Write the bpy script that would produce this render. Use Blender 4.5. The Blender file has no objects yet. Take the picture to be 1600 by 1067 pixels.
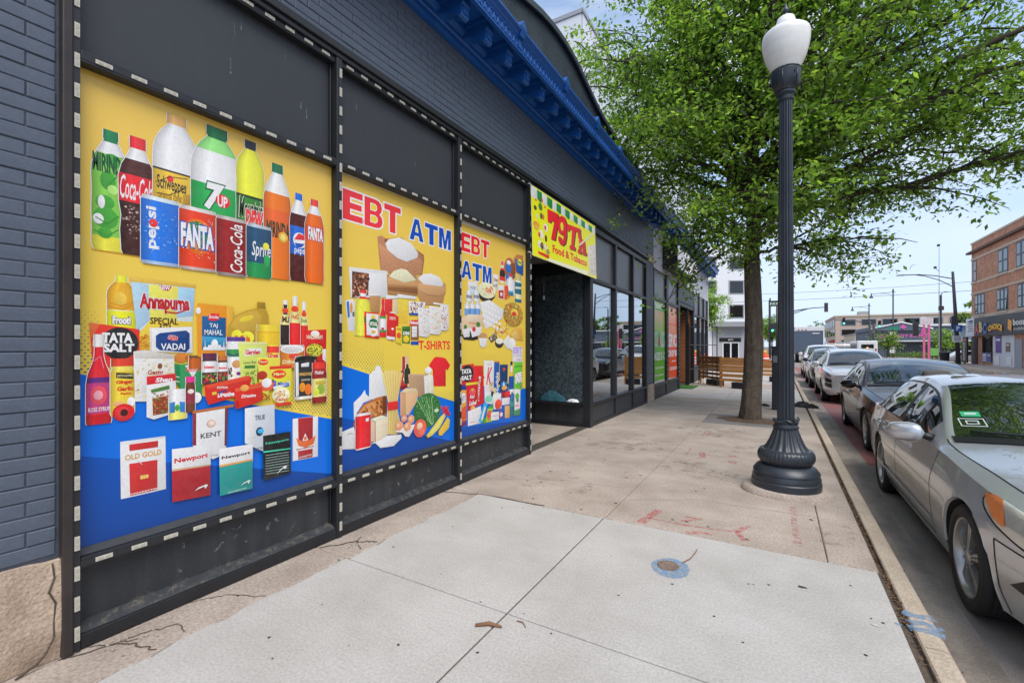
import bpy, math, random
import numpy as np
from mathutils import Vector, Matrix
R = math.radians
sc = bpy.context.scene
COL = sc.collection
random.seed(7)

# ------------------------------------------------------------------ camera
# x = 0 is the shop front, +x runs to the street, y runs along the street, z = 0 is the pavement
cam_d = bpy.data.cameras.new('camera')
cam = bpy.data.objects.new('camera', cam_d); COL.objects.link(cam)
cam.location = (3.0, 0.0, 1.5)
cam.rotation_euler = (R(90), 0, R(30.3))
cam_d.sensor_width = 36.0; cam_d.lens = 16.0
cam_d.shift_y = 0.0047
cam_d.clip_start = 0.05; cam_d.clip_end = 2000
sc.camera = cam

# ------------------------------------------------------------------ sky, sun, exposure
SUN_EL, SUN_AZ = 56.0, 132.0          # azimuth measured from +y clockwise (towards +x)
wld = bpy.data.worlds.new('World'); sc.world = wld; wld.use_nodes = True
nt = wld.node_tree; nt.nodes.clear()
N = nt.nodes.new; Lk = nt.links.new
sky = N('ShaderNodeTexSky'); sky.sky_type = 'NISHITA'; sky.sun_disc = False
sky.sun_elevation = R(SUN_EL); sky.sun_rotation = R(SUN_AZ); sky.air_density = 1.0; sky.dust_density = 0.4; sky.ozone_density = 1.6
bg = N('ShaderNodeBackground'); bg.inputs['Strength'].default_value = 0.115
out = N('ShaderNodeOutputWorld')
tc = N('ShaderNodeTexCoord')
mp = N('ShaderNodeMapping'); mp.inputs['Scale'].default_value = (1.0, 1.0, 2.4); mp.inputs['Location'].default_value = (1.35, 0.6, 0.4)
n1 = N('ShaderNodeTexNoise'); n1.inputs['Scale'].default_value = 2.3; n1.inputs['Detail'].default_value = 9; n1.inputs['Roughness'].default_value = 0.55; n1.inputs['Distortion'].default_value = 0.3
rp = N('ShaderNodeValToRGB'); rp.color_ramp.elements[0].position = 0.42; rp.color_ramp.elements[1].position = 0.66
rp.color_ramp.elements[0].color = (0.0, 0.0, 0.0, 1); rp.color_ramp.elements[1].color = (0.95, 0.95, 0.95, 1)
mx = N('ShaderNodeMixRGB'); mx.inputs[2].default_value = (4.8, 4.9, 5.1, 1)
sx = N('ShaderNodeSeparateXYZ'); hz = N('ShaderNodeMapRange'); hz.inputs[1].default_value = 0.0; hz.inputs[2].default_value = 0.75; hz.inputs[3].default_value = 0.92; hz.inputs[4].default_value = 0.2
hm = N('ShaderNodeMixRGB'); hm.inputs[2].default_value = (2.85, 3.8, 5.45, 1)      # pale milky blue air, thickest at the horizon
Lk(tc.outputs['Generated'], mp.inputs[0]); Lk(mp.outputs[0], n1.inputs['Vector']); Lk(n1.outputs[0], rp.inputs[0])
Lk(tc.outputs['Generated'], sx.inputs[0]); Lk(sx.outputs['Z'], hz.inputs[0]); Lk(hz.outputs[0], hm.inputs[0]); Lk(sky.outputs[0], hm.inputs[1])
cz = N('ShaderNodeMapRange'); cz.inputs[1].default_value = 0.05; cz.inputs[2].default_value = 0.42; cz.inputs[3].default_value = 0.25; cz.inputs[4].default_value = 1.0
cm = N('ShaderNodeMath'); cm.operation = 'MULTIPLY'; Lk(sx.outputs['Z'], cz.inputs[0]); Lk(cz.outputs[0], cm.inputs[0]); Lk(rp.outputs[0], cm.inputs[1]); Lk(cm.outputs[0], mx.inputs[0]); Lk(hm.outputs[0], mx.inputs[1]); Lk(mx.outputs[0], bg.inputs[0]); Lk(bg.outputs[0], out.inputs[0])

sd = bpy.data.lights.new('sun', 'SUN'); sd.energy = 1.7; sd.angle = R(40); sd.color = (1.0, 0.95, 0.88)
sun = bpy.data.objects.new('sun', sd); COL.objects.link(sun)
_a, _e = R(SUN_AZ), R(SUN_EL)
sdir = Vector((math.sin(_a) * math.cos(_e), math.cos(_a) * math.cos(_e), math.sin(_e)))
sun.rotation_euler = sdir.to_track_quat('Z', 'Y').to_euler(); sun.location = (10, -10, 30)
sc.view_settings.view_transform = 'Standard'
try: sc.view_settings.look = 'None'
except Exception: pass
sc.view_settings.gamma = 1.0; sc.view_settings.use_curve_mapping = False
sc.view_settings.exposure = 0.95

# ------------------------------------------------------------------ materials
MATS = {}
def srgb(r, g, b):
    f = lambda c: (c / 12.92 if c <= 0.04045 else ((c + 0.055) / 1.055) ** 2.4)
    return (f(r / 255.), f(g / 255.), f(b / 255.))

def mat(name, col, rough=0.6, metal=0.0, spec=0.5, noise=None, noise2=None, bump=None, coat=0.0, attr=False, emit=None, streak=None):
    """noise = (scale, amount, colour2): large soft patches of colour2; noise2 = (scale, contrast): fine grain; bump = (scale, strength, distance)"""
    if name in MATS: return MATS[name]
    m = bpy.data.materials.new(name); m.use_nodes = True
    t = m.node_tree; b = t.nodes['Principled BSDF']
    b.inputs['Roughness'].default_value = rough; b.inputs['Metallic'].default_value = metal
    b.inputs['Specular IOR Level'].default_value = spec
    if coat: b.inputs['Coat Weight'].default_value = coat; b.inputs['Coat Roughness'].default_value = 0.04
    nn = t.nodes.new; ln = t.links.new
    co = nn('ShaderNodeTexCoord')
    if attr:
        a = nn('ShaderNodeAttribute'); a.attribute_name = 'Col'; cur = a.outputs['Color']
    else:
        r = nn('ShaderNodeRGB'); r.outputs[0].default_value = (*col, 1); cur = r.outputs[0]
    if noise:
        s, amt, c2 = noise
        n = nn('ShaderNodeTexNoise'); n.inputs['Scale'].default_value = s; n.inputs['Detail'].default_value = 6; n.inputs['Roughness'].default_value = 0.62
        ln(co.outputs['Object'], n.inputs['Vector'])
        cr = nn('ShaderNodeValToRGB'); cr.color_ramp.elements[0].position = 0.38; cr.color_ramp.elements[1].position = 0.68
        cr.color_ramp.elements[1].color = (amt, amt, amt, 1)
        ln(n.outputs[0], cr.inputs[0])
        x = nn('ShaderNodeMixRGB'); ln(cr.outputs[0], x.inputs[0]); ln(cur, x.inputs[1]); x.inputs[2].default_value = (*c2, 1); cur = x.outputs[0]
    if streak:
        s, amt, c2 = streak
        mpn = nn('ShaderNodeMapping'); mpn.inputs['Scale'].default_value = s
        ln(co.outputs['Object'], mpn.inputs[0])
        n = nn('ShaderNodeTexNoise'); n.inputs['Scale'].default_value = 1.0; n.inputs['Detail'].default_value = 4
        ln(mpn.outputs[0], n.inputs['Vector'])
        cr = nn('ShaderNodeValToRGB'); cr.color_ramp.elements[0].position = 0.45; cr.color_ramp.elements[1].position = 0.75
        cr.color_ramp.elements[1].color = (amt, amt, amt, 1); ln(n.outputs[0], cr.inputs[0])
        x = nn('ShaderNodeMixRGB'); ln(cr.outputs[0], x.inputs[0]); ln(cur, x.inputs[1]); x.inputs[2].default_value = (*c2, 1); cur = x.outputs[0]
    if noise2:
        s, amt = noise2
        n = nn('ShaderNodeTexNoise'); n.inputs['Scale'].default_value = s; n.inputs['Detail'].default_value = 3
        ln(co.outputs['Object'], n.inputs['Vector'])
        mr = nn('ShaderNodeMapRange'); mr.inputs[1].default_value = 0.3; mr.inputs[2].default_value = 0.7; mr.inputs[3].default_value = 1 - amt; mr.inputs[4].default_value = 1 + amt
        ln(n.outputs[0], mr.inputs[0])
        x = nn('ShaderNodeMixRGB'); x.blend_type = 'MULTIPLY'; x.inputs[0].default_value = 1; ln(cur, x.inputs[1]); ln(mr.outputs[0], x.inputs[2]); cur = x.outputs[0]
    ln(cur, b.inputs['Base Color'])
    if bump:
        s, st, d = bump
        n = nn('ShaderNodeTexNoise'); n.inputs['Scale'].default_value = s; n.inputs['Detail'].default_value = 5
        ln(co.outputs['Object'], n.inputs['Vector'])
        bp = nn('ShaderNodeBump'); bp.inputs['Strength'].default_value = st; bp.inputs['Distance'].default_value = d
        ln(n.outputs[0], bp.inputs['Height']); ln(bp.outputs[0], b.inputs['Normal'])
    if emit:
        b.inputs['Emission Color'].default_value = (*emit[0], 1); b.inputs['Emission Strength'].default_value = emit[1]
    MATS[name] = m
    return m

def glass_mat(name, tint, refl_lo, refl_hi, trans, rough=0.01):
    """window glass: mirror share rises towards grazing angles, the rest passes through a tint (trans = 0: opaque dark)"""
    m = bpy.data.materials.new(name); m.use_nodes = True
    t = m.node_tree; t.nodes.clear(); nn = t.nodes.new; ln = t.links.new
    o = nn('ShaderNodeOutputMaterial'); gl = nn('ShaderNodeBsdfGlossy'); gl.inputs['Roughness'].default_value = rough; gl.inputs['Color'].default_value = (0.92, 0.95, 0.97, 1)
    tr = nn('ShaderNodeBsdfTransparent'); tr.inputs[0].default_value = (*tint, 1)
    df = nn('ShaderNodeBsdfDiffuse'); df.inputs[0].default_value = (tint[0] * 0.06, tint[1] * 0.06, tint[2] * 0.06, 1)
    m1 = nn('ShaderNodeMixShader'); m1.inputs[0].default_value = 1 - trans; ln(tr.outputs[0], m1.inputs[1]); ln(df.outputs[0], m1.inputs[2])
    lw = nn('ShaderNodeLayerWeight'); lw.inputs['Blend'].default_value = 0.5
    pw = nn('ShaderNodeMath'); pw.operation = 'POWER'; pw.inputs[1].default_value = 2.2; ln(lw.outputs['Facing'], pw.inputs[0])
    mr = nn('ShaderNodeMapRange'); mr.inputs[3].default_value = refl_lo; mr.inputs[4].default_value = refl_hi; ln(pw.outputs[0], mr.inputs[0])
    m2 = nn('ShaderNodeMixShader'); ln(mr.outputs[0], m2.inputs[0]); ln(m1.outputs[0], m2.inputs[1]); ln(gl.outputs[0], m2.inputs[2])
    ln(m2.outputs[0], o.inputs[0])
    MATS[name] = m
    return m

# ------------------------------------------------------------------ object helpers
WL = {}
def thing(name, label, cat, loc=(0, 0, 0), group=None, rotz=0.0):
    o = bpy.data.objects.new(name, None); COL.objects.link(o)
    o.empty_display_size = 0.2
    o.location = loc; o.rotation_euler = (0, 0, rotz); WL[o.name] = Vector(loc)
    o['label'] = label; o['category'] = cat
    if group: o['group'] = group
    return o
def tag(o, label=None, cat=None, group=None, kind=None):
    if label: o['label'] = label
    if cat: o['category'] = cat
    if group: o['group'] = group
    if kind: o['kind'] = kind
    return o
def link_mesh(name, me, parent=None, loc=None, local=False):
    """parented meshes are written in world coordinates unless local=True (then in the thing's own)"""
    o = bpy.data.objects.new(name, me); COL.objects.link(o)
    if parent is not None:
        o.parent = parent
        if local: o.location = loc or (0, 0, 0); WL[o.name] = WL.get(parent.name, Vector()) + Vector(loc or (0, 0, 0))
        else:
            w = Vector(loc or (0, 0, 0)); o.location = w - WL.get(parent.name, Vector()); WL[o.name] = w
    else:
        o.location = loc or (0, 0, 0); WL[o.name] = Vector(loc or (0, 0, 0))
    return o
def copy_tree(o, parent=None):
    c = o.copy(); COL.objects.link(c)
    if parent is not None: c.parent = parent
    for ch in list(o.children): copy_tree(ch, c)
    return c

class MB:
    def __init__(s, weld=False):
        s.v = []; s.f = []; s.m = []; s.c = []; s.weld = {} if weld else None
    def pt(s, p):
        if s.weld is None: s.v.append(tuple(p)); return len(s.v) - 1
        k = (round(p[0], 4), round(p[1], 4), round(p[2], 4))
        i = s.weld.get(k)
        if i is None: s.v.append(tuple(p)); i = len(s.v) - 1; s.weld[k] = i
        return i
    def face(s, ids, mi=0, col=None):
        s.f.append(tuple(ids)); s.m.append(mi); s.c.append(col)
    def poly(s, pts, mi=0, col=None):
        s.face([s.pt(p) for p in pts], mi, col)
    def box(s, x0, x1, y0, y1, z0, z1, mi=0, col=None):
        i = [s.pt(p) for p in ((x0,y0,z0),(x1,y0,z0),(x1,y1,z0),(x0,y1,z0),(x0,y0,z1),(x1,y0,z1),(x1,y1,z1),(x0,y1,z1))]
        for q in ((0,3,2,1),(4,5,6,7),(0,1,5,4),(1,2,6,5),(2,3,7,6),(3,0,4,7)): s.face([i[k] for k in q], mi, col)
        return s
    def obox(s, c, dx, dy, dz, rot=0.0, mi=0):
        """box centred in x, y on c, base at c.z, turned by rot about z"""
        ca, sa = math.cos(rot), math.sin(rot); P = []
        for z in (0, dz):
            for a, b in ((-1,-1),(1,-1),(1,1),(-1,1)):
                x, y = a * dx / 2, b * dy / 2
                P.append((c[0] + x * ca - y * sa, c[1] + x * sa + y * ca, c[2] + z))
        i = [s.pt(p) for p in P]
        for q in ((0,3,2,1),(4,5,6,7),(0,1,5,4),(1,2,6,5),(2,3,7,6),(3,0,4,7)): s.face([i[k] for k in q], mi)
        return s
    def prism(s, prof, axis, a, b, mi=0, cap=True):
        """prof: points in the two other axes (ordered), extruded along axis from a to b"""
        def P(p, t):
            if axis == 'y': return (p[0], t, p[1])
            if axis == 'x': return (t, p[0], p[1])
            return (p[0], p[1], t)
        A = [s.pt(P(p, a)) for p in prof]; B = [s.pt(P(p, b)) for p in prof]; n = len(prof)
        for k in range(n): s.face((A[k], A[(k+1)%n], B[(k+1)%n], B[k]), mi)
        if cap: s.face(A[::-1], mi); s.face(B, mi)
        return s
    def tube(s, path, rad, n=8, mi=0, cap=True, closed=False):
        path = [Vector(p) for p in path]; rings = []
        if not hasattr(rad, '__len__'): rad = [rad] * len(path)
        up = None
        for k, p in enumerate(path):
            if closed: d = path[(k+1) % len(path)] - path[k-1]
            else: d = path[min(k+1, len(path)-1)] - path[max(k-1, 0)]
            d = d.normalized() if d.length > 1e-9 else Vector((0, 0, 1))
            if up is None: up = Vector((0, 0, 1)) if abs(d.z) < 0.9 else Vector((1, 0, 0))
            a = d.cross(up)
            if a.length < 1e-4: a = d.cross(Vector((0.3, 1, 0.2)))
            a.normalize(); b = a.cross(d).normalized(); up = b
            rings.append([s.pt(p + (a * math.cos(2*math.pi*j/n) + b * math.sin(2*math.pi*j/n)) * rad[k]) for j in range(n)])
        m = len(rings)
        for k in range(m if closed else m - 1):
            A, B = rings[k], rings[(k+1) % m]
            for j in range(n): s.face((A[j], A[(j+1)%n], B[(j+1)%n], B[j]), mi)
        if cap and not closed: s.face(rings[0][::-1], mi); s.face(rings[-1], mi)
        return s
    def lathe(s, prof, c=(0,0,0), n=24, axis='z', mi=0, flute=None, cap=True):
        """prof: (radius, height); flute = (count, depth) carves grooves"""
        rings = []
        for r, h in prof:
            ring = []
            for j in range(n):
                a = 2 * math.pi * j / n
                rr = r - (flute[1] * (1 + math.cos(flute[0] * a)) / 2 if flute else 0)
                x, y = rr * math.cos(a), rr * math.sin(a)
                if axis == 'z': q = (c[0]+x, c[1]+y, c[2]+h)
                elif axis == 'x': q = (c[0]+h, c[1]+x, c[2]+y)
                else: q = (c[0]+x, c[1]+h, c[2]+y)
                ring.append(s.pt(q))
            rings.append(ring)
        for A, B in zip(rings, rings[1:]):
            for j in range(n): s.face((A[j], A[(j+1)%n], B[(j+1)%n], B[j]), mi)
        if cap: s.face(rings[0][::-1], mi); s.face(rings[-1], mi)
        return s
    def mesh(s, name, mats, smooth=False, cols=False, sharp=None):
        me = bpy.data.meshes.new(name)
        me.from_pydata(s.v, [], s.f)
        for m in (mats if isinstance(mats, (list, tuple)) else [mats]): me.materials.append(m)
        if any(s.m): me.polygons.foreach_set('material_index', s.m)
        if smooth:
            me.polygons.foreach_set('use_smooth', [True] * len(s.f))
            if sharp: me.set_sharp_from_angle(angle=R(sharp))
        if cols:
            at = me.color_attributes.new('Col', 'FLOAT_COLOR', 'CORNER'); buf = []
            for f, c in zip(s.f, s.c):
                if c is None: c = (1, 1, 1)
                if hasattr(c[0], '__len__'): 
                    for q in c: buf.extend((*q, 1.0))
                else: buf.extend((*c, 1.0) * len(f))
            at.data.foreach_set('color', buf)
        me.update()
        return me
    def build(s, name, mats, parent=None, smooth=False, sharp=None, bevel=0, kind=None, label=None, cols=False, loc=None, local=False):
        o = link_mesh(name, s.mesh(name, mats, smooth, cols, sharp), parent, loc, local)
        if bevel:
            b = o.modifiers.new('bevel', 'BEVEL'); b.width = bevel; b.segments = 2; b.limit_method = 'ANGLE'; b.angle_limit = R(40)
        if kind: o['kind'] = kind
        if label: o['label'] = label
        return o

def text_mesh(txt, bold=0.0, res=2, shear=0.0, spacing=1.0):
    """outline letters as a flat mesh in its own x, y: returns (points, triangles), scaled to the unit box"""
    cu = bpy.data.curves.new('lettering', 'FONT'); cu.body = txt; cu.offset = bold; cu.resolution_u = res; cu.shear = shear; cu.space_character = spacing; cu.fill_mode = 'FRONT'
    ob = bpy.data.objects.new('lettering_source', cu); COL.objects.link(ob)
    dg = bpy.context.evaluated_depsgraph_get(); dg.update()
    me = bpy.data.meshes.new_from_object(ob.evaluated_get(dg))
    v = np.array([tuple(q.co) for q in me.vertices], float).reshape(-1, 3)[:, :2]
    f = [tuple(p.vertices) for p in me.polygons]
    bpy.data.objects.remove(ob); bpy.data.curves.remove(cu); bpy.data.meshes.remove(me)
    if len(v):
        lo = v.min(0); hi = v.max(0); v = (v - lo) / np.maximum(hi - lo, 1e-6)
    return v, f

_tc = {}
def tmesh(txt, bold=0.0, shear=0.0, spacing=1.0):
    k = (txt, bold, shear, spacing)
    if k not in _tc: _tc[k] = text_mesh(txt, bold, 2, shear, spacing)
    return _tc[k]

def pchip(keys):
    """smooth monotone curve through (u, value) keys"""
    xs = [k[0] for k in keys]; ys = [k[1] for k in keys]; n = len(xs)
    h = [xs[i+1]-xs[i] for i in range(n-1)]; d = [(ys[i+1]-ys[i])/h[i] for i in range(n-1)]
    m = [0.0]*n; m[0] = d[0]; m[-1] = d[-1]
    for i in range(1, n-1):
        if d[i-1]*d[i] > 0:
            w1 = 2*h[i]+h[i-1]; w2 = h[i]+2*h[i-1]; m[i] = (w1+w2)/(w1/d[i-1]+w2/d[i])
    def f(u):
        if u <= xs[0]: return ys[0]
        if u >= xs[-1]: return ys[-1]
        i = 0
        while u > xs[i+1]: i += 1
        t = (u-xs[i])/h[i]; t2 = t*t; t3 = t2*t
        return (2*t3-3*t2+1)*ys[i]+(t3-2*t2+t)*h[i]*m[i]+(-2*t3+3*t2)*ys[i+1]+(t3-t2)*h[i]*m[i+1]
    return f
def frange(a, b, n): return [a + (b-a)*i/(n-1) for i in range(n)]

M_black = mat('frame_black', srgb(30, 32, 36), 0.45, noise=(3, 0.25, srgb(52, 54, 58)), noise2=(60, 0.12))
M_panel = mat('panel_charcoal', srgb(54, 57, 62), 0.55, noise=(1.3, 0.35, srgb(62, 66, 71)), noise2=(220, 0.1), streak=((30, 30, 2.0), 0.05, srgb(92, 96, 102)), bump=(180, 0.12, 0.002))
M_kick = mat('kick_charcoal', srgb(46, 50, 55), 0.55, noise=(2.2, 0.45, srgb(60, 62, 65)), noise2=(90, 0.16), streak=((14, 14, 1.0), 0.16, srgb(110, 108, 104)))
M_brickblue = mat('brick_slate_paint', srgb(88, 98, 113), 0.5, noise=(1.1, 0.55, srgb(76, 85, 99)), noise2=(45, 0.10), bump=(70, 0.3, 0.003))
M_mortar = mat('mortar_slate_paint', srgb(66, 74, 87), 0.7, noise2=(60, 0.15), bump=(60, 0.4, 0.004))
M_blue = mat('cornice_blue_paint', srgb(22, 86, 162), 0.42, noise=(2.5, 0.4, srgb(18, 70, 138)), noise2=(70, 0.08), bump=(50, 0.15, 0.003))
M_led = mat('led_plastic', srgb(202, 199, 188), 0.4, noise=(30, 0.35, srgb(160, 152, 134)))
M_chip = mat('led_chip', srgb(178, 174, 158), 0.5)
M_stone = mat('limestone_tan', srgb(190, 170, 150), 0.85, noise=(7.0, 0.7, srgb(158, 136, 118)), noise2=(90, 0.22), bump=(60, 0.8, 0.008), streak=((6, 6, 1.2), 0.35, srgb(214, 190, 164)))
M_conc_new = mat('concrete_new', srgb(183, 180, 176), 0.85, noise=(1.7, 0.75, srgb(163, 159, 153)), noise2=(75, 0.15), bump=(140, 0.25, 0.003), streak=((3, 60, 1), 0.30, srgb(164, 161, 157)))
M_conc_old = mat('concrete_old', srgb(172, 159, 148), 0.9, noise=(1.5, 0.8, srgb(142, 128, 116)), noise2=(60, 0.24), bump=(120, 0.4, 0.004), streak=((2.2, 2.0, 1), 0.35, srgb(196, 184, 172)))
M_kerb = mat('concrete_kerb', srgb(184, 170, 152), 0.9, noise=(2.5, 0.6, srgb(160, 144, 126)), noise2=(90, 0.25), bump=(90, 0.5, 0.005))
M_joint = mat('joint_dirt', srgb(92, 80, 68), 0.95, noise=(5, 0.5, srgb(60, 54, 48)), noise2=(80, 0.3), bump=(60, 0.6, 0.01))
M_road = mat('road_grey', srgb(150, 141, 133), 0.88, noise=(0.8, 0.7, srgb(112, 106, 100)), noise2=(120, 0.25), bump=(150, 0.5, 0.004))
M_redlane = mat('road_red_paint', srgb(150, 88, 86), 0.85, noise=(1.6, 0.75, srgb(124, 108, 104)), noise2=(110, 0.2), bump=(150, 0.5, 0.004))
M_iron = mat('iron_painted', srgb(40, 46, 54), 0.36, noise=(5, 0.55, srgb(58, 65, 73)), noise2=(60, 0.1), bump=(55, 0.22, 0.004))
M_rubber = mat('rubber', srgb(32, 32, 33), 0.75, noise=(9, 0.4, srgb(52, 50, 48)))
M_chrome = mat('chrome', srgb(210, 212, 216), 0.16, metal=1.0)
M_white = mat('white_paint', srgb(226, 227, 230), 0.5, noise=(0.7, 0.3, srgb(212, 214, 218)))
M_glass_shop = glass_mat('shop_glass', (0.50, 0.54, 0.55), 0.24, 1.0, 0.75)
M_glass_far = glass_mat('far_glass', (0.16, 0.18, 0.20), 0.06, 0.55, 0.0)
# ================================================================== SETTING
def structure(name, mb, m, parent=None, **k):
    return mb.build(name, m, parent, kind='structure' if parent is None else None, **k)

M_earth = mat('earth', srgb(120, 112, 102), 0.95, noise=(0.05, 0.5, srgb(105, 112, 90)))
b = MB(); b.poly([(-900, -300, -0.27), (1100, -300, -0.27), (1100, 1500, -0.27), (-900, 1500, -0.27)]); structure('ground', b, M_earth)
# road along the street and the cross street beyond the lights
b = MB(); b.box(3.70, 14.0, -30, 420, -0.26, -0.20); b.box(-60, 3.70, 44, 56, -0.26, -0.202); b.box(14.0, 90, 57.5, 72, -0.26, -0.202)
road = structure('road', b, M_road)
b = MB(); b.box(4.12, 6.75, 8.2, 43, -0.20, -0.196); b.build('bus_lane', M_redlane, road)
b = MB()
for y in frange(-20, 41, 14): b.box(6.80, 6.92, y, y + 2.4, -0.20, -0.1955)
b.box(10.2, 10.32, -20, 42, -0.20, -0.1955); b.box(10.42, 10.54, -20, 42, -0.20, -0.1955)
M_lanewhite = mat('lane_paint', srgb(214, 212, 204), 0.8, noise=(6, 0.6, srgb(150, 146, 140)))
b.build('lane_marking', M_lanewhite, road, kind='stuff')
# damp oil stains in the gutter
M_stain = mat('damp_asphalt', srgb(104, 98, 92), 0.6, noise2=(60, 0.2))
def blotch(cx, cy, rx, ry, z, seed, n=26, rough=0.3):
    rnd = random.Random(seed); ph = [rnd.uniform(0, 6.28) for _ in range(5)]
    P = []
    for k in range(n):
        a = 2 * math.pi * k / n
        r = 1 + rough * (math.sin(2*a+ph[0])*.45 + math.sin(3*a+ph[1])*.4 + math.sin(5*a+ph[2])*.35 + math.sin(9*a+ph[3])*.25)
        P.append((cx + rx*r*math.cos(a), cy + ry*r*math.sin(a), z))
    return P

# ---------------------------------------------------------------- pavement
b = MB(); b.box(-2.6, 3.60, -8, 44, -0.30, -0.012); b.box(14.12, 17.6, -20, 57.4, -0.30, -0.012); b.box(-12, 3.60, 56.1, 75, -.22, -.012); b.box(14.12, 60, 72.1, 81, -.22, -.012)
walk = structure('pavement', b, M_joint)
def slab(name, pts, m, z=0.0, th=0.05):
    n = len(pts); q = MB(); c = .006
    cx = sum(p[0] for p in pts) / n; cy = sum(p[1] for p in pts) / n
    top = [q.pt((p[0] + (c if p[0] < cx else -c), p[1] + (c if p[1] < cy else -c), z)) for p in pts]
    mid = [q.pt((p[0], p[1], z - c)) for p in pts]; bot = [q.pt((p[0], p[1], z - th)) for p in pts]
    q.face(top)
    for k in range(n):
        j = (k + 1) % n
        q.face((mid[k], mid[j], top[j], top[k])); q.face((bot[k], bot[j], mid[j], mid[k]))
    return q.build(name, m, walk)
def rect(x0, x1, y0, y1, g=.005): return [(x0+g, y0+g), (x1-g, y0+g), (x1-g, y1-g), (x0+g, y1-g)]
rnd = random.Random(3)
def ragged(x, y0, y1, n, a): return [(x + rnd.uniform(-a, a), y0 + (y1-y0)*k/(n-1)) for k in range(n)]
# new pale slabs in front of the posters, ragged towards the wall
e1 = ragged(.36, 2.195, .55, 15, .02); e2 = ragged(.37, 3.835, 2.205, 14, .018)
slab('slab', [(.37, -1.5+2.0), (1.674, .5), (1.674, 2.195)] + e1, M_conc_new)
slab('slab', [(.38, 2.205), (1.674, 2.205), (1.674, 3.835)] + e2, M_conc_new)
slab('slab', rect(1.68, 3.575, .55, 2.2), M_conc_new); slab('slab', rect(1.68, 3.575, 2.2, 3.845), M_conc_new)
slab('slab', rect(-.4, 1.68, -1.1, .49), M_conc_new); slab('slab', rect(1.68, 3.575, -1.1, .55), M_conc_new)
for k in range(3): slab('slab', rect(-.4, 1.68, -1.1-2*(k+1), -1.1-2*k), M_conc_old); slab('slab', rect(1.68, 3.575, -1.1-2*(k+1), -1.1-2*k), M_conc_old)
# old strip along the wall, broken in two
slab('slab', [(-.06, .5), (.355, .5)] + [(p[0]-.012, p[1]) for p in e1[::-1]] + [(.352, 2.2), (-.06, 2.2)], M_conc_old, -.003)
slab('slab', [(-.06, 2.205), (.36, 2.205)] + [(p[0]-.012, p[1]) for p in e2[::-1]] + [(.36, 3.84), (-.06, 3.84)], M_conc_old, -.003)
# old tan slabs beyond
ys = [3.85, 5.37, 6.72, 8.1, 9.65]
for a, c in zip(ys, ys[1:]):
    slab('slab', rect(-.06, 1.69, a, c, .003), M_conc_old)
    if a == 3.85: slab('slab', rect(1.69, 3.30, a, c, .003), M_conc_old); slab('slab', rect(3.30, 3.585, a, c, .003), M_conc_old)
    else: slab('slab', rect(1.69, 3.585, a, c, .003), M_conc_old)
slab('slab', rect(-2.55, -.06, 5.6, 8.0, .003), M_conc_old, -.004)
for a, c in ((9.65, 11.5), (11.5, 13.3)):
    slab('slab', rect(-.06, 1.69, a, c, .003), M_conc_old)
slab('slab', rect(1.69, 3.585, 11.05, 13.3, .003), M_conc_old); slab('slab', rect(2.96, 3.585, 9.65, 11.05, .003), M_conc_old)
for k, (a, c) in enumerate(((13.3, 14.2), (14.2, 16.4), (16.4, 18.3), (18.3, 20.5), (20.5, 23), (23, 26), (26, 29.5), (29.5, 34), (34, 39), (39, 44))):
    m = M_conc_new if k in (1, 2, 4, 5, 6) else M_conc_old
    slab('slab', rect(-.06 if a < 19 else -2.5, 1.69, a, c, .004), m); slab('slab', rect(1.69, 3.585, a, c, .004), m)
slab('slab', rect(-2.4, -.06, 16.9, 18.3, .004), M_conc_new)
for k in range(10): slab('slab', rect(14.25, 17.5, 22 + 3.5*k, 25.5 + 3.5*k, .006), M_conc_old)
slab('slab', rect(-11, 3.58, 56.3, 66, .01), M_conc_old); slab('slab', rect(-11, 3.58, 66, 75, .01), M_conc_old)
slab('slab', rect(14.25, 36, 72.3, 80.5, .01), M_conc_old); slab('slab', rect(36, 58, 72.3, 80.5, .01), M_conc_old)

# tree pit: a worn dark plate set round the trunk, earth in the middle
M_plate = mat('plate_worn', srgb(118, 114, 114), 0.7, noise=(2.5, .7, srgb(140, 128, 116)), noise2=(90, .2), bump=(120, .3, .003))
b = MB(); b.box(1.70, 2.955, 9.66, 11.04, -.05, -.004); b.build('tree_pit_plate', M_plate, walk)
M_soil = mat('soil', srgb(104, 84, 66), .95, noise=(14, .7, srgb(70, 56, 44)), noise2=(60, .35), bump=(40, .9, .02))
b = MB(); P = blotch(2.5, 10.45, .58, .46, -.002, 11, 40, .2); c = b.pt((2.5, 10.45, .045)); ids = [b.pt(p) for p in P]; mid = [b.pt((2.5+(p[0]-2.5)*.6, 10.45+(p[1]-10.45)*.6, .03)) for p in P]
for k in range(40):
    j = (k+1) % 40; b.face((ids[k], ids[j], mid[j], mid[k])); b.face((mid[k], mid[j], c))
b.build('tree_pit_soil', M_soil, walk, smooth=True)
# entrance threshold grate
M_grate = mat('grate', srgb(110, 104, 96), .55, metal=.4, noise=(20, .5, srgb(70, 66, 62)))
b = MB(); b.box(-.20, -.02, 5.62, 7.93, .0015, .008); b.build('threshold_plate', M_grate, walk)
b = MB()
for k in range(5): b.box(-.185+.034*k, -.185+.034*k+.014, 5.64, 7.9, .008, .016)
b.build('threshold_rib', M_grate, walk, kind='stuff')

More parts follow.
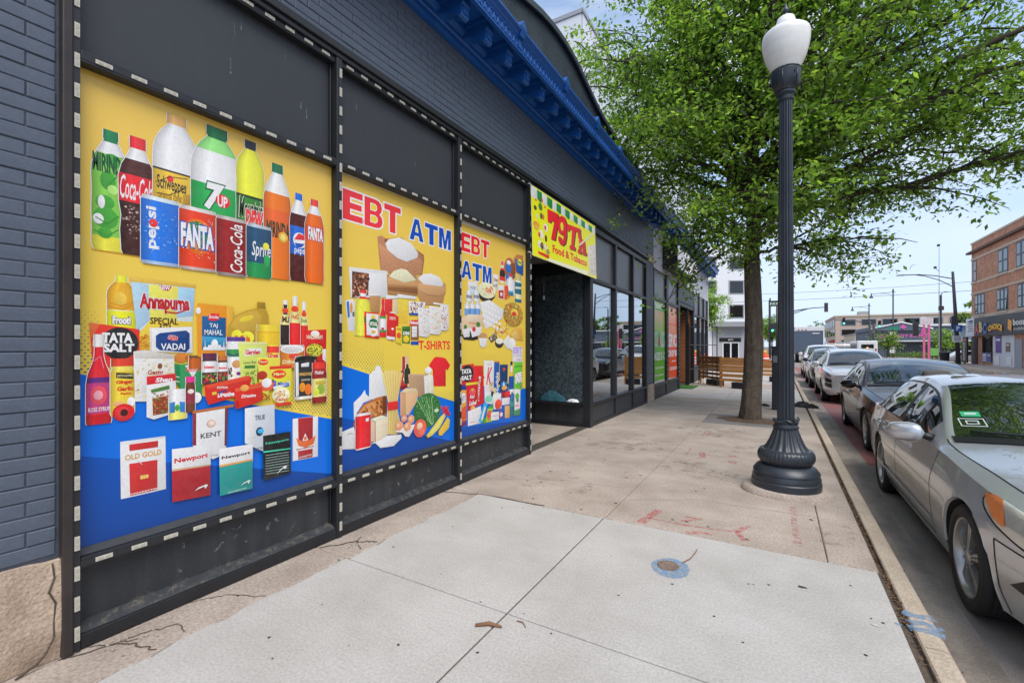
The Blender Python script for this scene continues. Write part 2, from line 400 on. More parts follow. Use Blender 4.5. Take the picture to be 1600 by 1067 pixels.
# painted marks
def paint_mat(name, col, cover, sc=22):
    m = bpy.data.materials.new(name); m.use_nodes = True; t = m.node_tree; bs = t.nodes['Principled BSDF']
    bs.inputs['Base Color'].default_value = (*col, 1); bs.inputs['Roughness'].default_value = .8
    co = t.nodes.new('ShaderNodeTexCoord'); n = t.nodes.new('ShaderNodeTexNoise'); n.inputs['Scale'].default_value = sc; n.inputs['Detail'].default_value = 8; n.inputs['Roughness'].default_value = .75
    r = t.nodes.new('ShaderNodeValToRGB'); r.color_ramp.elements[0].position = cover; r.color_ramp.elements[1].position = cover + .22
    r.color_ramp.elements[1].color = (.8, .8, .8, 1)
    t.links.new(co.outputs['Object'], n.inputs['Vector']); t.links.new(n.outputs[0], r.inputs[0]); t.links.new(r.outputs[0], bs.inputs['Alpha'])
    return m
M_redpaint = paint_mat('red_spray', srgb(196, 100, 98), .41)
M_redfaint = paint_mat('red_spray_faint', srgb(190, 110, 104), .47)
M_bluepaint = paint_mat('blue_spray', srgb(116, 152, 186), .36, 30)
def ribbon(pts, w, z=.0022, seed=0):
    """a hand sprayed stroke: uneven width along a path"""
    rn = random.Random(seed); q = MB(); L = []
    path = [Vector((p[0], p[1], 0)) for p in pts]; fine = []
    for a, c in zip(path, path[1:]):
        n = max(2, int((c-a).length / .05))
        fine += [a.lerp(c, k/n) for k in range(n)]
    fine.append(path[-1])
    for k, p in enumerate(fine):
        d = (fine[min(k+1, len(fine)-1)] - fine[max(k-1, 0)]).normalized(); s = Vector((-d.y, d.x, 0)); ww = w * rn.uniform(.75, 1.2) / 2
        L.append((q.pt((p.x+s.x*ww, p.y+s.y*ww, z)), q.pt((p.x-s.x*ww, p.y-s.y*ww, z))))
    for A, B in zip(L, L[1:]): q.face((A[0], A[1], B[1], B[0]))
    return q
for i, (pts, w, m) in enumerate((
    ([(1.99, 3.9), (2.06, 4.28)], .075, M_redpaint), ([(2.03, 4.04), (2.27, 4.03), (2.57, 4.06), (2.72, 4.11)], .028, M_redpaint),
    ([(2.71, 4.11), (2.79, 4.28)], .05, M_redpaint), ([(2.71, 4.11), (2.77, 3.95), (2.81, 3.97)], .045, M_redpaint),
    ([(2.28, 4.12), (2.36, 4.17), (2.43, 4.26)], .04, M_redpaint), ([(2.30, 4.23), (2.42, 4.24)], .03, M_redpaint), ([(2.36, 3.87), (2.47, 3.94), (2.55, 3.93)], .05, M_redpaint),
    ([(3.12, 5.0), (3.12, 4.56), (3.13, 4.04)], .055, M_redfaint), ([(1.9, 6.26), (2.15, 5.84), (2.62, 5.52)], .022, M_redfaint), ([(1.94, 6.27), (2.11, 6.62)], .02, M_redfaint),
    ([(2.09, 6.77), (2.47, 6.83), (2.77, 6.77)], .025, M_redfaint), ([(2.07, 6.9), (2.13, 6.58)], .08, M_redpaint), ([(2.44, 6.52), (2.54, 6.54)], .09, M_redpaint),
    ([(2.43, 6.84), (2.52, 6.9)], .09, M_redpaint), ([(1.94, 8.7), (1.95, 8.1)], .12, M_redfaint), ([(1.9, 6.66), (1.9, 7.12)], .03, M_redfaint))):
    ribbon(pts, w, .0022, i).build('red_paint_mark', m, walk)
# round meter cover ringed with blue paint
b = MB(); P = blotch(2.372, 3.205, .125, .142, .0025, 5, 40, .05); b.poly(P); b.build('blue_paint_ring', M_bluepaint, walk)
M_rust = mat('rusty_iron', srgb(138, 118, 104), .8, metal=.2, noise=(28, .8, srgb(104, 92, 86)), noise2=(90, .3), bump=(60, .6, .004))
b = MB(); b.lathe([(.072, .001), (.072, .005), (.066, .0065), (.060, .0045), (.02, .0045), (.018, .008), (.001, .008)], (2.352, 3.225, 0), 28); b.build('meter_cover', M_rust, walk, smooth=True, sharp=40)
for k, pts in enumerate(([(3.605, 3.33), (3.66, 3.31), (3.74, 3.33)], [(3.61, 3.22), (3.68, 3.25), (3.745, 3.2)], [(3.60, 3.16), (3.68, 3.17), (3.745, 3.15)])):
    ribbon(pts, .06, .004, 40 + k).build('blue_paint_mark', M_bluepaint, walk)
ribbon([(3.545, 3.18), (3.575, 3.17)], .02, .0025, 9).build('blue_paint_mark', M_bluepaint, walk)
# chewing gum spots, cracks, grit
M_gum = mat('gum', srgb(58, 54, 52), .8)
rnd = random.Random(21); b = MB()
for k in range(230):
    x = rnd.uniform(.1, 3.5); y = rnd.uniform(3.9, 14) if k > 40 else rnd.uniform(1.3, 3.8)
    r = rnd.uniform(.006, .017) * (1 if k > 40 else .55)
    if .5 < math.hypot(x-3.07, y-5.5) and not (1.7 < x < 2.96 and 9.6 < y < 11.1): b.poly(blotch(x, y, r, r*.9, .0024, k, 8, .25))
b.poly(blotch(3.13, 3.36, .022, .014, .003, 4, 12, .3))
b.build('gum_spot', M_gum, walk, kind='stuff')
b = MB(); b.poly(blotch(3.45, 3.1, .018, .010, .003, 5, 12, .5)); b.build('white_drip', M_lanewhite, walk)
def crack(pts, w, z=.002, seed=0):
    rn = random.Random(seed); fine = []
    for a, c in zip(pts, pts[1:]):
        for k in range(8):
            t = k/8; fine.append((a[0]+(c[0]-a[0])*t + rn.uniform(-.008, .008), a[1]+(c[1]-a[1])*t + rn.uniform(-.012, .012)))
    fine.append(pts[-1])
    return ribbon(fine, w, z, seed)
for k, (pts, w) in enumerate((([(.03, .78), (.12, .98), (.2, 1.02), (.34, 1.06)], .008), ([(-.02, .86), (.1, .96), (.16, 1.05)], .006), ([(.1, 1.02), (.2, 1.22), (.3, 1.2)], .006),
    ([(.02, 1.35), (.12, 1.5), (.34, 1.62)], .005), ([(.05, 2.2), (.2, 2.42), (.34, 2.5)], .012), ([(.16, 2.5), (.2, 2.42), (.33, 2.34)], .006), ([(.03, 3.7), (.4, 3.83), (1.1, 3.86)], .012), ([(1.7, 4.4), (2.3, 4.75), (3.3, 4.8)], .003), ([(.1, 4.3), (.9, 4.7), (1.6, 4.75)], .003))):
    crack(pts, w, .0012, 60+k).build('crack', M_joint, walk)
M_chipc = mat('broken_concrete', srgb(172, 160, 146), .95, noise2=(80, .3))
b = MB(); rn = random.Random(5)
for k in range(60):
    x, y = rn.choice(((.2, .98), (.14, 1.0), (.9, 3.86), (1.0, 3.85), (.25, 2.3), (3.59, 5), (.05, 5.2))); x += rn.gauss(0, .06); y += rn.gauss(0, .09); s = rn.uniform(.004, .011)
    b.obox((x, y, 0), s*1.5, s, s*.6, rn.uniform(0, 3))
b.build('concrete_crumb', M_chipc, walk, kind='stuff')

# ---------------------------------------------------------------- kerb
b = MB(); b.box(3.585, 3.68, -8, 44, -.3, -.03); kerb = structure('kerb', b, M_joint)
rnd = random.Random(8); y = -7.9
while y < 43.5:
    L = rnd.choice((1.55, 1.9, 3.0, 2.4)) if y > 1 else 3.0
    y1 = min(y + L, 43.9); q = MB()
    prof = [(3.622, -.3), (3.622, -.006), (3.63, .002), (3.70, .004), (3.725, -.004), (3.738, -.022), (3.754, -.25), (3.754, -.3)]
    n = 6
    for k in range(n):
        q.prism(prof, 'y', y + .004 + (y1-y-.008)*k/n, y + .004 + (y1-y-.008)*(k+1)/n, cap=k in (0, n-1))
    q.build('kerb_stone', M_kerb, kerb); y = y1
b = MB(); b.box(3.752, 4.02, -8, 44, -.25, -.1975); b.build('gutter', mat('gutter_concrete', srgb(158, 148, 136), .9, noise=(2.6, .8, srgb(112, 104, 96)), streak=((5, 1.4, 1), .5, srgb(96, 90, 84)), noise2=(100, .22), bump=(110, .5, .004)), kerb)
# dry leaves and grit caught in the open joint along the kerb
M_litter = mat('leaf_litter', srgb(112, 84, 58), .9, noise=(40, .7, srgb(70, 52, 38)))
b = MB(); rn = random.Random(12)
for k in range(1300):
    y = 3.2 + 18*rn.random()**1.5 if k % 3 else rn.uniform(2, 13); x = 3.603 + rn.gauss(0, .008)
    if k % 11 == 0: x = rn.uniform(3.75, 3.83)
    z = -.012 + rn.uniform(0, .012) if x < 3.7 else -.195
    a = rn.uniform(0, 6.28); s = rn.uniform(.005, .016); t = rn.uniform(-.006, .006)
    b.poly([(x-s*math.cos(a), y-s*math.sin(a), z), (x+s*.4*math.sin(a), y-s*.4*math.cos(a), z+t+.004), (x+s*math.cos(a), y+s*math.sin(a), z+.002), (x-s*.4*math.sin(a), y+s*.4*math.cos(a), z-t+.004)])
tag(b.build('leaf_litter', M_litter), kind='stuff')
b = MB(); b.box(14.0, 14.12, -20, 57.4, -.3, 0.0); k2 = structure('kerb', b, M_kerb)
# twigs
M_twig = mat('twig_bark', srgb(128, 92, 66), .85)
b = MB(); b.tube([(1.60, 2.005, .008), (1.66, 2.05, .012), (1.73, 2.065, .008)], [.008, .011, .006], 6)
tag(b.build('twig', M_twig, smooth=True), 'short thick brown twig lying across the pale slab joint', 'twig')
b = MB(); b.tube([(2.43, 3.315, .004), (2.47, 3.40, .01), (2.485, 3.5, .013), (2.487, 3.59, .006)], [.004, .003, .003, .002], 5)
tag(b.build('twig', M_twig, smooth=True), 'thin curved twig lying against the blue ringed meter cover', 'twig')
b = MB(); b.tube([(1.77, 2.16, .003), (1.805, 2.16, .006), (1.84, 2.13, .003)], [.003, .003, .002], 5)
tag(b.build('twig', M_twig, smooth=True), 'tiny curled twig beside the slab joint crossing', 'twig')

# faint old stains soaked into the slabs
M_soak = paint_mat('soaked_stain', srgb(150, 138, 126), .50, 4); M_soak2 = paint_mat('grey_wash', srgb(150, 139, 128), .52, 3.5)
for k, (x, y, rx, ry) in enumerate(((.8, 4.6, .5, .36), (2.2, 5.9, .5, .4), (1.0, 6.9, .5, .5), (2.7, 7.4, .4, .5), (1.9, 8.8, .6, .5), (3.4, 4.5, .12, .4))):
    b = MB(); b.poly(blotch(x, y, rx, ry, .0016, 80+k, 30, .25)); b.build('stain', M_soak if k % 3 else M_soak2, walk)
# ================================================================== PAINTED BRICK SHOP
store = thing('shop_building', 'slate painted brick corner shop with arched parapet and deep blue cornice', 'building', (0, 6.5, 0))
_arch = pchip([(-3, 5.75), (1.4, 5.79), (4.0, 5.95), (4.8, 6.08), (5.5, 6.27), (6.15, 6.40), (6.6, 6.43), (7.05, 6.40), (7.7, 6.25), (8.4, 6.06), (9.4, 5.93), (11.8, 5.80), (13, 5.78)])
def arch_z(y): return _arch(y)
b = MB()
b.box(-.32, -.0045, -3, .80, .0, 3.80)                 # left pier
b.box(-.32, -.0045, -3, 12.98, 3.80, 4.72)             # band above the windows
b.box(-.32, -.0045, 12.24, 12.98, 0.0, 3.80)           # right pier
b.box(-14, -.32, -3, 12.98, 3.95, 4.2)                # flat roof slab behind
b.box(-14, -.32, -3, -2.8, 0, 3.95); b.box(-14, -13.7, -2.8, 12.98, 0, 3.95)
wall = b.build('wall', M_mortar, store)
# individual bricks, nearest first
bl, bh, bt = .205, .0695, .010
def brick_mesh(L, H, nm):
    q = MB(); c = .004
    f = [(-L/2+c, -H/2+c), (L/2-c, -H/2+c), (L/2-c, H/2-c), (-L/2+c, H/2-c)]; o = [(-L/2, -H/2), (L/2, -H/2), (L/2, H/2), (-L/2, H/2)]
    F = [q.pt((bt, p[0], p[1])) for p in f]; O = [q.pt((bt-c*.8, p[0], p[1])) for p in o]; B = [q.pt((0, p[0], p[1])) for p in o]
    q.face(F)
    for k in range(4):
        j = (k+1) % 4; q.face((O[k], O[j], F[j], F[k])); q.face((B[k], B[j], O[j], O[k]))
    return q
BM = {}
def brick_data(L):
    L = round(L, 3)
    if L not in BM: BM[L] = brick_mesh(L - .006, bh - .0055, 'brick').mesh('brick', M_brickblue)
    return BM[L]
spots = []
def lay(y0, y1, z0, z1, keep=None):
    r = 0; z = z0
    while z + bh <= z1 + .02:
        y = y0 - (bl/2 if r % 2 else 0)
        while y < y1 - .01:
            a, c = max(y, y0), min(y + bl, y1)
            if c - a > .04: spots.append(((a+c)/2, z + bh/2, c - a))
            y += bl
        z += bh; r += 1
lay(-.445, .785, .50, 4.70 - 13*bh - .04)
lay(-.42, 12.93, 3.795, 4.72); lay(12.27, 12.93, .5, 3.79)
def px_size(s):
    dx, dy = -3.0, s[0]; d = dx*-.5045 + dy*.8634
    u = (dx*.8634 + dy*.5045) / max(d, .1)
    if d < .6 or u < -1.17 or u > 1.2: return -1
    v = (s[1]-1.5) / d
    if abs(v) > .80: return -1
    return 1/d
spots.sort(key=px_size, reverse=True)
rn = random.Random(4); rest = MB()
for k, (y, z, L) in enumerate(spots):
    dx = rn.uniform(-.0025, .0025)
    if k < 290: link_mesh('brick', brick_data(L), wall, (-.009 + dx, y, z))
    else:
        q = brick_mesh(L - .006, bh - .0055, ''); o = len(rest.v)
        rest.v += [(p[0]-.009+dx, p[1]+y, p[2]+z) for p in q.v]; rest.f += [tuple(i+o for i in f) for f in q.f]; rest.m += q.m; rest.c += q.c
rest.build('brick', M_brickblue, wall, kind='stuff')
# stone foot of the pier, cracked
q = MB(); ys = frange(-.5, .815, 20); zs = frange(0, .485, 8); G = []
rn = random.Random(9)
for j, z in enumerate(zs):
    row = []
    for i, y in enumerate(ys):
        zz = z - (.03 * (math.sin(7*y)+1) if j == 7 else 0) + (.012*rn.uniform(-1, 1) if j == 7 else 0)
        row.append(q.pt((.035 - .012*(z/.5) + rn.uniform(-.004, .004) - (.03 if (j < 2 and i > 13) else 0)*(1-j*.5), y, zz)))
    G.append(row)
for j in range(7):
    for i in range(19): q.face((G[j][i], G[j][i+1], G[j+1][i+1], G[j+1][i]))
bk = [q.pt((-.2, y, .485)) for y in ys]
for i in range(19): q.face((G[7][i], G[7][i+1], bk[i+1], bk[i]))
q.face([G[j][19] for j in range(8)] + [q.pt((-.2, .815, .485)), q.pt((-.2, .815, 0))])
q.build('foundation_stone', M_stone, store, smooth=True, sharp=35)
q = MB(); pts = [(.055, .765, .47), (.05, .772, .40), (.05, .752, .34), (.052, .775, .28), (.053, .768, .2), (.056, .768, .12), (.05, .74, .06), (.045, .71, .03), (.047, .64, .0)]
q.tube([(.036-.012*(p[2]/.5), p[1], p[2]) for p in pts], [.003, .004, .004, .004, .003, .004, .005, .007, .006], 5); q.build('stone_crack', M_joint, store)
q = MB(); q.box(-.1, .03, 12.27, 12.95, 0, .47); q.build('foundation_stone', M_stone, store, bevel=.015)
q = MB(); q.box(-.06, .03, 12.25, 12.96, 3.78, 3.98); q.build('pier_capital', M_stone, store, bevel=.02)

# arched parapet
n = 60; yy = frange(-3, 12.98, n); b = MB()
prof = [(y, arch_z(y)) for y in yy]
bot = [(y, 5.0) for y in yy]
for x0, x1 in ((-.30, -.02),):
    F = [[b.pt((x1, y, 4.72)), b.pt((x1, y, z))] for y, z in prof]; K = [[b.pt((x0, y, 4.72)), b.pt((x0, y, z))] for y, z in prof]
    for i in range(n-1):
        b.face((F[i][0], F[i+1][0], F[i+1][1], F[i][1])); b.face((K[i+1][0], K[i][0], K[i][1], K[i+1][1])); b.face((F[i][1], F[i+1][1], K[i+1][1], K[i][1]))
    b.face((F[-1][0], K[-1][0], K[-1][1], F[-1][1])); b.face((K[0][0], F[0][0], F[0][1], K[0][1]))
M_par = bpy.data.materials.new('parapet_brick_paint'); M_par.use_nodes = True
def brick_nodes(m, c1, c2, mort, sx, sz, rough, bumpd, axis='y', noise=True):
    t = m.node_tree; bs = t.nodes['Principled BSDF']; nn = t.nodes.new; ln = t.links.new
    co = nn('ShaderNodeTexCoord'); sp = nn('ShaderNodeSeparateXYZ'); cb = nn('ShaderNodeCombineXYZ'); ln(co.outputs['Object'], sp.inputs[0])
    ln(sp.outputs['Y' if axis == 'y' else 'X'], cb.inputs[0]); ln(sp.outputs['Z'], cb.inputs[1])
    br = nn('ShaderNodeTexBrick'); br.inputs['Scale'].default_value = 1; br.inputs['Brick Width'].default_value = sx; br.inputs['Row Height'].default_value = sz; br.inputs['Mortar Size'].default_value = .006; br.inputs['Mortar Smooth'].default_value = .3
    br.inputs['Color1'].default_value = (*c1, 1); br.inputs['Color2'].default_value = (*c2, 1); br.inputs['Mortar'].default_value = (*mort, 1); ln(cb.outputs[0], br.inputs['Vector'])
    n = nn('ShaderNodeTexNoise'); n.inputs['Scale'].default_value = 3; n.inputs['Detail'].default_value = 6; ln(co.outputs['Object'], n.inputs['Vector'])
    mr = nn('ShaderNodeMapRange'); mr.inputs[1].default_value = .3; mr.inputs[2].default_value = .7; mr.inputs[3].default_value = .75; mr.inputs[4].default_value = 1.2; ln(n.outputs[0], mr.inputs[0])
    x = nn('ShaderNodeMixRGB'); x.blend_type = 'MULTIPLY'; x.inputs[0].default_value = 1; ln(br.outputs[0], x.inputs[1]); ln(mr.outputs[0], x.inputs[2]); ln(x.outputs[0], bs.inputs['Base Color'])
    bs.inputs['Roughness'].default_value = rough
    ad = nn('ShaderNodeMath'); ad.operation = 'MULTIPLY_ADD'; ad.inputs[1].default_value = -1; ln(br.outputs['Fac'], ad.inputs[0])
    n2 = nn('ShaderNodeTexNoise'); n2.inputs['Scale'].default_value = 40; n2.inputs['Detail'].default_value = 4; ln(co.outputs['Object'], n2.inputs['Vector']); ln(n2.outputs[0], ad.inputs[2])
    bp = nn('ShaderNodeBump'); bp.inputs['Strength'].default_value = .8; bp.inputs['Distance'].default_value = bumpd; ln(ad.outputs[0], bp.inputs['Height']); ln(bp.outputs[0], bs.inputs['Normal'])
brick_nodes(M_par, srgb(60, 68, 78), srgb(54, 61, 71), srgb(48, 54, 62), .205, .0695, .5, .012)
parapet = b.build('parapet', M_par, store)
b = MB(); A = []
for y in yy:
    z = arch_z(y); A.append([b.pt(p) for p in ((-.36, y, z), (-.36, y, z+.035), (.03, y, z+.055), (.05, y, z+.02), (.05, y, z-.06), (.02, y, z-.06), (-.018, y, z))])
for P, Q in zip(A, A[1:]):
    for k in range(6): b.face((P[k], Q[k], Q[k+1], P[k+1]))
b.face(A[0]); b.face(A[-1][::-1])
b.build('coping', mat('coping_metal', srgb(58, 64, 72), .5, noise=(6, .4, srgb(80, 86, 92))), parapet)

# blue cornice with brackets
b = MB()
b.prism([(-.02, 4.70), (.045, 4.70), (.055, 4.735), (.055, 4.775), (.075, 4.785), (.08, 4.82), (.12, 4.86), (.12, 4.93), (.43, 4.93), (.43, 4.835), (.445, 4.82), (.47, 4.82), (.47, 4.975), (.49, 4.985), (.50, 5.01), (.535, 5.03), (.535, 5.055), (.30, 5.09), (-.02, 5.16)], 'y', -3, 12.9)
cornice = b.build('cornice', M_blue, store)
brk = MB()
pr = [(.06, 4.928), (.06, 4.80), (.14, 4.79), (.22, 4.76), (.29, 4.715), (.335, 4.69), (.365, 4.70), (.37, 4.72), (.37, 4.80), (.39, 4.815), (.39, 4.928)]
brk.prism(pr, 'y', -.062, .062)
brk.box(.372, .382, -.042, .042, 4.725, 4.79)
brk.prism([(.06, 4.928), (.06, 4.88), (.405, 4.88), (.405, 4.928)], 'y', -.085, .085)
bme = brk.mesh('bracket', M_blue)
y = -1.05
while y < 12.8:
    o = link_mesh('bracket', bme, cornice, (0, y, 0))
    y += .422
fin = MB(); fin.prism([(.475, 4.975), (.515, 4.975), (.54, 5.06), (.475, 5.06)], 'y', -.05, .05)
fin.poly([(.54, -.085, 5.055), (.54, .085, 5.055), (.535, 0, 5.16)]); fin.poly([(.35, .085, 5.075), (.35, -.085, 5.075), (.35, 0, 5.165)])
fin.poly([(.54, -.085, 5.055), (.535, 0, 5.16), (.35, 0, 5.165), (.35, -.085, 5.075)]); fin.poly([(.535, 0, 5.16), (.54, .085, 5.055), (.35, .085, 5.075), (.35, 0, 5.165)])
fin.box(.468, .478, -.012, .012, 4.84, 4.975); fin.prism([(.47, 4.86), (.485, 4.87), (.485, 4.95), (.47, 4.96)], 'y', -.035, .035)
fme = fin.mesh('finial', M_blue)
for k in range(-3, 8): link_mesh('finial', fme, cornice, (0, 3.25 + 1.235*k, 0)) if 3.25 + 1.235*k < 12.9 else None
ring = MB(); y = 1.6
while y < 12.85:
    if abs(((y - 3.25 + .6175) % 1.235) - .6175) > .07:
        ring.tube([(.474, y + .036*math.cos(a), 4.905 + .05*math.sin(a)) for a in [2*math.pi*k/12 for k in range(12)]], .0075, 5, closed=True)
    y += .0823
ring.build('ring_ornament', M_blue, cornice, smooth=True, kind='stuff')
b = MB(); b.box(.47, .482, -3, 12.9, 4.825, 4.842); b.box(.47, .482, -3, 12.9, 4.958, 4.973); b.build('bead_moulding', M_blue, cornice)

# ---------------------------------------------------------------- poster bays
FX = .03
def member(name, x0, x1, y0, y1, z0, z1, m=M_black, bev=.006, parent=None):
    q = MB(); q.box(x0, x1, y0, y1, z0, z1); return q.build(name, m, parent or store, bevel=bev)
bays = [(.865, 2.375), (2.425, 3.945), (3.995, 5.565)]
posts = [(.835, .865), (2.375, 2.425), (3.945, 3.995), (5.565, 5.62)]
member('corner_trim', -.1, .045, .795, .835, 0, 3.8, mat('trim_brown', srgb(46, 40, 40), .5, noise=(4, .5, srgb(70, 60, 56))))
for a, c in posts: member('mullion', -.12, FX, a, c, 0, 3.76)
member('head_rail', -.12, .035, .835, 5.62, 3.762, 3.80)
member('head_rail', -.12, .055, .835, 12.27, 3.802, 3.86)
for a, c in bays:
    member('transom_bar', -.12, FX-.002, a, c, 2.905, 2.965); member('sill_bar', -.12, FX-.002, a, c, .40, .455)
    q = MB(); q.prism([(-.12, .456), (-.002, .456), (-.03, .485), (-.12, .495)], 'y', a, c); q.build('sill_slope', M_kick, store)
    member('base_rail', -.12, FX-.004, a, c, 0.005, .075); q = MB(); q.prism([(-.12, .076), (.012, .076), (-.05, .112), (-.12, .112)], 'y', a, c); q.build('base_slope', M_kick, store)
    member('transom_panel', -.12, -.055, a, c, 2.966, 3.761, M_panel, 0); member('kick_panel', -.12, -.052, a, c, .113, .40, M_kick, 0)
    member('head_lip', -.055, .01, a, c, 3.715, 3.761)
    for z0, z1 in ((2.966, 3.715), (.113, .40)):
        member('stop_bead', -.054, -.03, a, a+.016, z0, z1); member('stop_bead', -.054, -.03, c-.016, c, z0, z1)
# strips of white light modules along the frames
M_strip = mat('led_strip_black', srgb(38, 40, 44), .5)
def led(nm, L, W): 
    q = MB(); q.box(0, .006, -W/2, W/2, -L/2, L/2, 0); q.box(.006, .0075, -W/2*.55, W/2*.55, -L*.36, -L*.06, 1); q.box(.006, .0075, -W/2*.55, W/2*.55, L*.06, L*.36, 1); return q
led_v = led('v', .068, .0205).mesh('led_module', [M_led, M_chip])
q = led('h', .068, .0205); q.v = [(p[0], p[2], p[1]) for p in q.v]; led_h = q.mesh('led_module', [M_led, M_chip])
def strip_v(y, z0, z1, x=FX, phase=0.0):
    s = MB(); s.box(x, x+.002, y-.013, y+.013, z0, z1); so = s.build('light_strip', M_strip, store)
    z = z0 + .09 + phase
    while z < z1 - .05: link_mesh('led_module', led_v, so, (x+.002, y, z)); z += .148
def strip_h(z, y0, y1, x=FX):
    s = MB(); s.box(x, x+.002, y0, y1, z-.013, z+.013); so = s.build('light_strip', M_strip, store)
    y = y0 + .09
    while y < y1 - .04: link_mesh('led_module', led_h, so, (x+.002, y, z)); y += .148
strip_v(.850, .0, 3.5); strip_v(2.409, .0, 3.75); strip_v(3.979, .0, 3.75); strip_v(5.598, .0, 3.75)
for a, c in bays: strip_h(2.935, a, c, FX-.002); strip_h(.427, a, c, FX-.002); strip_h(3.742, a, c, .010)

# ---------------------------------------------------------------- entrance recess and glass bay
M_dark = mat('dark_interior', srgb(34, 36, 40), .8, noise=(2, .5, srgb(52, 54, 58)))
M_ceil = mat('peeling_ceiling', srgb(120, 116, 110), .85, noise=(2.4, .8, srgb(70, 68, 66)), noise2=(30, .3))
b = MB(); b.box(-2.62, -.13, 5.62, 12.27, 3.86, 3.95); b.box(-2.62, -1.3, 5.62, 7.9, 3.05, 3.10, 0); b.build('recess_ceiling', M_ceil, store)
b = MB(); b.box(-1.3, -.13, 5.62, 7.9, 3.10, 3.16); b.build('recess_ceiling', M_ceil, store)
b = MB(); b.box(-2.62, -.12, 5.5, 5.56, 0, 3.86); b.box(-2.7, -2.62, 5.5, 12.3, 0, 3.95); b.box(-2.62, -.33, 12.25, 12.31, 0, 3.9); b.box(-2.62, -.1, 5.62, 8.0, 3.165, 3.2)
b.build('inner_wall', M_dark, store)
b = MB(); b.box(-2.62, -.06, 7.99, 12.25, 0, .36); b.build('display_floor', mat('display_floor', srgb(70, 74, 78), .6, noise=(3, .5, srgb(48, 50, 54))), store)
# door at the back of the recess
dr = MB(); dr.box(-2.60, -2.55, 6.35, 7.35, .02, 2.2); do = dr.build('door', M_black, store)
q = MB(); q.box(-2.549, -2.54, 6.5, 7.2, .3, 2.05); q.build('door_glass', M_glass_far, do)
q = MB(); q.tube([(-2.5, 7.24, .9), (-2.5, 7.24, 1.3)], .014, 8); q.build('handle', M_chrome, do)
member('door_frame', -2.6, -2.52, 6.27, 6.345, 0, 2.3); member('door_frame', -2.6, -2.52, 7.355, 7.43, 0, 2.3)
b = MB(); b.box(-1.7, -1.62, 7.93, 8.0, 0, 3.1); b.build('mullion', M_black, store)
# side of the glass bay (faces the camera)
member('corner_post', -.10, .03, 7.93, 8.08, 0, 3.76); member('mullion', -1.25, -1.13, 7.93, 8.03, 0, 3.1)
member('head_rail', -1.25, -.10, 7.94, 8.02, 2.86, 3.16); member('sill_bar', -1.13, -.10, 7.93, 8.03, .40, .47); member('base_rail', -1.13, -.10, 7.93, 8.03, 0, .07); member('kick_panel', -1.13, -.10, 7.96, 8.0, .07, .40, M_kick, 0)
q = MB(); q.poly([(-1.13, 7.96, .075), (-.10, 7.96, .075), (-.10, 7.93, .075), (-1.13, 7.93, .075)]); 
M_film = bpy.data.materials.new('patterned_film_glass'); M_film.use_nodes = True
t = M_film.node_tree; bs = t.nodes['Principled BSDF']; bs.inputs['Roughness'].default_value = .12; bs.inputs['Specular IOR Level'].default_value = .35
co = t.nodes.new('ShaderNodeTexCoord'); vo = t.nodes.new('ShaderNodeTexVoronoi'); vo.feature = 'DISTANCE_TO_EDGE'; vo.inputs['Scale'].default_value = 13
nz = t.nodes.new('ShaderNodeTexNoise'); nz.inputs['Scale'].default_value = 9; nz.inputs['Detail'].default_value = 3
mxv = t.nodes.new('ShaderNodeMixRGB'); mxv.inputs[0].default_value = .25; t.links.new(co.outputs['Object'], mxv.inputs[1]); t.links.new(nz.outputs['Color'], mxv.inputs[2]); t.links.new(co.outputs['Object'], nz.inputs['Vector']); t.links.new(mxv.outputs[0], vo.inputs['Vector'])
cr = t.nodes.new('ShaderNodeValToRGB'); cr.color_ramp.elements[0].position = .03; cr.color_ramp.elements[1].position = .16; cr.color_ramp.elements[0].color = (*srgb(54, 62, 66), 1); cr.color_ramp.elements[1].color = (*srgb(80, 92, 97), 1)
t.links.new(vo.outputs['Distance'], cr.inputs[0]); t.links.new(cr.outputs[0], bs.inputs['Base Color'])
q = MB(); q.box(-1.13, -.10, 7.975, 7.983, .47, 2.86); q.build('patterned_glass', M_film, store)
# teal cloth and pale paper lying on the ledge inside, a pull cord
M_teal = mat('teal_cloth', srgb(44, 92, 104), .9, noise=(12, .4, srgb(28, 62, 72)))
def cloth_lump(name, cx, cy, cz, rx, ry, h, m, label, cat, seed):
    rn = random.Random(seed); q = MB(); n = 28; rings = []
    for i in range(9):
        t_ = i/8; r = 1 - t_**1.4; row = []
        for k in range(n):
            a = 2*math.pi*k/n; w = 1 + .22*math.sin(3*a+seed) + .12*math.sin(7*a+i*.7) 
            row.append(q.pt((cx + rx*r*w*math.cos(a), cy + ry*r*w*math.sin(a), cz + h*math.sin(t_*1.57)*(1+.25*math.sin(5*a+i)))))
        rings.append(row)
    for A, B in zip(rings, rings[1:]):
        for k in range(n): q.face((A[k], A[(k+1)%n], B[(k+1)%n], B[k]))
    return tag(q.build(name, m, smooth=True), label, cat)
M_sticker = mat('sticker_blue', srgb(50, 130, 220), .4)
q = MB(); q.tube([(-.93, 7.955, 2.86), (-.925, 7.95, 2.6), (-.93, 7.95, 2.52)], .004, 5); q.lathe([(.0, 0), (.022, .01), (.026, .06), (.016, .09), (.004, .1)], (-.93, 7.95, 2.40), 10)
tag(q.build('light_bulb_cord', M_white, smooth=True), 'small white bulb hanging on a cord by the entrance glass', 'lamp cord')
cloth_lump('cloth_bundle', -.72, 7.86, .47, .24, .06, .16, M_teal, 'crumpled teal cloth lying on the ledge of the entrance glass', 'cloth', 2)
cloth_lump('paper_scrap', -.28, 7.87, .47, .12, .045, .045, M_white, 'crumpled white paper beside the teal cloth on the ledge', 'paper', 5)
q = MB(); q.box(-1.1, -.12, 7.78, 7.93, .425, .468); q.build('ledge', M_black, store)
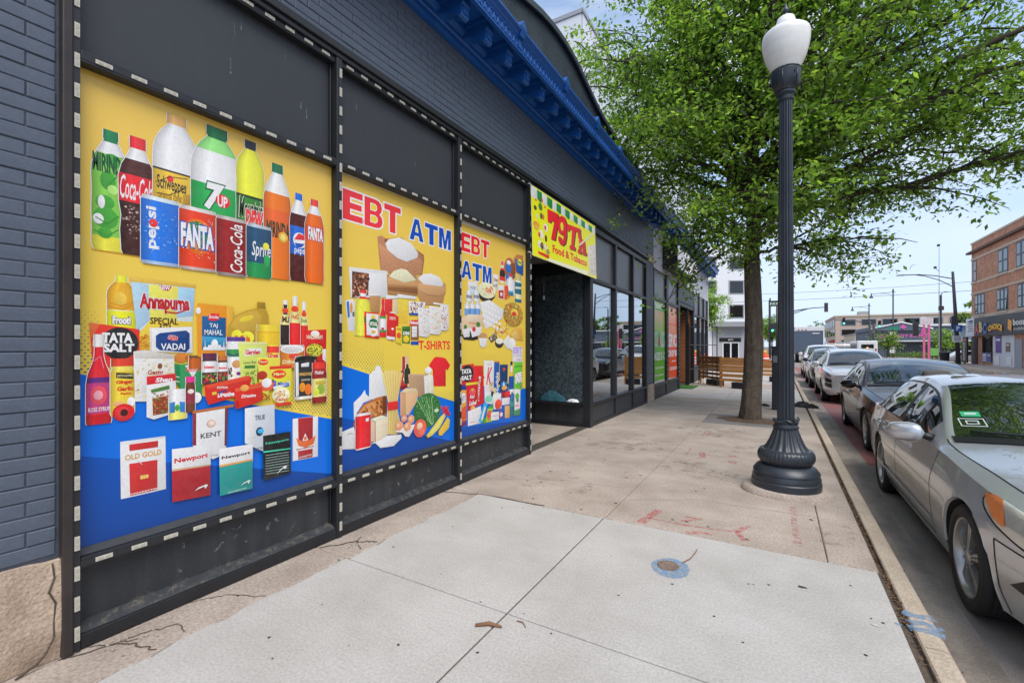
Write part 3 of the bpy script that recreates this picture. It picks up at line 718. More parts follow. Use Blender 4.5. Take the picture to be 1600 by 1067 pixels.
# front of the glass bay
fm = [8.08, 9.50, 10.86, 12.24]
for k, y in enumerate(fm[1:3]): member('mullion', -.10, .012, y, y+.10, 0, 3.76)
member('mullion', -.10, .012, 12.12, 12.24, 0, 3.76)
gl = [(8.08, 9.50), (9.60, 10.86), (10.96, 12.12)]
M_frost = mat('frosted_panel', srgb(88, 88, 91), .35, noise=(1.6, .7, srgb(66, 67, 70)), noise2=(160, .08))
for a, c in gl:
    member('transom_bar', -.10, .012, a, c, 2.72, 2.79); member('head_rail', -.10, .012, a, c, 3.66, 3.76); member('sill_bar', -.10, .018, a, c, .40, .455); member('base_rail', -.10, .01, a, c, 0, .06)
    member('kick_panel', -.08, -.02, a, c, .06, .40, M_kick, 0); member('transom_panel', -.08, -.045, a, c, 2.79, 3.66, M_frost, 0)
    q = MB(); q.box(-.056, -.048, a, c, .455, 2.72); q.build('window_pane', M_glass_shop, store)

# chalky drips and scuffs on the charcoal panels
M_scuff = paint_mat('chalky_scuff', srgb(150, 152, 154), .42, 60)
rn = random.Random(17); q = MB()
for k in range(16):
    a, c = bays[k % 3]; y = rn.uniform(a+.15, c-.15); z = rn.uniform(3.1, 3.6); L = rn.uniform(.03, .12); w = rn.uniform(.002, .005)
    q.poly([(-.054, y-w, z), (-.054, y+w, z), (-.054, y+w*.5, z+L), (-.054, y-w*.5, z+L)])
for k in range(34):
    a, c = bays[k % 3]; y = rn.uniform(a+.1, c-.1); z = rn.uniform(.14, .36); L = rn.uniform(.015, .10); w = rn.uniform(.003, .012); t_ = rn.uniform(-.5, .5)
    q.poly([(-.051, y-w, z), (-.051, y+w, z), (-.051, y+w+L*t_*2, z+L*.6), (-.051, y-w+L*t_*2, z+L*.6)])
q.build('scuff', M_scuff, store, kind='stuff')
# dirt gathered along the base rails
M_dust = paint_mat('dust', srgb(122, 116, 108), .5, 22)
for a, c in bays:
    q = MB(); q.poly([(-.0505, a, .1135), (-.0505, c, .1135), (-.0505, c, .128), (-.0505, a, .124)]); q.poly([(-.049, a, .1135), (.010, a, .0785), (.010, c, .0785), (-.049, c, .1135)][::-1]); q.build('dust', M_dust, store, kind='stuff')
# ================================================================== STREET LAMP
LX, LY = 3.07, 5.50
lamp = thing('street_lamp', 'dark fluted iron street lamp with white acorn globe beside the kerb', 'street lamp', (LX, LY, 0))
c = (LX, LY, 0)
b = MB(); P = blotch(LX, LY, .40, .385, 0, 3, 36, .06)
bo = [b.pt((p[0], p[1], -.01)) for p in P]; tp = [b.pt((LX+(p[0]-LX)*.97, LY+(p[1]-LY)*.97, .045)) for p in P]; t2 = [b.pt((LX+(p[0]-LX)*.9, LY+(p[1]-LY)*.9, .06)) for p in P]
for k in range(36):
    j = (k+1) % 36; b.face((bo[k], bo[j], tp[j], tp[k])); b.face((tp[k], tp[j], t2[j], t2[k]))
b.face(t2); b.build('concrete_pad', M_conc_old, lamp, smooth=True, sharp=60)
def lz(nm, prof, n=64, flute=None, m=M_iron, sharp=30): 
    q = MB(); q.lathe(prof, c, n, flute=flute); return q.build(nm, m, lamp, smooth=True, sharp=sharp)
lz('base_drum', [(.312, .055), (.315, .06), (.315, .125), (.305, .135), (.309, .15), (.309, .165), (.298, .19), (.296, .20), (.302, .21), (.298, .225), (.27, .262), (.245, .282), (.232, .290)])
lz('base_ring', [(.215, .28), (.222, .295), (.243, .315), (.259, .345), (.263, .375), (.257, .405), (.245, .425), (.232, .435)], 128, (44, .006))
# fluted bell
prof = []
for k in range(15):
    t_ = k/14; prof.append((.225 - .118*(t_**.62) , .43 + .235*t_))
lz('base_bell', [(.235, .425), (.236, .437), (.228, .443)], 48)
lz('base_bell', prof, 144, (18, .012), sharp=60)
lz('collar', [(.108, .655), (.118, .66), (.118, .678), (.104, .69), (.100, .705), (.108, .715), (.108, .725), (.095, .735)], 48)
# torn plastic tie around the collar
q = MB(); ring_ = []
for k in range(25):
    a = 2*math.pi*k/24; ring_.append((LX + .104*math.cos(a)*(1+.05*math.sin(5*a)), LY + .104*math.sin(a)*(1+.05*math.sin(4*a)), .728 + .012*math.sin(3*a) + .008*math.sin(7*a)))
q.tube(ring_[:-1], [.012+.006*math.sin(k*1.7) for k in range(24)], 6, closed=True); q.tube([(LX+.06, LY-.09, .73), (LX+.085, LY-.10, .755), (LX+.105, LY-.06, .775), (LX+.12, LY-.03, .75)], [.009, .014, .012, .004], 6)
q.build('tape_wrap', mat('tape_wrap', srgb(50, 56, 62), .3), lamp, smooth=True)
b = MB(); rings = []
nz_ = 12
for k in range(nz_+1):
    t_ = k/nz_; z = .725 + (4.06-.725)*t_; r = .080 - .020*t_ ; n = 128; ring_ = []
    for j in range(n):
        a = 2*math.pi*j/n; g = math.cos(16*a); rr = r - .0085*max(0, g)**1.0 + (.0 if g > 0 else .0)
        ring_.append(b.pt((LX+rr*math.cos(a), LY+rr*math.sin(a), z)))
    rings.append(ring_)
for A, B in zip(rings, rings[1:]):
    for j in range(n): b.face((A[j], A[(j+1)%n], B[(j+1)%n], B[j]))
b.build('shaft', M_iron, lamp, smooth=True, sharp=50)
lz('capital', [(.064, 4.03), (.074, 4.04), (.076, 4.06), (.068, 4.075), (.072, 4.09), (.088, 4.10), (.09, 4.12), (.082, 4.13), (.10, 4.145), (.122, 4.19), (.134, 4.25), (.137, 4.31), (.139, 4.325), (.134, 4.345), (.128, 4.35)], 48)
q = MB()
for k in range(24):
    a = 2*math.pi*k/24; q.tube([(LX+.137*math.cos(a), LY+.137*math.sin(a), 4.335), (LX+.137*math.cos(a+.26), LY+.137*math.sin(a+.26), 4.335)], .008, 5)
for k in range(6):
    a = 2*math.pi*k/6 + .3
    q.tube([(LX+.105*math.cos(a), LY+.105*math.sin(a), 4.15), (LX+.134*math.cos(a), LY+.134*math.sin(a), 4.22), (LX+.139*math.cos(a), LY+.139*math.sin(a), 4.31)], .006, 5)
q.build('capital_relief', M_iron, lamp, smooth=True, kind='stuff')
M_globe = mat('globe_acrylic', srgb(236, 236, 232), .28, noise=(2.5, .35, srgb(214, 214, 208)), streak=((2, 2, 26), .3, srgb(206, 206, 200)))
bsg = M_globe.node_tree.nodes['Principled BSDF']; bsg.inputs['Subsurface Weight'].default_value = .5; bsg.inputs['Subsurface Radius'].default_value = (.1, .1, .1)
lz('globe', [(.118, 4.33), (.132, 4.36), (.158, 4.41), (.183, 4.47), (.203, 4.54), (.216, 4.61), (.221, 4.67), (.219, 4.705), (.210, 4.73), (.185, 4.752), (.14, 4.772), (.105, 4.785), (.096, 4.80), (.100, 4.815), (.098, 4.83), (.085, 4.86), (.080, 4.885), (.062, 4.90), (.03, 4.908)], 48, m=M_globe, sharp=60)
lz('finial', [(.034, 4.90), (.036, 4.915), (.022, 4.925), (.018, 4.94), (.028, 4.955), (.030, 4.975), (.022, 4.995), (.010, 5.02), (.004, 5.05)], 16)
q = MB(); q.lathe([(.0, 0), (.018, .0), (.018, .01), (.0, .012)], (0, 0, 0), 10); q.v = [(LX+.136*math.cos(-1.0)+p[2]*.55, LY+.136*math.sin(-1.0)-p[2]*.8, 4.265+p[0]) for p in q.v]; q.build('sensor_hole', M_rubber, lamp)

# ================================================================== TREES
M_bark = mat('bark', srgb(104, 92, 80), .95, noise=(9, .7, srgb(62, 54, 46)), noise2=(60, .3), streak=((26, 26, 3.2), .75, srgb(58, 50, 44)), bump=(34, .9, .03))
M_limb = mat('limb_bark', srgb(74, 64, 56), .95, noise=(9, .6, srgb(50, 44, 38)))
def leaf_mat(name, rough=.5):
    m = bpy.data.materials.new(name); m.use_nodes = True; t = m.node_tree; t.nodes.clear(); nn = t.nodes.new; ln = t.links.new
    o = nn('ShaderNodeOutputMaterial'); a = nn('ShaderNodeAttribute'); a.attribute_name = 'Col'
    p = nn('ShaderNodeBsdfPrincipled'); p.inputs['Roughness'].default_value = rough; p.inputs['Specular IOR Level'].default_value = .35
    tr = nn('ShaderNodeBsdfTranslucent'); g = nn('ShaderNodeMixRGB'); g.blend_type = 'MULTIPLY'; g.inputs[0].default_value = 1; g.inputs[2].default_value = (1.4, 1.55, .7, 1)
    mx = nn('ShaderNodeMixShader'); mx.inputs[0].default_value = .52
    ln(a.outputs['Color'], p.inputs['Base Color']); ln(a.outputs['Color'], g.inputs[1]); ln(g.outputs[0], tr.inputs[0]); ln(p.outputs[0], mx.inputs[1]); ln(tr.outputs[0], mx.inputs[2]); ln(mx.outputs[0], o.inputs[0])
    return m
M_leaf = leaf_mat('leaf')
def leaf_mesh(name, pos, size, rng, palette, droop=.5, tint=None):
    """one bent leaf (two triangles pairs) at every point"""
    n = len(pos); L = size * rng.uniform(.5, 1.45, n); W = L * rng.uniform(.42, .6, n)
    th = rng.uniform(0, 2*np.pi, n); ph = rng.normal(-.35*droop*2, .55, n)
    d = np.stack([np.cos(th)*np.cos(ph), np.sin(th)*np.cos(ph), np.sin(ph)], 1)
    up = np.stack([rng.normal(0, .45, n), rng.normal(0, .45, n), np.ones(n)], 1)
    s = np.cross(d, up); s /= np.linalg.norm(s, axis=1)[:, None] + 1e-9
    nrm = np.cross(s, d)
    p0 = pos; p2 = pos + d*L[:, None]; mid = pos + d*(L*.48)[:, None] - nrm*(W*.22)[:, None]
    a = mid + s*(W/2)[:, None] + nrm*(W*.25)[:, None]; c = mid - s*(W/2)[:, None] + nrm*(W*.25)[:, None]
    V = np.stack([p0, a, p2, c], 1).reshape(-1, 3)
    me = bpy.data.meshes.new(name); me.vertices.add(4*n); me.vertices.foreach_set('co', V.ravel().astype(np.float32))
    idx = np.arange(n)[:, None]*4; F = np.concatenate([idx+np.array([[0, 1, 2]]), idx+np.array([[0, 2, 3]])], 1).ravel()
    me.loops.add(6*n); me.loops.foreach_set('vertex_index', F.astype(np.int32)); me.polygons.add(2*n); me.polygons.foreach_set('loop_start', np.arange(0, 6*n, 3, dtype=np.int32))
    me.update(calc_edges=True)
    at = me.color_attributes.new('Col', 'FLOAT_COLOR', 'POINT')
    pal = np.array(palette); w = rng.random(n)[:, None]; k = rng.integers(0, len(pal), n); k2 = rng.integers(0, len(pal), n)
    col = pal[k]*w + pal[k2]*(1-w); col = col if tint is None else col*tint[:, None]; col = np.repeat(col, 4, 0); at.data.foreach_set('color', np.concatenate([col, np.ones((4*n, 1))], 1).ravel().astype(np.float32))
    me.materials.append(M_leaf)
    return me
GREENS = [srgb(116, 146, 66), srgb(138, 168, 76), srgb(92, 122, 56), srgb(166, 190, 96), srgb(104, 134, 60)]

def grow(origin, targets, rng, r0, limb_n=9, lead=0.0, top=9.0):
    """bent limbs from origin to each target; returns (paths with radii, twig points)"""
    paths = []; pts = []
    o0 = np.array(origin, float)
    for T, rr in targets:
        T = np.array(T, float); n = limb_n; P = []
        o = o0 + np.array([0, 0, 1.0])*lead*np.clip((T[2]-o0[2]-.6)/(top-o0[2])*1.0 + rng.uniform(-.12, .12), 0, .95)
        side = rng.normal(0, .18, 3)
        for k in range(n+1):
            t_ = k/n
            p = o*(1-t_) + T*t_ + side*math.sin(math.pi*t_)*np.linalg.norm(T-o)*.3
            p[2] += math.sin(math.pi*t_)*.10*np.linalg.norm(T-o)
            P.append(p + rng.normal(0, .03, 3)*(0 < k < n))
        rad = [rr*(1-.86*k/n) for k in range(n+1)]
        paths.append((P, rad))
        for k in range(3, n+1):
            m = 2 if k < n else 3
            for _ in range(m):
                base = P[k]; L = rng.uniform(.8, 1.9)*(1.15-.5*k/n)
                v = rng.normal(0, 1, 3); v[2] *= .55; v /= np.linalg.norm(v); dirm = (T-o)/np.linalg.norm(T-o); v = v*.8 + dirm*.5; v /= np.linalg.norm(v)
                Q = [base + v*L*t2 + np.array([0, 0, -.25*L*t2*t2]) + rng.normal(0, .02, 3) for t2 in (0, .25, .5, .75, 1)]
                paths.append((Q, [max(.008, rad[k]*.5), .02, .014, .009, .005])); pts.append(Q)
    return paths, pts

def make_tree(name, label, base, targets, fork, trunk_r, n_leaf, leaf_size, seed, trunk_bend=(0, 0), palette=GREENS, group=None, spread=.34, flare=1.25, twigs=5, cull=None, lead=0.0):
    rng = np.random.default_rng(seed)
    t = thing(name, label, 'tree', base, group)
    b = MB(); H = fork[2]-base[2]; P = []; Rr = []
    for k in range(13):
        s = k/12; P.append((base[0]+(fork[0]-base[0])*s + trunk_bend[0]*math.sin(math.pi*s), base[1]+(fork[1]-base[1])*s + trunk_bend[1]*math.sin(math.pi*s), base[2]-.03+H*s))
        Rr.append(trunk_r*(1-.22*s)*(1+(flare-1)*max(0, 1-s*7)**2))
    n = 40; rings = []
    for (x, y, z), r in zip(P, Rr):
        rings.append([b.pt((x+r*math.cos(a)*(1+.05*math.sin(3*a+z)+.035*math.sin(9*a+z*2)+.02*math.sin(17*a-z*3)), y+r*math.sin(a)*(1+.05*math.sin(3*a+z)+.035*math.sin(9*a+z*2)+.02*math.sin(17*a-z*3)), z)) for a in [2*math.pi*j/n for j in range(n)]])
    for A, B in zip(rings, rings[1:]):
        for j in range(n): b.face((A[j], A[(j+1)%n], B[(j+1)%n], B[j]))
    b.face(rings[-1]); tr = b.build('trunk', M_bark, t, smooth=True)
    paths, tw = grow(fork, targets, rng, trunk_r, 9, lead, max(q[0][2] for q in targets))
    lb = MB()
    if lead: lb.tube([(fork[0], fork[1], fork[2]-.1), (fork[0]+.06, fork[1]+.03, fork[2]+lead*.35), (fork[0]-.04, fork[1], fork[2]+lead*.7), (fork[0]+.02, fork[1], fork[2]+lead)], [trunk_r*.78, trunk_r*.62, trunk_r*.4, trunk_r*.15], 14)
    for Q, rad in paths: lb.tube(Q, rad, 6 if rad[0] > .03 else 4, cap=False)
    # fine twigs with leaves along them
    pos = []
    for Q in tw:
        for _ in range(twigs):
            k = rng.integers(1, 5); t2 = rng.random(); s = Q[k-1]*(1-t2) + Q[k]*t2
            v = rng.normal(0, 1, 3); v[2] = v[2]*.5 - .25; v /= np.linalg.norm(v); L = rng.uniform(.3, .85)
            e = s + v*L + np.array([0, 0, -.18*L])
            pos.append((s, e))
            if rng.random() < .25: lb.tube([s, (s+e)/2 + rng.normal(0, .02, 3), e], [.006, .004, .002], 3, cap=False)
    lb.build('limbs', M_limb, tr, smooth=True)
    S = np.array([p[0] for p in pos]); E = np.array([p[1] for p in pos])
    k = rng.integers(0, len(pos), n_leaf); u = rng.random(n_leaf)[:, None]**.8
    pts = S[k]*(1-u) + E[k]*u + rng.normal(0, spread*.3, (n_leaf, 3))*np.array([1, 1, .8])
    if cull is not None: pts = pts[cull(pts)]
    tint = .5+.9*rng.random(len(pos)); me = leaf_mesh('crown', pts, leaf_size, rng, palette, tint=tint[k])
    link_mesh('crown', me, t)
    return t
T0 = (2.66, 10.6)
rng = np.random.default_rng(5); tg = []
# main limbs (end point, radius at the fork) as the photograph shows them
for p, r in (((.2, 10.3, 5.4), .09), ((-.4, 9.2, 7.6), .09), ((.5, 9.5, 9.2), .10), ((1.9, 10.2, 10.6), .13), ((2.8, 11.5, 11.3), .13), ((1.2, 12.6, 9.5), .1), ((3.6, 9.3, 9.6), .1),
             ((5.4, 10.4, 7.9), .14), ((6.4, 11.6, 9.2), .12), ((7.2, 10.0, 6.1), .11), ((7.6, 12.5, 6.9), .1), ((6.2, 8.9, 7.8), .1), ((4.6, 8.6, 6.6), .08), ((5.2, 13.6, 8.2), .1), ((3.4, 13.8, 8.0), .09),
             ((1.6, 8.9, 5.9), .07), ((3.6, 8.9, 5.4), .06), ((5.0, 9.8, 5.4), .06), ((6.3, 10.6, 5.8), .06), ((1.2, 13.4, 5.6), .07), ((4.4, 12.8, 5.2), .06), ((7.4, 11.4, 5.9), .06), ((8.0, 10.9, 8.0), .1), ((2.2, 9.2, 8.2), .08), ((4.2, 10.0, 10.4), .1), ((7.0, 9.4, 9.6), .09), ((-.6, 11.5, 8.4), .09), ((.6, 11.0, 10.2), .09), ((5.8, 9.6, 10.4), .09)):
    tg.append((p, r))
for p, r in (((2.0, 9.3, 4.2), .05), ((5.2, 11.7, 4.5), .05), ((4.1, 11.2, 3.6), .04), ((6.8, 12.4, 5.2), .06),
             ((3.4, 9.0, 4.0), .045), ((4.2, 9.4, 5.6), .06), ((8.4, 12.0, 5.6), .08), ((8.8, 11.4, 7.2), .08), ((-.4, 11.0, 6.9), .08), ((5.6, 10.6, 5.9), .07), ((6.0, 11.0, 7.0), .08), ((2.6, 9.6, 6.9), .06), ((3.4, 9.9, 7.9), .06), ((1.2, 10.2, 7.4), .07), ((.2, 9.8, 6.4), .07), ((4.8, 10.0, 8.6), .08), ((6.6, 10.2, 8.4), .08)):
    tg.append((p, r))
tg += [((1.5, 9.9, 3.7), .035)]
for p in ((.0, 9.6, 7.0), (-.2, 10.4, 8.8), (1.0, 9.4, 8.0), (.8, 10.6, 9.4), (2.0, 9.8, 9.4), (.2, 9.4, 5.6), (1.4, 9.6, 6.6), (2.8, 9.2, 8.6), (3.2, 9.4, 6.2)): tg.append((p, .07))
make_tree('street_tree', 'big leafy green street tree with a dark straight trunk in the pavement pit', (2.5, 10.45, 0), tg, (2.54, 10.45, 3.3), .185, 102000, .096, 5, (.05, 0), flare=1.16, twigs=5, lead=4.2)
# ================================================================== NEXT SHOP (bright windows, second blue cornice)
shop = thing('shop_building', 'pale low shop with white sign box, bright poster windows and a second blue cornice', 'building', (0, 18.5, 0))
M_palewall = mat('pale_render', srgb(196, 198, 208), .7, noise=(1.2, .3, srgb(180, 182, 192)))
b = MB(); b.box(-.3, -.02, 12.99, 24.7, 3.72, 4.95); b.box(-.3, .0, 24.3, 24.7, 0, 3.72); b.box(-8, -.3, 24.4, 24.7, 0, 4.95); b.box(-8, -.3, 12.99, 24.4, 4.0, 4.2); b.build('wall', M_palewall, shop)
b = MB(); b.box(-.3, -.05, 12.99, 24.7, 5.35, 6.1); b.build('parapet', M_palewall, shop)
b = MB(); b.prism([(-.02, 4.92), (.05, 4.92), (.06, 5.0), (.10, 5.04), (.10, 5.10), (.40, 5.10), (.40, 5.02), (.44, 5.02), (.44, 5.18), (.50, 5.22), (.50, 5.26), (.2, 5.32), (-.02, 5.36)], 'y', 13.02, 24.6)
M_blue2 = mat('cornice_bright_blue', srgb(40, 100, 172), .45, noise=(2.5, .3, srgb(34, 84, 150)))
c2 = b.build('cornice', M_blue2, shop)
q = MB(); q.prism([(.06, 5.098), (.06, 4.96), (.14, 4.94), (.24, 4.90), (.31, 4.89), (.34, 4.93), (.36, 5.0), (.37, 5.098)], 'y', -.09, .09); bm2 = q.mesh('bracket', M_blue2)
y = 13.3
while y < 24.5: link_mesh('bracket', bm2, c2, (0, y, 0)); y += .43
def smember(*a, **k): return member(*a, parent=shop, **k)
M_greyframe = mat('grey_frame', srgb(64, 66, 70), .45)
for y0, y1 in ((12.985, 13.05), (14.66, 14.95), (16.60, 16.92)): smember('mullion', -.12, .01, y0, y1, 0, 3.72, bev=.004)
for a, c in ((13.05, 14.66), (14.95, 16.60)):
    smember('transom_bar', -.10, .006, a, c, 2.83, 2.92, M_greyframe); smember('sill_bar', -.1, .02, a, c, .36, .43, M_greyframe); smember('base_rail', -.1, .005, a, c, 0, .05)
    smember('kick_panel', -.09, -.02, a, c, .05, .36, M_kick, 0); smember('transom_panel', -.09, -.04, a, c, 2.92, 3.70, M_frost, 0)
    q = MB(); q.box(-.07, -.062, a, c, .43, 2.83); q.build('window_pane', M_glass_far, shop)
# little black and white taped strip beside the posters
for y in (14.80, 16.75):
    s_ = MB(); s_.box(.0105, .0125, y-.03, y+.03, .4, 2.9); so = s_.build('light_strip', M_strip, shop)
    z = .47
    while z < 2.85: link_mesh('led_module', led_v, so, (.0127, y, z)); z += .148
# timber lined entrance
M_cedar = mat('cedar_boards', srgb(168, 104, 66), .6, streak=((2, 2, 22), .6, srgb(128, 76, 48)), noise2=(60, .12))
b = MB(); b.box(-2.3, -2.22, 16.9, 20.0, 0, 3.7); b.box(-2.3, -.1, 16.86, 16.90, 0, 3.7); b.box(-2.22, -.3, 16.92, 20.0, 3.5, 3.6); b.build('recess_wall', M_dark, shop)
k = 0; z = .03
while z < 2.9: q = MB(); q.box(-2.20, -.12, 19.86, 19.885 + .004*(k % 2), z, z + .135); q.build('board', M_cedar, shop); z += .145; k += 1
b = MB(); b.box(-2.22, -.1, 19.9, 19.98, 0, 3.6); b.build('recess_wall', M_dark, shop)
smember('mullion', -.12, .01, 19.9, 20.15, 0, 3.72, bev=.004); smember('mullion', -.1, .0, 18.6, 18.66, 0, 3.0); smember('head_rail', -.12, .01, 16.92, 20.15, 2.95, 3.08)
smember('roller_box', -.3, .005, 16.93, 19.89, 3.10, 3.70, M_black)
for a, c in ((20.15, 21.5), (21.6, 22.9), (23.0, 24.2)):
    smember('mullion', -.1, .012, c, c+.1, 0, 3.72); smember('transom_bar', -.1, .01, a, c, 2.75, 2.83); smember('transom_panel', -.09, -.04, a, c, 2.83, 3.70, M_frost, 0); smember('sill_bar', -.1, .015, a, c, .6, .66); smember('kick_panel', -.09, -.02, a, c, .0, .6, M_kick, 0)
    q = MB(); q.box(-.06, -.052, a, c, .66, 2.75); q.build('window_pane', M_glass_shop, shop)
q = MB(); q.box(-8, -7.9, 12.99, 24.4, 0, 4.0); q.build('inner_wall', M_dark, shop)
q = MB(); q.box(-7.9, -.1, 20.15, 24.3, .0, .04); q.build('display_floor', M_dark, shop)
# sign box with a faded red panel
sg = thing('sign_box', 'white lightbox sign with faded red lettering above the bright windows', 'shop sign', (.2, 16.2, 3.88))
b = MB(); b.box(.0, .36, 14.22, 18.25, 3.86, 4.66); b.build('cabinet', M_black, sg, bevel=.015)
M_signface = mat('sign_face', srgb(238, 234, 236), .35, noise=(.9, .3, srgb(236, 220, 222)))
q = MB(); q.box(.361, .372, 14.28, 18.19, 3.92, 4.60); q.build('sign_panel', M_signface, sg)
q = MB(); q.box(-.02, .42, 14.2, 14.22, 3.84, 4.69); q.build('cabinet_end', M_black, sg)
M_fadedred = mat('faded_red', srgb(226, 176, 180), .5)
def wall_text(txt, y0, y1, z0, z1, x, m, parent, bold=.0, name='lettering', **k):
    v, f = tmesh(txt, bold, **k); q = MB(); q.v = [(x, y0+(y1-y0)*p[0], z0+(z1-z0)*p[1]) for p in v]; q.f = f; q.m = [0]*len(f); q.c = [None]*len(f); return q.build(name, m, parent)
wall_text('BARBER', 15.0, 17.5, 4.14, 4.42, .374, M_fadedred, sg) if False else None
b = MB(); b.box(.372, .3735, 14.7, 17.7, 4.16, 4.20); b.box(.372, .3735, 14.7, 17.7, 4.36, 4.39); b.build('faded_stripe', M_fadedred, sg, kind='stuff')
# green doormat, gate
M_turf = mat('green_turf', srgb(64, 122, 44), .95, noise=(30, .6, srgb(44, 92, 34)), bump=(200, 1, .01))
b = MB(); b.box(-.45, .42, 16.95, 18.25, .002, .03); tag(b.build('doormat', M_turf), 'green artificial turf mat lying before the timber lined entrance', 'doormat')
gt = thing('metal_gate', 'black barred metal gate standing open across the edge of the pavement', 'gate', (.05, 18.75, 0))
def gp(u, z): return (.05 + .95*u, 18.62 + .25*u, z)
b = MB(); b.tube([gp(0, .06), gp(1, .06), gp(1, 2.25), gp(0, 2.25)], .02, 6, closed=True); b.build('gate_frame', M_black, gt)
for z in (.62, 1.55): b = MB(); b.tube([gp(0, z), gp(1, z)], .016, 6); b.build('rail', M_black, gt)
for k in range(1, 6): b = MB(); b.tube([gp(k/6, .06), gp(k/6, 2.25)], .010, 5); b.build('bar', M_black, gt)
b = MB(); b.tube([gp(-.03, 0), gp(-.03, 2.4)], .028, 8); b.build('gate_post', M_black, gt)

# ================================================================== TIMBER SCREENS ROUND THE PATIO
M_pine = mat('pine_boards', srgb(206, 148, 88), .65, streak=((3, 3, 30), .6, srgb(160, 108, 66)), noise2=(50, .12))
M_pine2 = mat('pine_boards_dark', srgb(186, 126, 74), .65, streak=((3, 3, 30), .6, srgb(140, 92, 56)), noise2=(50, .12))
def screen(a, c, label, seed, h=1.14, gaps=((.28, .36), (.56, .63)), skip=0):
    t = thing('timber_screen', label, 'wooden screen', (a[0], a[1], 0), 'timber screens around the patio')
    dx, dy = c[0]-a[0], c[1]-a[1]; L = math.hypot(dx, dy); ux, uy = dx/L, dy/L; rot = math.atan2(dy, dx); rn = random.Random(seed)
    for s in (0.03, L-.03):
        q = MB(); q.obox((a[0]+ux*s, a[1]+uy*s, 0), .09, .05, h-.01, rot); q.build('post', M_pine2, t)
    n = max(2, int(L/.42)); z = .24; k = 0
    while z < h-.05:
        hh = rn.choice((.10, .12, .14)); hh = min(hh, h-z)
        q = MB(); q.obox((a[0]+dx*.5 - uy*-.035, a[1]+dy*.5 - ux*.035, z), L, .022, hh, rot + rn.uniform(-.002, .002)); q.build('plank', rn.choice((M_pine, M_pine, M_pine2)), t)
        z += hh + (.05 if z < .40 else rn.choice((.006, .012))); k += 1
    q = MB(); q.obox((a[0]+dx*.72, a[1]+dy*.72, 0), L*.5, .3, .22, rot); q.build('planter_box', M_black, t)
    return t
screen((1.17, 18.3), (2.15, 17.85), 'pine board screen standing just left of the street tree trunk', 1)
screen((.25, 20.0), (1.15, 18.8), 'pine board screen behind the black gate, end on to the shop', 2)
screen((2.25, 22.5), (3.3, 22.0), 'low pine board screen half hidden behind the tree trunk', 3, .9)

# ================================================================== WHITE APARTMENT BLOCK
M_clad = mat('white_cladding', srgb(214, 216, 222), .45, noise=(.35, .4, srgb(200, 203, 210)))
M_groove = mat('cladding_joint', srgb(150, 154, 162), .6)
apt = thing('apartment_block', 'white panel clad apartment block rising behind the arched shop', 'building', (-8, 31, 0))
b = MB(); b.box(-24, -7.1, 25.6, 38, 0, 21.4); b.build('wall', M_groove, apt)
b = MB(); b.box(-7.1, -2.55, 25.6, 38, 0, 17.5); b.build('wall', M_groove, apt)
def cladding(x, y0, y1, z0, z1, ny, nz):
    for i in range(ny):
        for j in range(nz):
            q = MB(); q.box(x, x+.03, y0+(y1-y0)*i/ny+.02, y0+(y1-y0)*(i+1)/ny-.02, z0+(z1-z0)*j/nz+.02, z0+(z1-z0)*(j+1)/nz-.02); q.build('panel', M_clad, apt)
def cladding_x(y, x0, x1, z0, z1, nx, nz):
    for i in range(nx):
        for j in range(nz):
            q = MB(); q.box(x0+(x1-x0)*i/nx+.02, x0+(x1-x0)*(i+1)/nx-.02, y-.03, y, z0+(z1-z0)*j/nz+.02, z0+(z1-z0)*(j+1)/nz-.02); q.build('panel', M_clad, apt)
cladding(-7.1, 25.6, 38, 17.6, 21.4, 6, 1); cladding(-2.55, 25.6, 38, 3.5, 17.5, 6, 5)
cladding_x(25.6, -24, -7.12, 6, 21.4, 7, 5); cladding_x(25.6, -7.05, -2.56, 6, 17.5, 2, 4)
b = MB(); b.box(-24.1, -7.0, 25.5, 38.1, 21.4, 21.65); b.build('roof_edge', M_groove, apt); b = MB(); b.box(-7.1, -2.45, 25.5, 38.1, 17.5, 17.72); b.build('roof_edge', M_groove, apt)
for y in (27.7, 31.5, 35.2):
    q = MB(); q.box(-7.07, -7.03, y, y+1.5, 18.2, 20.3); w = q.build('window', M_black, apt); q = MB(); q.box(-7.03, -7.02, y+.08, y+1.42, 18.3, 20.2); q.build('pane', M_glass_far, w)
for z in (5, 8.2, 11.4, 14.4):
    for y in (27.2, 31.0, 34.8):
        q = MB(); q.box(-2.52, -2.47, y, y+1.8, z, z+1.9); w = q.build('window', M_black, apt); q = MB(); q.box(-2.47, -2.46, y+.08, y+1.72, z+.08, z+1.82); q.build('pane', M_glass_far, w)
# corner building with the lobby doors, across the side street
lob = thing('corner_building', 'white corner building with grey canopy over glazed lobby doors', 'building', (-2, 60, 0))
ang = R(30); ox, oy = .3, 64.0
def lp(u, v, z): return (ox - u*math.cos(ang) - v*math.sin(ang), oy - u*math.sin(ang) + v*math.cos(ang), z)   # u leftwards along the angled face, v into the block
def lbox(nm, u0, u1, v0, v1, z0, z1, m, parent=None):
    q = MB(); i = [q.pt(lp(*p)) for p in ((u0,v0,z0),(u1,v0,z0),(u1,v1,z0),(u0,v1,z0),(u0,v0,z1),(u1,v0,z1),(u1,v1,z1),(u0,v1,z1))]
    for f in ((0,3,2,1),(4,5,6,7),(0,1,5,4),(1,2,6,5),(2,3,7,6),(3,0,4,7)): q.face([i[k] for k in f])
    return q.build(nm, m, parent or lob)
lbox('wall', .0, 7.5, .0, 9, -.1, 14, M_white)
q = MB(); q.box(-14, .25, 64.6, 90, 0, 13.8); q.build('wall', M_white, lob)
M_grey = mat('grey_panel', srgb(150, 152, 158), .6)
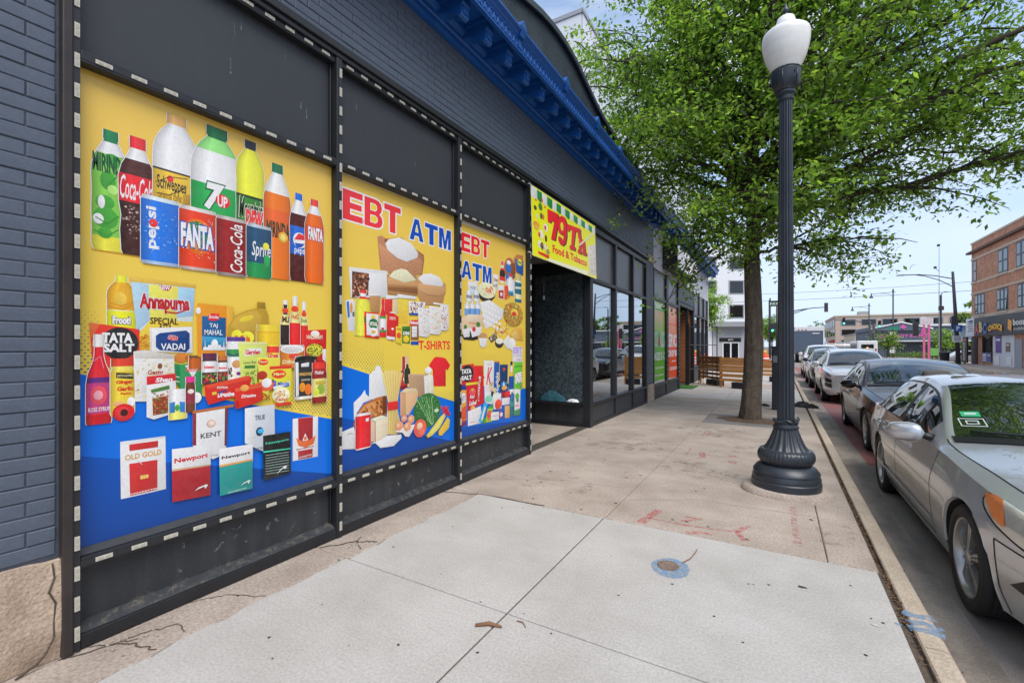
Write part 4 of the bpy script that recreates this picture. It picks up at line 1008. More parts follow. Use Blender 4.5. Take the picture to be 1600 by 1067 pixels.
lbox('canopy', .9, 5.2, -1.2, 0, 3.9, 4.5, M_grey); lbox('lobby_surround', 1.0, 5.0, -.06, 0, -.1, 3.9, mat('lobby_grey', srgb(176, 178, 184), .6))
lbox('transom_sign', 1.5, 4.2, -.10, -.06, 2.05, 2.55, M_black)
dl = lbox('door', 1.75, 3.85, -.14, -.06, -.1, 2.0, M_white)
for a in (1.9, 2.9): lbox('door_glass', a, a+.8, -.16, -.14, .0, 1.88, M_glass_far, dl)
for z in (5.0, 8.0, 11):
    for u in (1.1, 4.5):
        w = lbox('window', u, u+1.9, -.05, 0, z, z+1.7, M_grey); lbox('pane', u+.15, u+1.75, -.07, -.05, z+.12, z+1.58, M_glass_far, w)
M_signw = mat('white_letter', srgb(232, 232, 226), .5)
v, f = tmesh('671', .02); q = MB(); q.v = [lp(2.5+.6*(1-p[0]), -.105, 2.2+.22*p[1]) for p in v]; q.f = f; q.m = [0]*len(f); q.c = [None]*len(f); q.build('lettering', M_signw, lob)
# flat print of the posters, measured on each sheet in millimetres (along the wall, up)
ART = {}
ART['drinks'] = [
["N","print_background"],
["G","ecb651","f3c44a",[867,2914,2395,2943,2395,898,867,1365]],
["P","0a66cc",[867,1365,2395,923,2395,467,867,952]],
["G","0a4ea8","083c86",[867,952,2395,493,2395,432,867,452]],
["D","2b4a7a",26,5,[874,1703,964,1680,964,1337,874,1362]],
["D","2b4a7a",26,5,[1935,1212,2383,1404,2383,950,1935,1072]],
["N","printed_shadow"],
["P","b88a20",[926,2010,2289,2008,2295,1978,1876,1968,1112,1986,926,1991]],
["N","printed_bottle"],
["V","pet","7cc04a",[924,1083,1999,2634],[[0,0.12,"d8d040"],[0.8,0.9,"e8f0e4"],[0.9,1,"0e7a4a"]]],
["E","3f9a34",[940,1019,2214,2289]],
["E","3f9a34",[959,1024,2318,2418]],
["E","3f9a34",[931,1034,2114,2227]],
["E","3f9a34",[974,1044,2437,2513]],
["E","3f9a34",[950,1009,2064,2120]],
["E","eef6e4",[950,979,2216,2285]],
["E","eef6e4",[931,974,2133,2188]],
["E","a8dc70",[989,1034,2298,2349]],
["L","2e8a2e",5,[940,2167,989,2141,1037,2191]],
["L","2e8a2e",4,[935,2098,989,2078,1035,2120]],
["L","2e8a2e",4,[989,2342,1034,2407,1014,2464]],
["T","MIRINDA","0d4a34",[929,1072,2408,2504],0.03,0,0.0,"",0.03],
["N","printed_bottle"],
["V","glass","3a1c18",[1029,1211,1997,2644],[[0.44,0.67,"d8232c"],[0.8,0.9,"ece8e2"],[0.9,1,"d83038"],[0.67,0.8,"4a2420"]]],
["T","Coca-Cola","ffffff",[1041,1188,2294,2423],0.01,0,0.25,"",0.03],
["S",40,7,["8a6a62","b8a49c"],[1054,2246,1145,2284,1145,2098,1060,2067]],
["N","printed_bottle"],
["V","pet2","eef0f0",[1188,1426,2298,2841],[[0,0.38,"e8b63c"],[0.38,0.4,"3a3228"],[0.9,1,"d9a860"]]],
["T","Schweppes","33302a",[1208,1356,2375,2476],0.02,0,0.0,"",0.03],
["E","d8303a",[1257,1290,2446,2485]],
["L","33302a",3,[1201,2427,1272,2477,1365,2493]],
["L","33302a",3,[1206,2368,1272,2373,1358,2438]],
["T","original tonic","7a5a20",[1215,1333,2327,2391],0.0,0,0.0,"",0.03],
["P","b08a2c",[1339,2336,1377,2346,1377,2403,1339,2393]],
["N","printed_bottle"],
["V","pet2","8ed87a",[1380,1676,2257,2865],[[0,0.4,"1fa04c"],[0.4,0.74,"f2f8f2"],[0.88,1,"0c6a3a"]]],
["T","7","ffffff",[1452,1573,2344,2513],0.05,0,0.2,"0a5a2c",0.05],
["E","d8232c",[1518,1605,2373,2456]],
["T","UP","ffffff",[1530,1590,2375,2446],0.03,0,0.0,"",0.03],
["N","printed_bottle"],
["V","pet","dce63c",[1642,1830,2285,2863],[[0,0.34,"2e7a2a"],[0.34,0.37,"1c3a1c"],[0.9,1,"1a2430"]]],
["T","Mountain","123018",[1662,1819,2344,2481],0.02,0,0.2,"d8e8c0",0.03],
["T","DEW","e03a3a",[1699,1825,2282,2409],0.06,0,0.2,"f4e8e0",0.03],
["N","printed_bottle"],
["V","pet","f4701e",[1822,2025,1971,2774],[[0.86,0.92,"f4f4f0"],[0.74,0.86,"f4e4d8"],[0.92,1,"0e6a44"],[0.36,0.6,"f0602a"]]],
["T","MIRINDA","123a24",[1845,2016,2258,2371],0.04,0,0.0,"",0.03],
["E","f8a030",[1929,2001,2232,2308]],
["E","fbd070",[1943,1986,2245,2291]],
["N","printed_bottle"],
["V","pet","4a1414",[2016,2159,1978,2617],[[0.3,0.62,"1660c0"],[0.76,0.92,"f0ece8"],[0.92,1,"1666c8"]]],
["E","f4f4f4",[2042,2151,2218,2331]],
["P","d8303a",[2050,2274,2141,2284,2135,2318,2086,2326]],
["P","1650b0",[2053,2249,2141,2257,2105,2224,2073,2221]],
["T","pepsi","e8f0fa",[2053,2145,2165,2224],0.01,0,0.0,"",0.03],
["N","printed_bottle"],
["V","pet","f0641c",[2135,2300,1976,2607],[[0.5,0.68,"f04a1a"],[0.82,0.92,"f4f0ec"],[0.92,1,"d84038"]]],
["T","FANTA","ffffff",[2163,2291,2297,2397],0.05,0,0,"26306a",0.03],
["N","printed_can"],
["V","can","1f6fd0",[1132,1321,1960,2343],[[0.94,1,"c8d8e8"],[0.0,0.05,"9ab4cc"]]],
["T","pepsi","e6f2ff",[1156,1219,2047,2283],0.03,90,0.0,"",0.03],
["E","d83038",[1170,1211,2168,2215]],
["S",60,4,["a8ccf0","5a9ae0"],[1145,2257,1308,2257,1308,2019,1145,2018]],
["N","printed_can"],
["V","can","d83c1c",[1317,1524,1957,2335],[[0.94,1,"d0ccc8"],[0,0.05,"b8a49c"]]],
["E","e8641c",[1333,1504,2052,2269]],
["E","2f7a2a",[1346,1477,2094,2253]],
["E","f08a1c",[1371,1436,2078,2180]],
["T","FANTA","ffffff",[1326,1507,2092,2232],0.05,0,0,"2a58a8",0.06],
["S",60,4,["f0b0a0","f8d8c8"],[1327,2262,1511,2292,1511,2008,1327,2008]],
["N","printed_can"],
["V","can","8e1a1c",[1521,1710,1950,2326],[[0.94,1,"b8b0ac"],[0,0.05,"8a807c"]]],
["T","Coca-Cola","ffffff",[1605,1683,1977,2287],0.01,90,0.2,"",0.03],
["N","printed_can"],
["V","can","1c4a6a",[1707,1880,1962,2318],[[0,0.28,"1c8a4a"],[0.94,1,"b0bcc4"]]],
["T","Sprite","e8f0f0",[1743,1873,2076,2205],0.01,0,0.2,"",0.03],
["E","e6d83a",[1819,1862,2158,2207]],
["E","28a050",[1825,1869,2044,2126]],
["N","printed_bottle"],
["V","pet","f2a62c",[986,1113,1581,1877],[[0,0.36,"f4e02c"],[0.36,0.38,"fff0a0"],[0.88,1,"f6e23a"]]],
["E","f8b84a",[1018,1071,1718,1789]],
["T","Frooti","ffffff",[1010,1089,1617,1662],0.06,0,0,"2a2a20",0.07],
["L","d88a1c",4,[995,1731,1051,1714,1106,1748]],
["L","d88a1c",4,[992,1714,1051,1698,1106,1731]],
["N","printed_bag"],
["P","cfe0f4",[1082,1877,1092,1849,1116,1583,1389,1572,1398,1835,1408,1869]],
["P","a8c8ee",[1089,1853,1170,1845,1177,1646,1116,1583]],
["P","f6d45c",[1170,1845,1315,1846,1307,1588,1177,1602]],
["P","9cc2ee",[1315,1846,1402,1844,1394,1684,1307,1670]],
["P","d8b24c",[1082,1879,1408,1870,1405,1849,1089,1851]],
["P","f0c040",[1123,1566,1177,1646,1389,1647,1388,1497,1127,1523]],
["P","c0202c",[1218,1847,1282,1845,1268,1819,1237,1818]],
["T","NEW","fff0e0",[1223,1273,1822,1847],0.03,0,0.0,"",0.03],
["T","Annapurna","b41c2c",[1127,1374,1686,1795],0.045,0,0,"f8e8e0",0.04],
["L","b41c2c",7,[1245,1698,1307,1693,1360,1718]],
["T","SPECIAL","4a2c20",[1176,1315,1624,1663],0.03,0,0.0,"",0.03],
["T","ATTA","4a2c20",[1218,1282,1596,1625],0.03,0,0.0,"",0.03],
["S",40,9,["d89a30","b87820"],[1120,1557,1174,1567,1174,1480,1127,1480]],
["N","printed_box"],
["P","ffffff",[1174,1602,1388,1617,1391,1459,1177,1471]],
["P","16407e",[1203,1559,1222,1575,1356,1594,1374,1576,1374,1488,1356,1465,1222,1478,1203,1497]],
["T","Gits","d8303a",[1262,1311,1535,1565],0.03,0,0.1,"ffffff",0.05],
["T","VADAI","ffffff",[1227,1350,1479,1517],0.02,0,0.0,"",0.03],
["P","d8d4d0",[1174,1602,1183,1607,1183,1475,1177,1471]],
["E","c87830",[1292,1364,1405,1460]],
["E","b86420",[1348,1389,1413,1450]],
["N","printed_bag"],
["P","d8382c",[916,1621,960,1615,1127,1593,1127,1411,948,1385,926,1449]],
["E","23262a",[960,1123,1431,1601]],
["T","TATA","ffffff",[966,1097,1518,1572],0.05,0,0.0,"",0.03],
["T","SALT","ffffff",[970,1104,1469,1514],0.05,0,0.0,"",0.03],
["P","e86a3c",[916,1621,960,1615,941,1578,923,1537]],
["N","printed_bottle"],
["V","sauce","d82634",[902,1005,1098,1562],[[0.12,0.5,"b83a7a"],[0.46,0.52,"5a2a78"],[0.86,1,"f2e8d8"],[0,0.11,"c01c28"]]],
["E","e84a5a",[920,986,1199,1296]],
["T","ROSE SYRUP","f8d8e0",[911,997,1164,1186],0.02,0,0.0,"",0.03],
["E","f49aa8",[932,970,1223,1272]],
["L","f07080",4,[926,1418,960,1449,973,1384]],
["N","printed_jar"],
["V","jar","e8c23c",[1000,1104,1134,1435],[[0.86,1,"d04030"],[0.78,0.86,"f0d060"]]],
["P","3a3024",[1024,1361,1099,1354,1099,1322,1024,1332]],
["T","SMITH & JONES","e8d8a0",[1028,1096,1333,1349],0.01,0,0.0,"",0.03],
["T","Ginger","c8241c",[1024,1099,1294,1320],0.05,0,0.0,"",0.03],
["T","Garlic","c8241c",[1028,1099,1261,1285],0.05,0,0.0,"",0.03],
["T","Paste","c8241c",[1043,1089,1241,1253],0.04,0,0.0,"",0.03],
["E","f4f0e0",[1071,1106,1175,1226]],
["E","e8a878",[1011,1058,1182,1207]],
["N","printed_flower"],
["E","c81c24",[1008,1104,1100,1192]],
["E","e03038",[1018,1078,1118,1180]],
["E","3a1410",[1041,1075,1125,1164]],
["N","printed_bag"],
["P","e8e2d4",[1099,1472,1148,1480,1292,1452,1295,1325,1163,1193,1106,1199]],
["P","f4ecd8",[1116,1378,1156,1393,1156,1246,1116,1241]],
["S",90,8,["f6ecc8","d8c898","fff8e4","c8b080"],[1106,1446,1292,1434,1284,1334,1156,1220,1109,1216]],
["T","Gesto","a84a2c",[1163,1237,1341,1368],0.03,0,0.15,"",0.03],
["E","7a4a30",[1211,1233,1373,1404]],
["P","c8c4bc",[1099,1472,1148,1480,1292,1452,1288,1429,1106,1438]],
["N","printed_box"],
["P","f2ece4",[1158,1332,1299,1342,1303,1115,1192,1089,1158,1107]],
["P","cc2430",[1158,1332,1299,1342,1301,1301,1159,1285]],
["T","Shan","ffffff",[1199,1284,1297,1323],0.04,0,0.15,"",0.03],
["P","8a3c24",[1185,1208,1268,1218,1268,1119,1188,1112]],
["S",70,7,["a8522c","6a2a18","c87840","5a8a3a"],[1185,1235,1276,1244,1276,1118,1185,1112]],
["P","4a7a34",[1177,1257,1268,1277,1268,1254,1181,1239]],
["N","printed_box"],
["P","1c7a48",[1293,1402,1323,1392,1328,1249,1303,1279]],
["P","2a8c54",[1319,1392,1439,1402,1439,1174,1323,1231]],
["P","ffffff",[1348,1386,1432,1393,1389,1310]],
["T","Glucon-D","d8303a",[1350,1432,1349,1378],0.02,0,0.1,"",0.03],
["L","f0f0c0",4,[1299,1324,1319,1319]],
["L","f0f0c0",4,[1299,1297,1319,1291]],
["E","f6eee4",[1381,1436,1158,1224]],
["N","printed_jar"],
["V","jar","f2f0e6",[1264,1356,1073,1251],[[0.0,0.5,"f0d86a"],[0.82,1,"f4f4f0"]]],
["P","2a7ac0",[1268,1173,1295,1179,1295,1116,1268,1115]],
["P","2a7ac0",[1319,1177,1354,1169,1354,1108,1319,1117]],
["E","3a9a40",[1295,1319,1123,1160]],
["N","printed_jar"],
["V","jar","6a3a2a",[1350,1400,1106,1320],[[0.84,1,"e8308a"],[0.25,0.6,"8a3040"]]],
["E","f0d0c8",[1360,1394,1217,1245]],
["N","printed_jar"],
["V","jar","b85a24",[1366,1436,1365,1445],[[0.8,1,"6a4a28"]]],
["N","printed_box"],
["P","f08c22",[1412,1760,1622,1754,1617,1397,1415,1438]],
["P","f4a63c",[1582,1756,1624,1754,1615,1546,1582,1554]],
["P","14588c",[1438,1685,1577,1680,1576,1472,1438,1482]],
["G","3aa0c8","0e4a80",[1438,1561,1576,1554,1576,1472,1438,1482]],
["T","TAJ","f0f4f0",[1480,1528,1610,1642],0.015,0,0.0,"",0.03],
["T","MAHAL","f0f4f0",[1452,1556,1570,1603],0.015,0,0.0,"",0.03],
["P","d8303a",[1472,1690,1496,1705,1537,1703,1537,1667,1505,1656,1473,1661]],
["T","Brooke","ffffff",[1478,1533,1672,1693],0.02,0,0.0,"",0.03],
["E","eaf2f4",[1490,1530,1477,1544]],
["P","eaf2f4",[1472,1476,1472,1508,1547,1508,1547,1474]],
["P","eaf2f4",[1452,1478,1455,1543,1460,1478]],
["P","eaf2f4",[1560,1474,1564,1540,1569,1474]],
["P","dce8ec",[1444,1476,1444,1495,1573,1495,1573,1474]],
["E","ffffff",[1404,1431,1695,1735]],
["N","printed_jerrycan"],
["P","b8942e",[1582,1545,1590,1628,1635,1699,1709,1737,1776,1756,1781,1800,1831,1799,1836,1755,1856,1717,1858,1628,1816,1529,1681,1518]],
["P","c8a440",[1604,1628,1640,1690,1709,1726,1771,1741,1806,1704,1796,1616,1681,1594]],
["P","f2c83a",[1655,1668,1681,1690,1737,1708,1758,1700,1737,1674,1681,1656]],
["P","9a7a20",[1776,1795,1833,1797,1836,1757,1778,1755]],
["E","f4d83c",[1610,1681,1527,1607]],
["E","f4d83c",[1671,1756,1518,1599]],
["T","Saffola","d84828",[1631,1730,1532,1571],0.04,0,0.0,"",0.03],
["N","printed_jar"],
["V","jar","f0b82c",[1771,1972,1479,1648],[[0.72,1,"f4c43a"],[0.68,0.72,"d89a20"]]],
["N","printed_jar"],
["V","jar","f0d04a",[1841,1940,1329,1509],[[0.7,0.95,"e04030"],[0.2,0.6,"f6e6c0"]]],
["T","Ghee","d02a28",[1850,1924,1420,1454],0.04,0,0.0,"",0.03],
["N","printed_bottle"],
["V","sauce","2a2020",[1942,2016,1509,1827],[[0.45,0.68,"f0d48a"],[0.8,0.9,"1c1818"],[0.9,1,"f0e8d8"]]],
["E","d84028",[1955,2003,1735,1771]],
["N","printed_bottle"],
["V","sauce","e02a2c",[2011,2096,1510,1863],[[0.45,0.68,"f0d48a"],[0.8,0.9,"f2f0ea"],[0.9,1,"f0e8d8"]]],
["E","d84028",[2024,2082,1748,1790]],
["N","printed_bottle"],
["V","sauce","d82c28",[2102,2169,1510,1830],[[0.45,0.68,"f0d48a"],[0.8,0.9,"f4e8d8"],[0.9,1,"f0e8d8"]]],
["E","d84028",[2116,2155,1718,1757]],
["T","IMLI","4a2018",[1953,2007,1670,1711],0.04,0,0.0,"",0.03],
["T","HotC","c83020",[2027,2084,1696,1733],0.03,0,0.0,"",0.03],
["T","Sos","3a7a30",[2112,2157,1677,1707],0.03,0,0.0,"",0.03],
["N","printed_bag"],
["P","cc2428",[2135,1617,2328,1631,2325,1331,2137,1424]],
["E","e8e0d0",[2191,2266,1570,1619]],
["T","HALDIRAM","f4e4c0",[2157,2291,1555,1586],0.02,0,0.0,"",0.03],
["E","d8c840",[2153,2298,1423,1521]],
["S",60,8,["5a7a24","7a9a34","3a5a1c"],[2161,1488,2291,1499,2291,1421,2167,1435]],
["T","PANI PURI","3a2010",[2169,2279,1499,1521],0.01,0,0.0,"",0.03],
["P","f0ece8",[2294,1477,2325,1479,2325,1376,2294,1399]],
["N","printed_can"],
["V","can","c8782c",[1935,2129,1343,1510],[[0.9,1,"d8d4cc"]]],
["E","e4e2de",[1940,2126,1447,1510]],
["E","c8c6c2",[1953,2112,1458,1499]],
["E","d84030",[2005,2084,1411,1447]],
["T","Dilkush","f0e0b0",[1956,2084,1377,1404],0.02,0,0.1,"",0.03],
["N","printed_jar"],
["V","jar","f4ece4",[1578,1699,1276,1560],[[0.9,1,"5a3a8a"],[0.55,0.72,"3a8a4a"],[0.0,0.25,"e8d8c8"]]],
["T","BRU","ffffff",[1590,1646,1481,1518],0.06,0,0.0,"",0.03],
["L","3a2a7a",6,[1582,1454,1626,1439,1681,1462]],
["E","c8945a",[1613,1671,1359,1411]],
["S",30,7,["6a4a34","4a3024"],[1590,1362,1613,1361,1613,1305,1586,1307]],
["E","6a2a7a",[1640,1671,1312,1335]],
["N","printed_bag"],
["P","c8d46a",[1651,1529,1844,1529,1838,1411,1781,1393,1771,1219,1671,1264]],
["P","dce490",[1651,1529,1844,1529,1842,1509,1651,1509]],
["P","ffffff",[1692,1461,1709,1485,1806,1488,1804,1450,1692,1435]],
["T","Garden","c8242c",[1697,1796,1446,1478],0.04,0,0.15,"",0.03],
["T","Lemon Bhel","3a5a24",[1685,1768,1384,1403],0.01,0,0.0,"",0.03],
["P","3a7a34",[1692,1374,1762,1374,1762,1354,1692,1354]],
["S",60,7,["8aa83c","b0b84a","6a8a2c"],[1690,1339,1771,1335,1766,1238,1695,1263]],
["N","printed_packet"],
["P","f2d04a",[1776,1427,1940,1418,1935,1327,1866,1251,1856,1162,1796,1197]],
["E","d83a2c",[1781,1854,1372,1413]],
["T","Maggi","f4e49a",[1790,1846,1383,1402],0.03,0,0.0,"",0.03],
["E","a83020",[1774,1846,1274,1333]],
["E","e05a3c",[1781,1897,1194,1272]],
["E","f4eee8",[1806,1877,1218,1282]],
["S",30,8,["d8a030","8a5a20"],[1806,1177,1866,1171,1866,1137,1816,1142]],
["N","printed_jar"],
["V","jar","4a3038",[1438,1525,1268,1457],[[0.82,1,"5a2a4a"],[0.38,0.74,"f4ece4"]]],
["T","kissan","d8303a",[1451,1509,1363,1383],0.04,0,0.0,"",0.03],
["S",24,9,["d83a3a","e8a030","5a9a3a"],[1441,1333,1522,1328,1522,1274,1443,1280]],
["N","printed_jar"],
["V","jar","5a3a34",[1525,1587,1281,1440],[[0.82,1,"b86a38"],[0.38,0.74,"f4ece4"]]],
["T","kissan","d8303a",[1533,1583,1357,1373],0.04,0,0.0,"",0.03],
["S",16,9,["c83a3a","4a8a3a"],[1528,1337,1583,1334,1583,1289,1530,1292]],
["N","printed_packet"],
["P","cc2a24",[1451,1262,1718,1307,1739,1288,1718,1204,1635,1174,1472,1141,1455,1191]],
["P","e04a30",[1451,1262,1718,1307,1723,1280,1472,1238]],
["T","McVities","ffffff",[1522,1586,1234,1250],0.02,0,0.0,"",0.03],
["P","f0c43a",[1492,1214,1517,1219,1522,1202,1496,1198]],
["T","Digestive","fff4e0",[1525,1626,1171,1212],0.04,0,0.2,"",0.03],
["P","2a3a8a",[1528,1215,1577,1225,1578,1216,1530,1203]],
["N","printed_packet"],
["P","d02c24",[1626,1230,1709,1243,1806,1250,1816,1137,1747,1115,1635,1095]],
["P","e85a3a",[1630,1225,1806,1245,1808,1221,1635,1206]],
["E","e8a050",[1664,1718,1206,1249]],
["T","Digestive","fff0e0",[1671,1766,1156,1185],0.03,0,0.2,"",0.03],
["P","b82018",[1626,1147,1649,1154,1658,1106,1635,1095]],
["N","printed_packet"],
["P","f4d43c",[1861,1362,2025,1364,2023,1085,1903,1086,1897,1249]],
["P","d83a28",[1861,1362,2025,1364,2024,1342,1862,1340]],
["P","d83a28",[1903,1110,2023,1103,2023,1080,1903,1084]],
["E","d84028",[1877,1983,1275,1335]],
["T","Maggi","f8e88a",[1889,1972,1289,1317],0.04,0,0.15,"",0.03],
["T","2","2a5ac0",[1885,1913,1222,1263],0.06,0,0.0,"",0.03],
["P","ffffff",[1887,1219,2011,1251,2011,1220,1892,1194]],
["T","Minute","2a5ac0",[1918,2005,1225,1252],0.03,0,0.1,"",0.03],
["P","2a6ac0",[1892,1201,2007,1229,2007,1218,1893,1191]],
["E","f0e0a0",[1879,2011,1103,1215]],
["E","f4ecc8",[1887,2000,1114,1200]],
["S",60,7,["e0b85a","c89030","d85030"],[1892,1189,1994,1186,1996,1113,1897,1116]],
["T","Masala","d83028",[1924,1989,1118,1132],0.02,0,0.1,"",0.03],
["N","printed_can"],
["V","can","2a2c2c",[2050,2216,1110,1430],[[0.93,1,"a8aaa8"],[0,0.07,"d8d4c8"]]],
["E","202222",[2059,2241,1392,1430]],
["P","f0f0ea",[2056,1384,2080,1383,2084,1141,2059,1133]],
["P","f4f0e8",[2102,1372,2167,1381,2167,1349,2102,1349]],
["T","MANGO PULP","e0b060",[2087,2189,1283,1307],0.03,0,0.0,"",0.03],
["T","ALPHONSO","d8d0b0",[2102,2177,1245,1260],0.01,0,0.0,"",0.03],
["E","f08a24",[2087,2137,1165,1234]],
["E","e87020",[2131,2189,1139,1222]],
["N","printed_jar"],
["V","jar","8a2420",[2191,2320,1070,1378],[[0.84,1,"d83a30"],[0.72,0.82,"a82a28"],[0.15,0.6,"e0d080"]]],
["T","Mother","f4e8d8",[2216,2294,1287,1316],0.02,0,0.1,"",0.03],
["E","8aa83a",[2234,2304,1135,1212]],
["E","c8d83a",[2210,2253,1127,1182]],
["P","c8b040",[2222,1237,2307,1237,2307,1210,2222,1210]],
["N","printed_pack"],
["P","f0f0f2",[1043,990,1251,986,1254,682,1046,683]],
["P","d8dade",[1043,990,1251,986,1251,975,1044,977]],
["P","c22a2c",[1082,969,1215,966,1215,930,1083,933]],
["P","c22a2c",[1082,864,1212,859,1212,690,1086,689]],
["T","OLD GOLD","c8964a",[1063,1233,884,915],0.03,0,0.0,"",0.03],
["T","CIGARETTES","ffffff",[1086,1212,694,701],0.03,0,0.0,"",0.03],
["L","f4d080",2,[1131,787,1167,786]],
["E","e8b860",[1131,1145,766,786]],
["E","e8b860",[1143,1157,766,786]],
["E","e8b860",[1155,1170,766,786]],
["L","b8c8d8",3,[1121,874,1140,848]],
["N","printed_pack"],
["P","f0ecec",[1387,1110,1587,1115,1577,818,1499,801,1387,904]],
["P","8a2c34",[1387,1110,1406,1111,1406,904,1387,907]],
["P","6a2c38",[1571,1107,1590,1112,1580,871,1568,870]],
["T","KENT","2e2a2c",[1430,1549,939,970],0.015,0,0.0,"",0.03],
["E","c8a898",[1463,1517,999,1048]],
["E","e8c8b8",[1472,1508,1009,1038]],
["T","CIGARETTES","6a5a5a",[1439,1530,820,827],0.01,0,0.0,"",0.03],
["P","b86a30",[1387,1113,1626,1128,1623,1111,1387,1097]],
["N","printed_pack"],
["P","c4cad2",[1693,1093,1896,1097,1900,881,1817,787,1693,864]],
["P","d8dce2",[1693,1093,1763,1095,1763,851,1693,864]],
["T","TRUE","3a4450",[1759,1828,1004,1037],0.02,0,0.0,"",0.03],
["E","1a3a4a",[1766,1817,896,956]],
["E","3aa8e0",[1777,1821,912,944]],
["L","b8bcc4",2,[1710,895,1873,895]],
["T","CIGARETTES","4a545c",[1742,1813,802,820],0.01,0,0.0,"",0.03],
["N","printed_pack"],
["P","f2f0f0",[1279,906,1487,893,1487,771,1279,784]],
["P","a8222c",[1279,778,1485,765,1485,584,1281,600]],
["P","c8a080",[1279,790,1485,774,1485,765,1279,778]],
["T","Newport","c41e2c",[1291,1472,812,849],0.035,0,0.0,"",0.03],
["T","menthol","a83a40",[1396,1466,779,779],0.0,0,0.0,"",0.03],
["L","8a1a24",1,[1285,747,1481,727]],
["L","8a1a24",1,[1285,733,1481,712]],
["L","8a1a24",1,[1285,720,1481,697]],
["L","8a1a24",1,[1285,706,1481,683]],
["L","8a1a24",1,[1285,692,1481,668]],
["L","8a1a24",1,[1285,678,1481,653]],
["L","8a1a24",1,[1285,664,1481,639]],
["L","8a1a24",1,[1285,651,1481,624]],
["L","8a1a24",1,[1285,637,1481,609]],
["P","ffffff",[1396,633,1417,649,1461,657,1470,651,1454,630,1449,647,1422,641]],
["T","CIGARETTES","ffffff",[1326,1439,608,608],0.03,0,0.0,"",0.03],
["N","printed_pack"],
["P","f2f4f4",[1535,860,1745,851,1745,731,1535,752]],
["P","1f8f88",[1535,744,1743,742,1743,555,1538,564]],
["P","e09a4a",[1535,757,1743,752,1743,742,1535,744]],
["T","Newport","20262c",[1549,1728,784,808],0.035,0,0.0,"",0.03],
["L","1a7a78",1,[1542,712,1738,701]],
["L","1a7a78",1,[1542,697,1738,685]],
["L","1a7a78",1,[1542,682,1738,669]],
["L","1a7a78",1,[1542,667,1738,653]],
["L","1a7a78",1,[1542,652,1738,637]],
["L","1a7a78",1,[1542,637,1738,622]],
["L","1a7a78",1,[1542,622,1738,606]],
["L","1a7a78",1,[1542,607,1738,590]],
["P","ffffff",[1662,591,1684,609,1719,619,1728,614,1714,593,1707,610,1683,602]],
["T","CIGARETTES","ffffff",[1584,1703,568,573],0.03,0,0.0,"",0.03],
["N","printed_pack"],
["P","12181a",[1815,892,2017,890,2019,595,1817,589]],
["T","Newport","3ab89a",[1832,2003,824,845],0.03,0,0.0,"",0.03],
["P","3ad0a8",[1817,787,2017,772,2017,764,1817,778]],
["L","b8d8d0",2,[1832,755,2003,746]],
["L","b8d8d0",2,[1832,737,2003,727]],
["L","b8d8d0",2,[1832,719,2003,709]],
["L","b8d8d0",2,[1832,701,2003,690]],
["L","b8d8d0",2,[1832,683,2003,671]],
["L","b8d8d0",2,[1832,665,2003,652]],
["L","b8d8d0",2,[1832,647,2003,633]],
["L","b8d8d0",2,[1832,629,2003,614]],
["P","ffffff",[1911,606,1935,634,1974,656,1990,649,1974,630,1962,642,1935,626]],
["T","CIGARETTES","3a9a80",[1864,1970,588,584],0.01,0,0.0,"",0.03],
["N","printed_pack"],
["P","f0eeee",[2044,975,2254,970,2252,660,2044,669]],
["P","a42830",[2086,973,2210,968,2208,779,2090,781]],
["P","a42830",[2086,734,2208,729,2206,666,2088,671]],
["P","e86a34",[2069,833,2126,794,2146,820,2168,792,2235,824,2215,764,2148,749,2090,771]],
["P","f8e8e0",[2144,855,2172,799,2120,801]],
["E","e86a34",[2133,2157,804,832]],
["T","MAVERICK","a42830",[2073,2222,742,751],0.035,0,0.0,"",0.03],
["T","CIGARETTES","f8e8e0",[2094,2199,678,691],0.01,0,0.0,"",0.03],
]
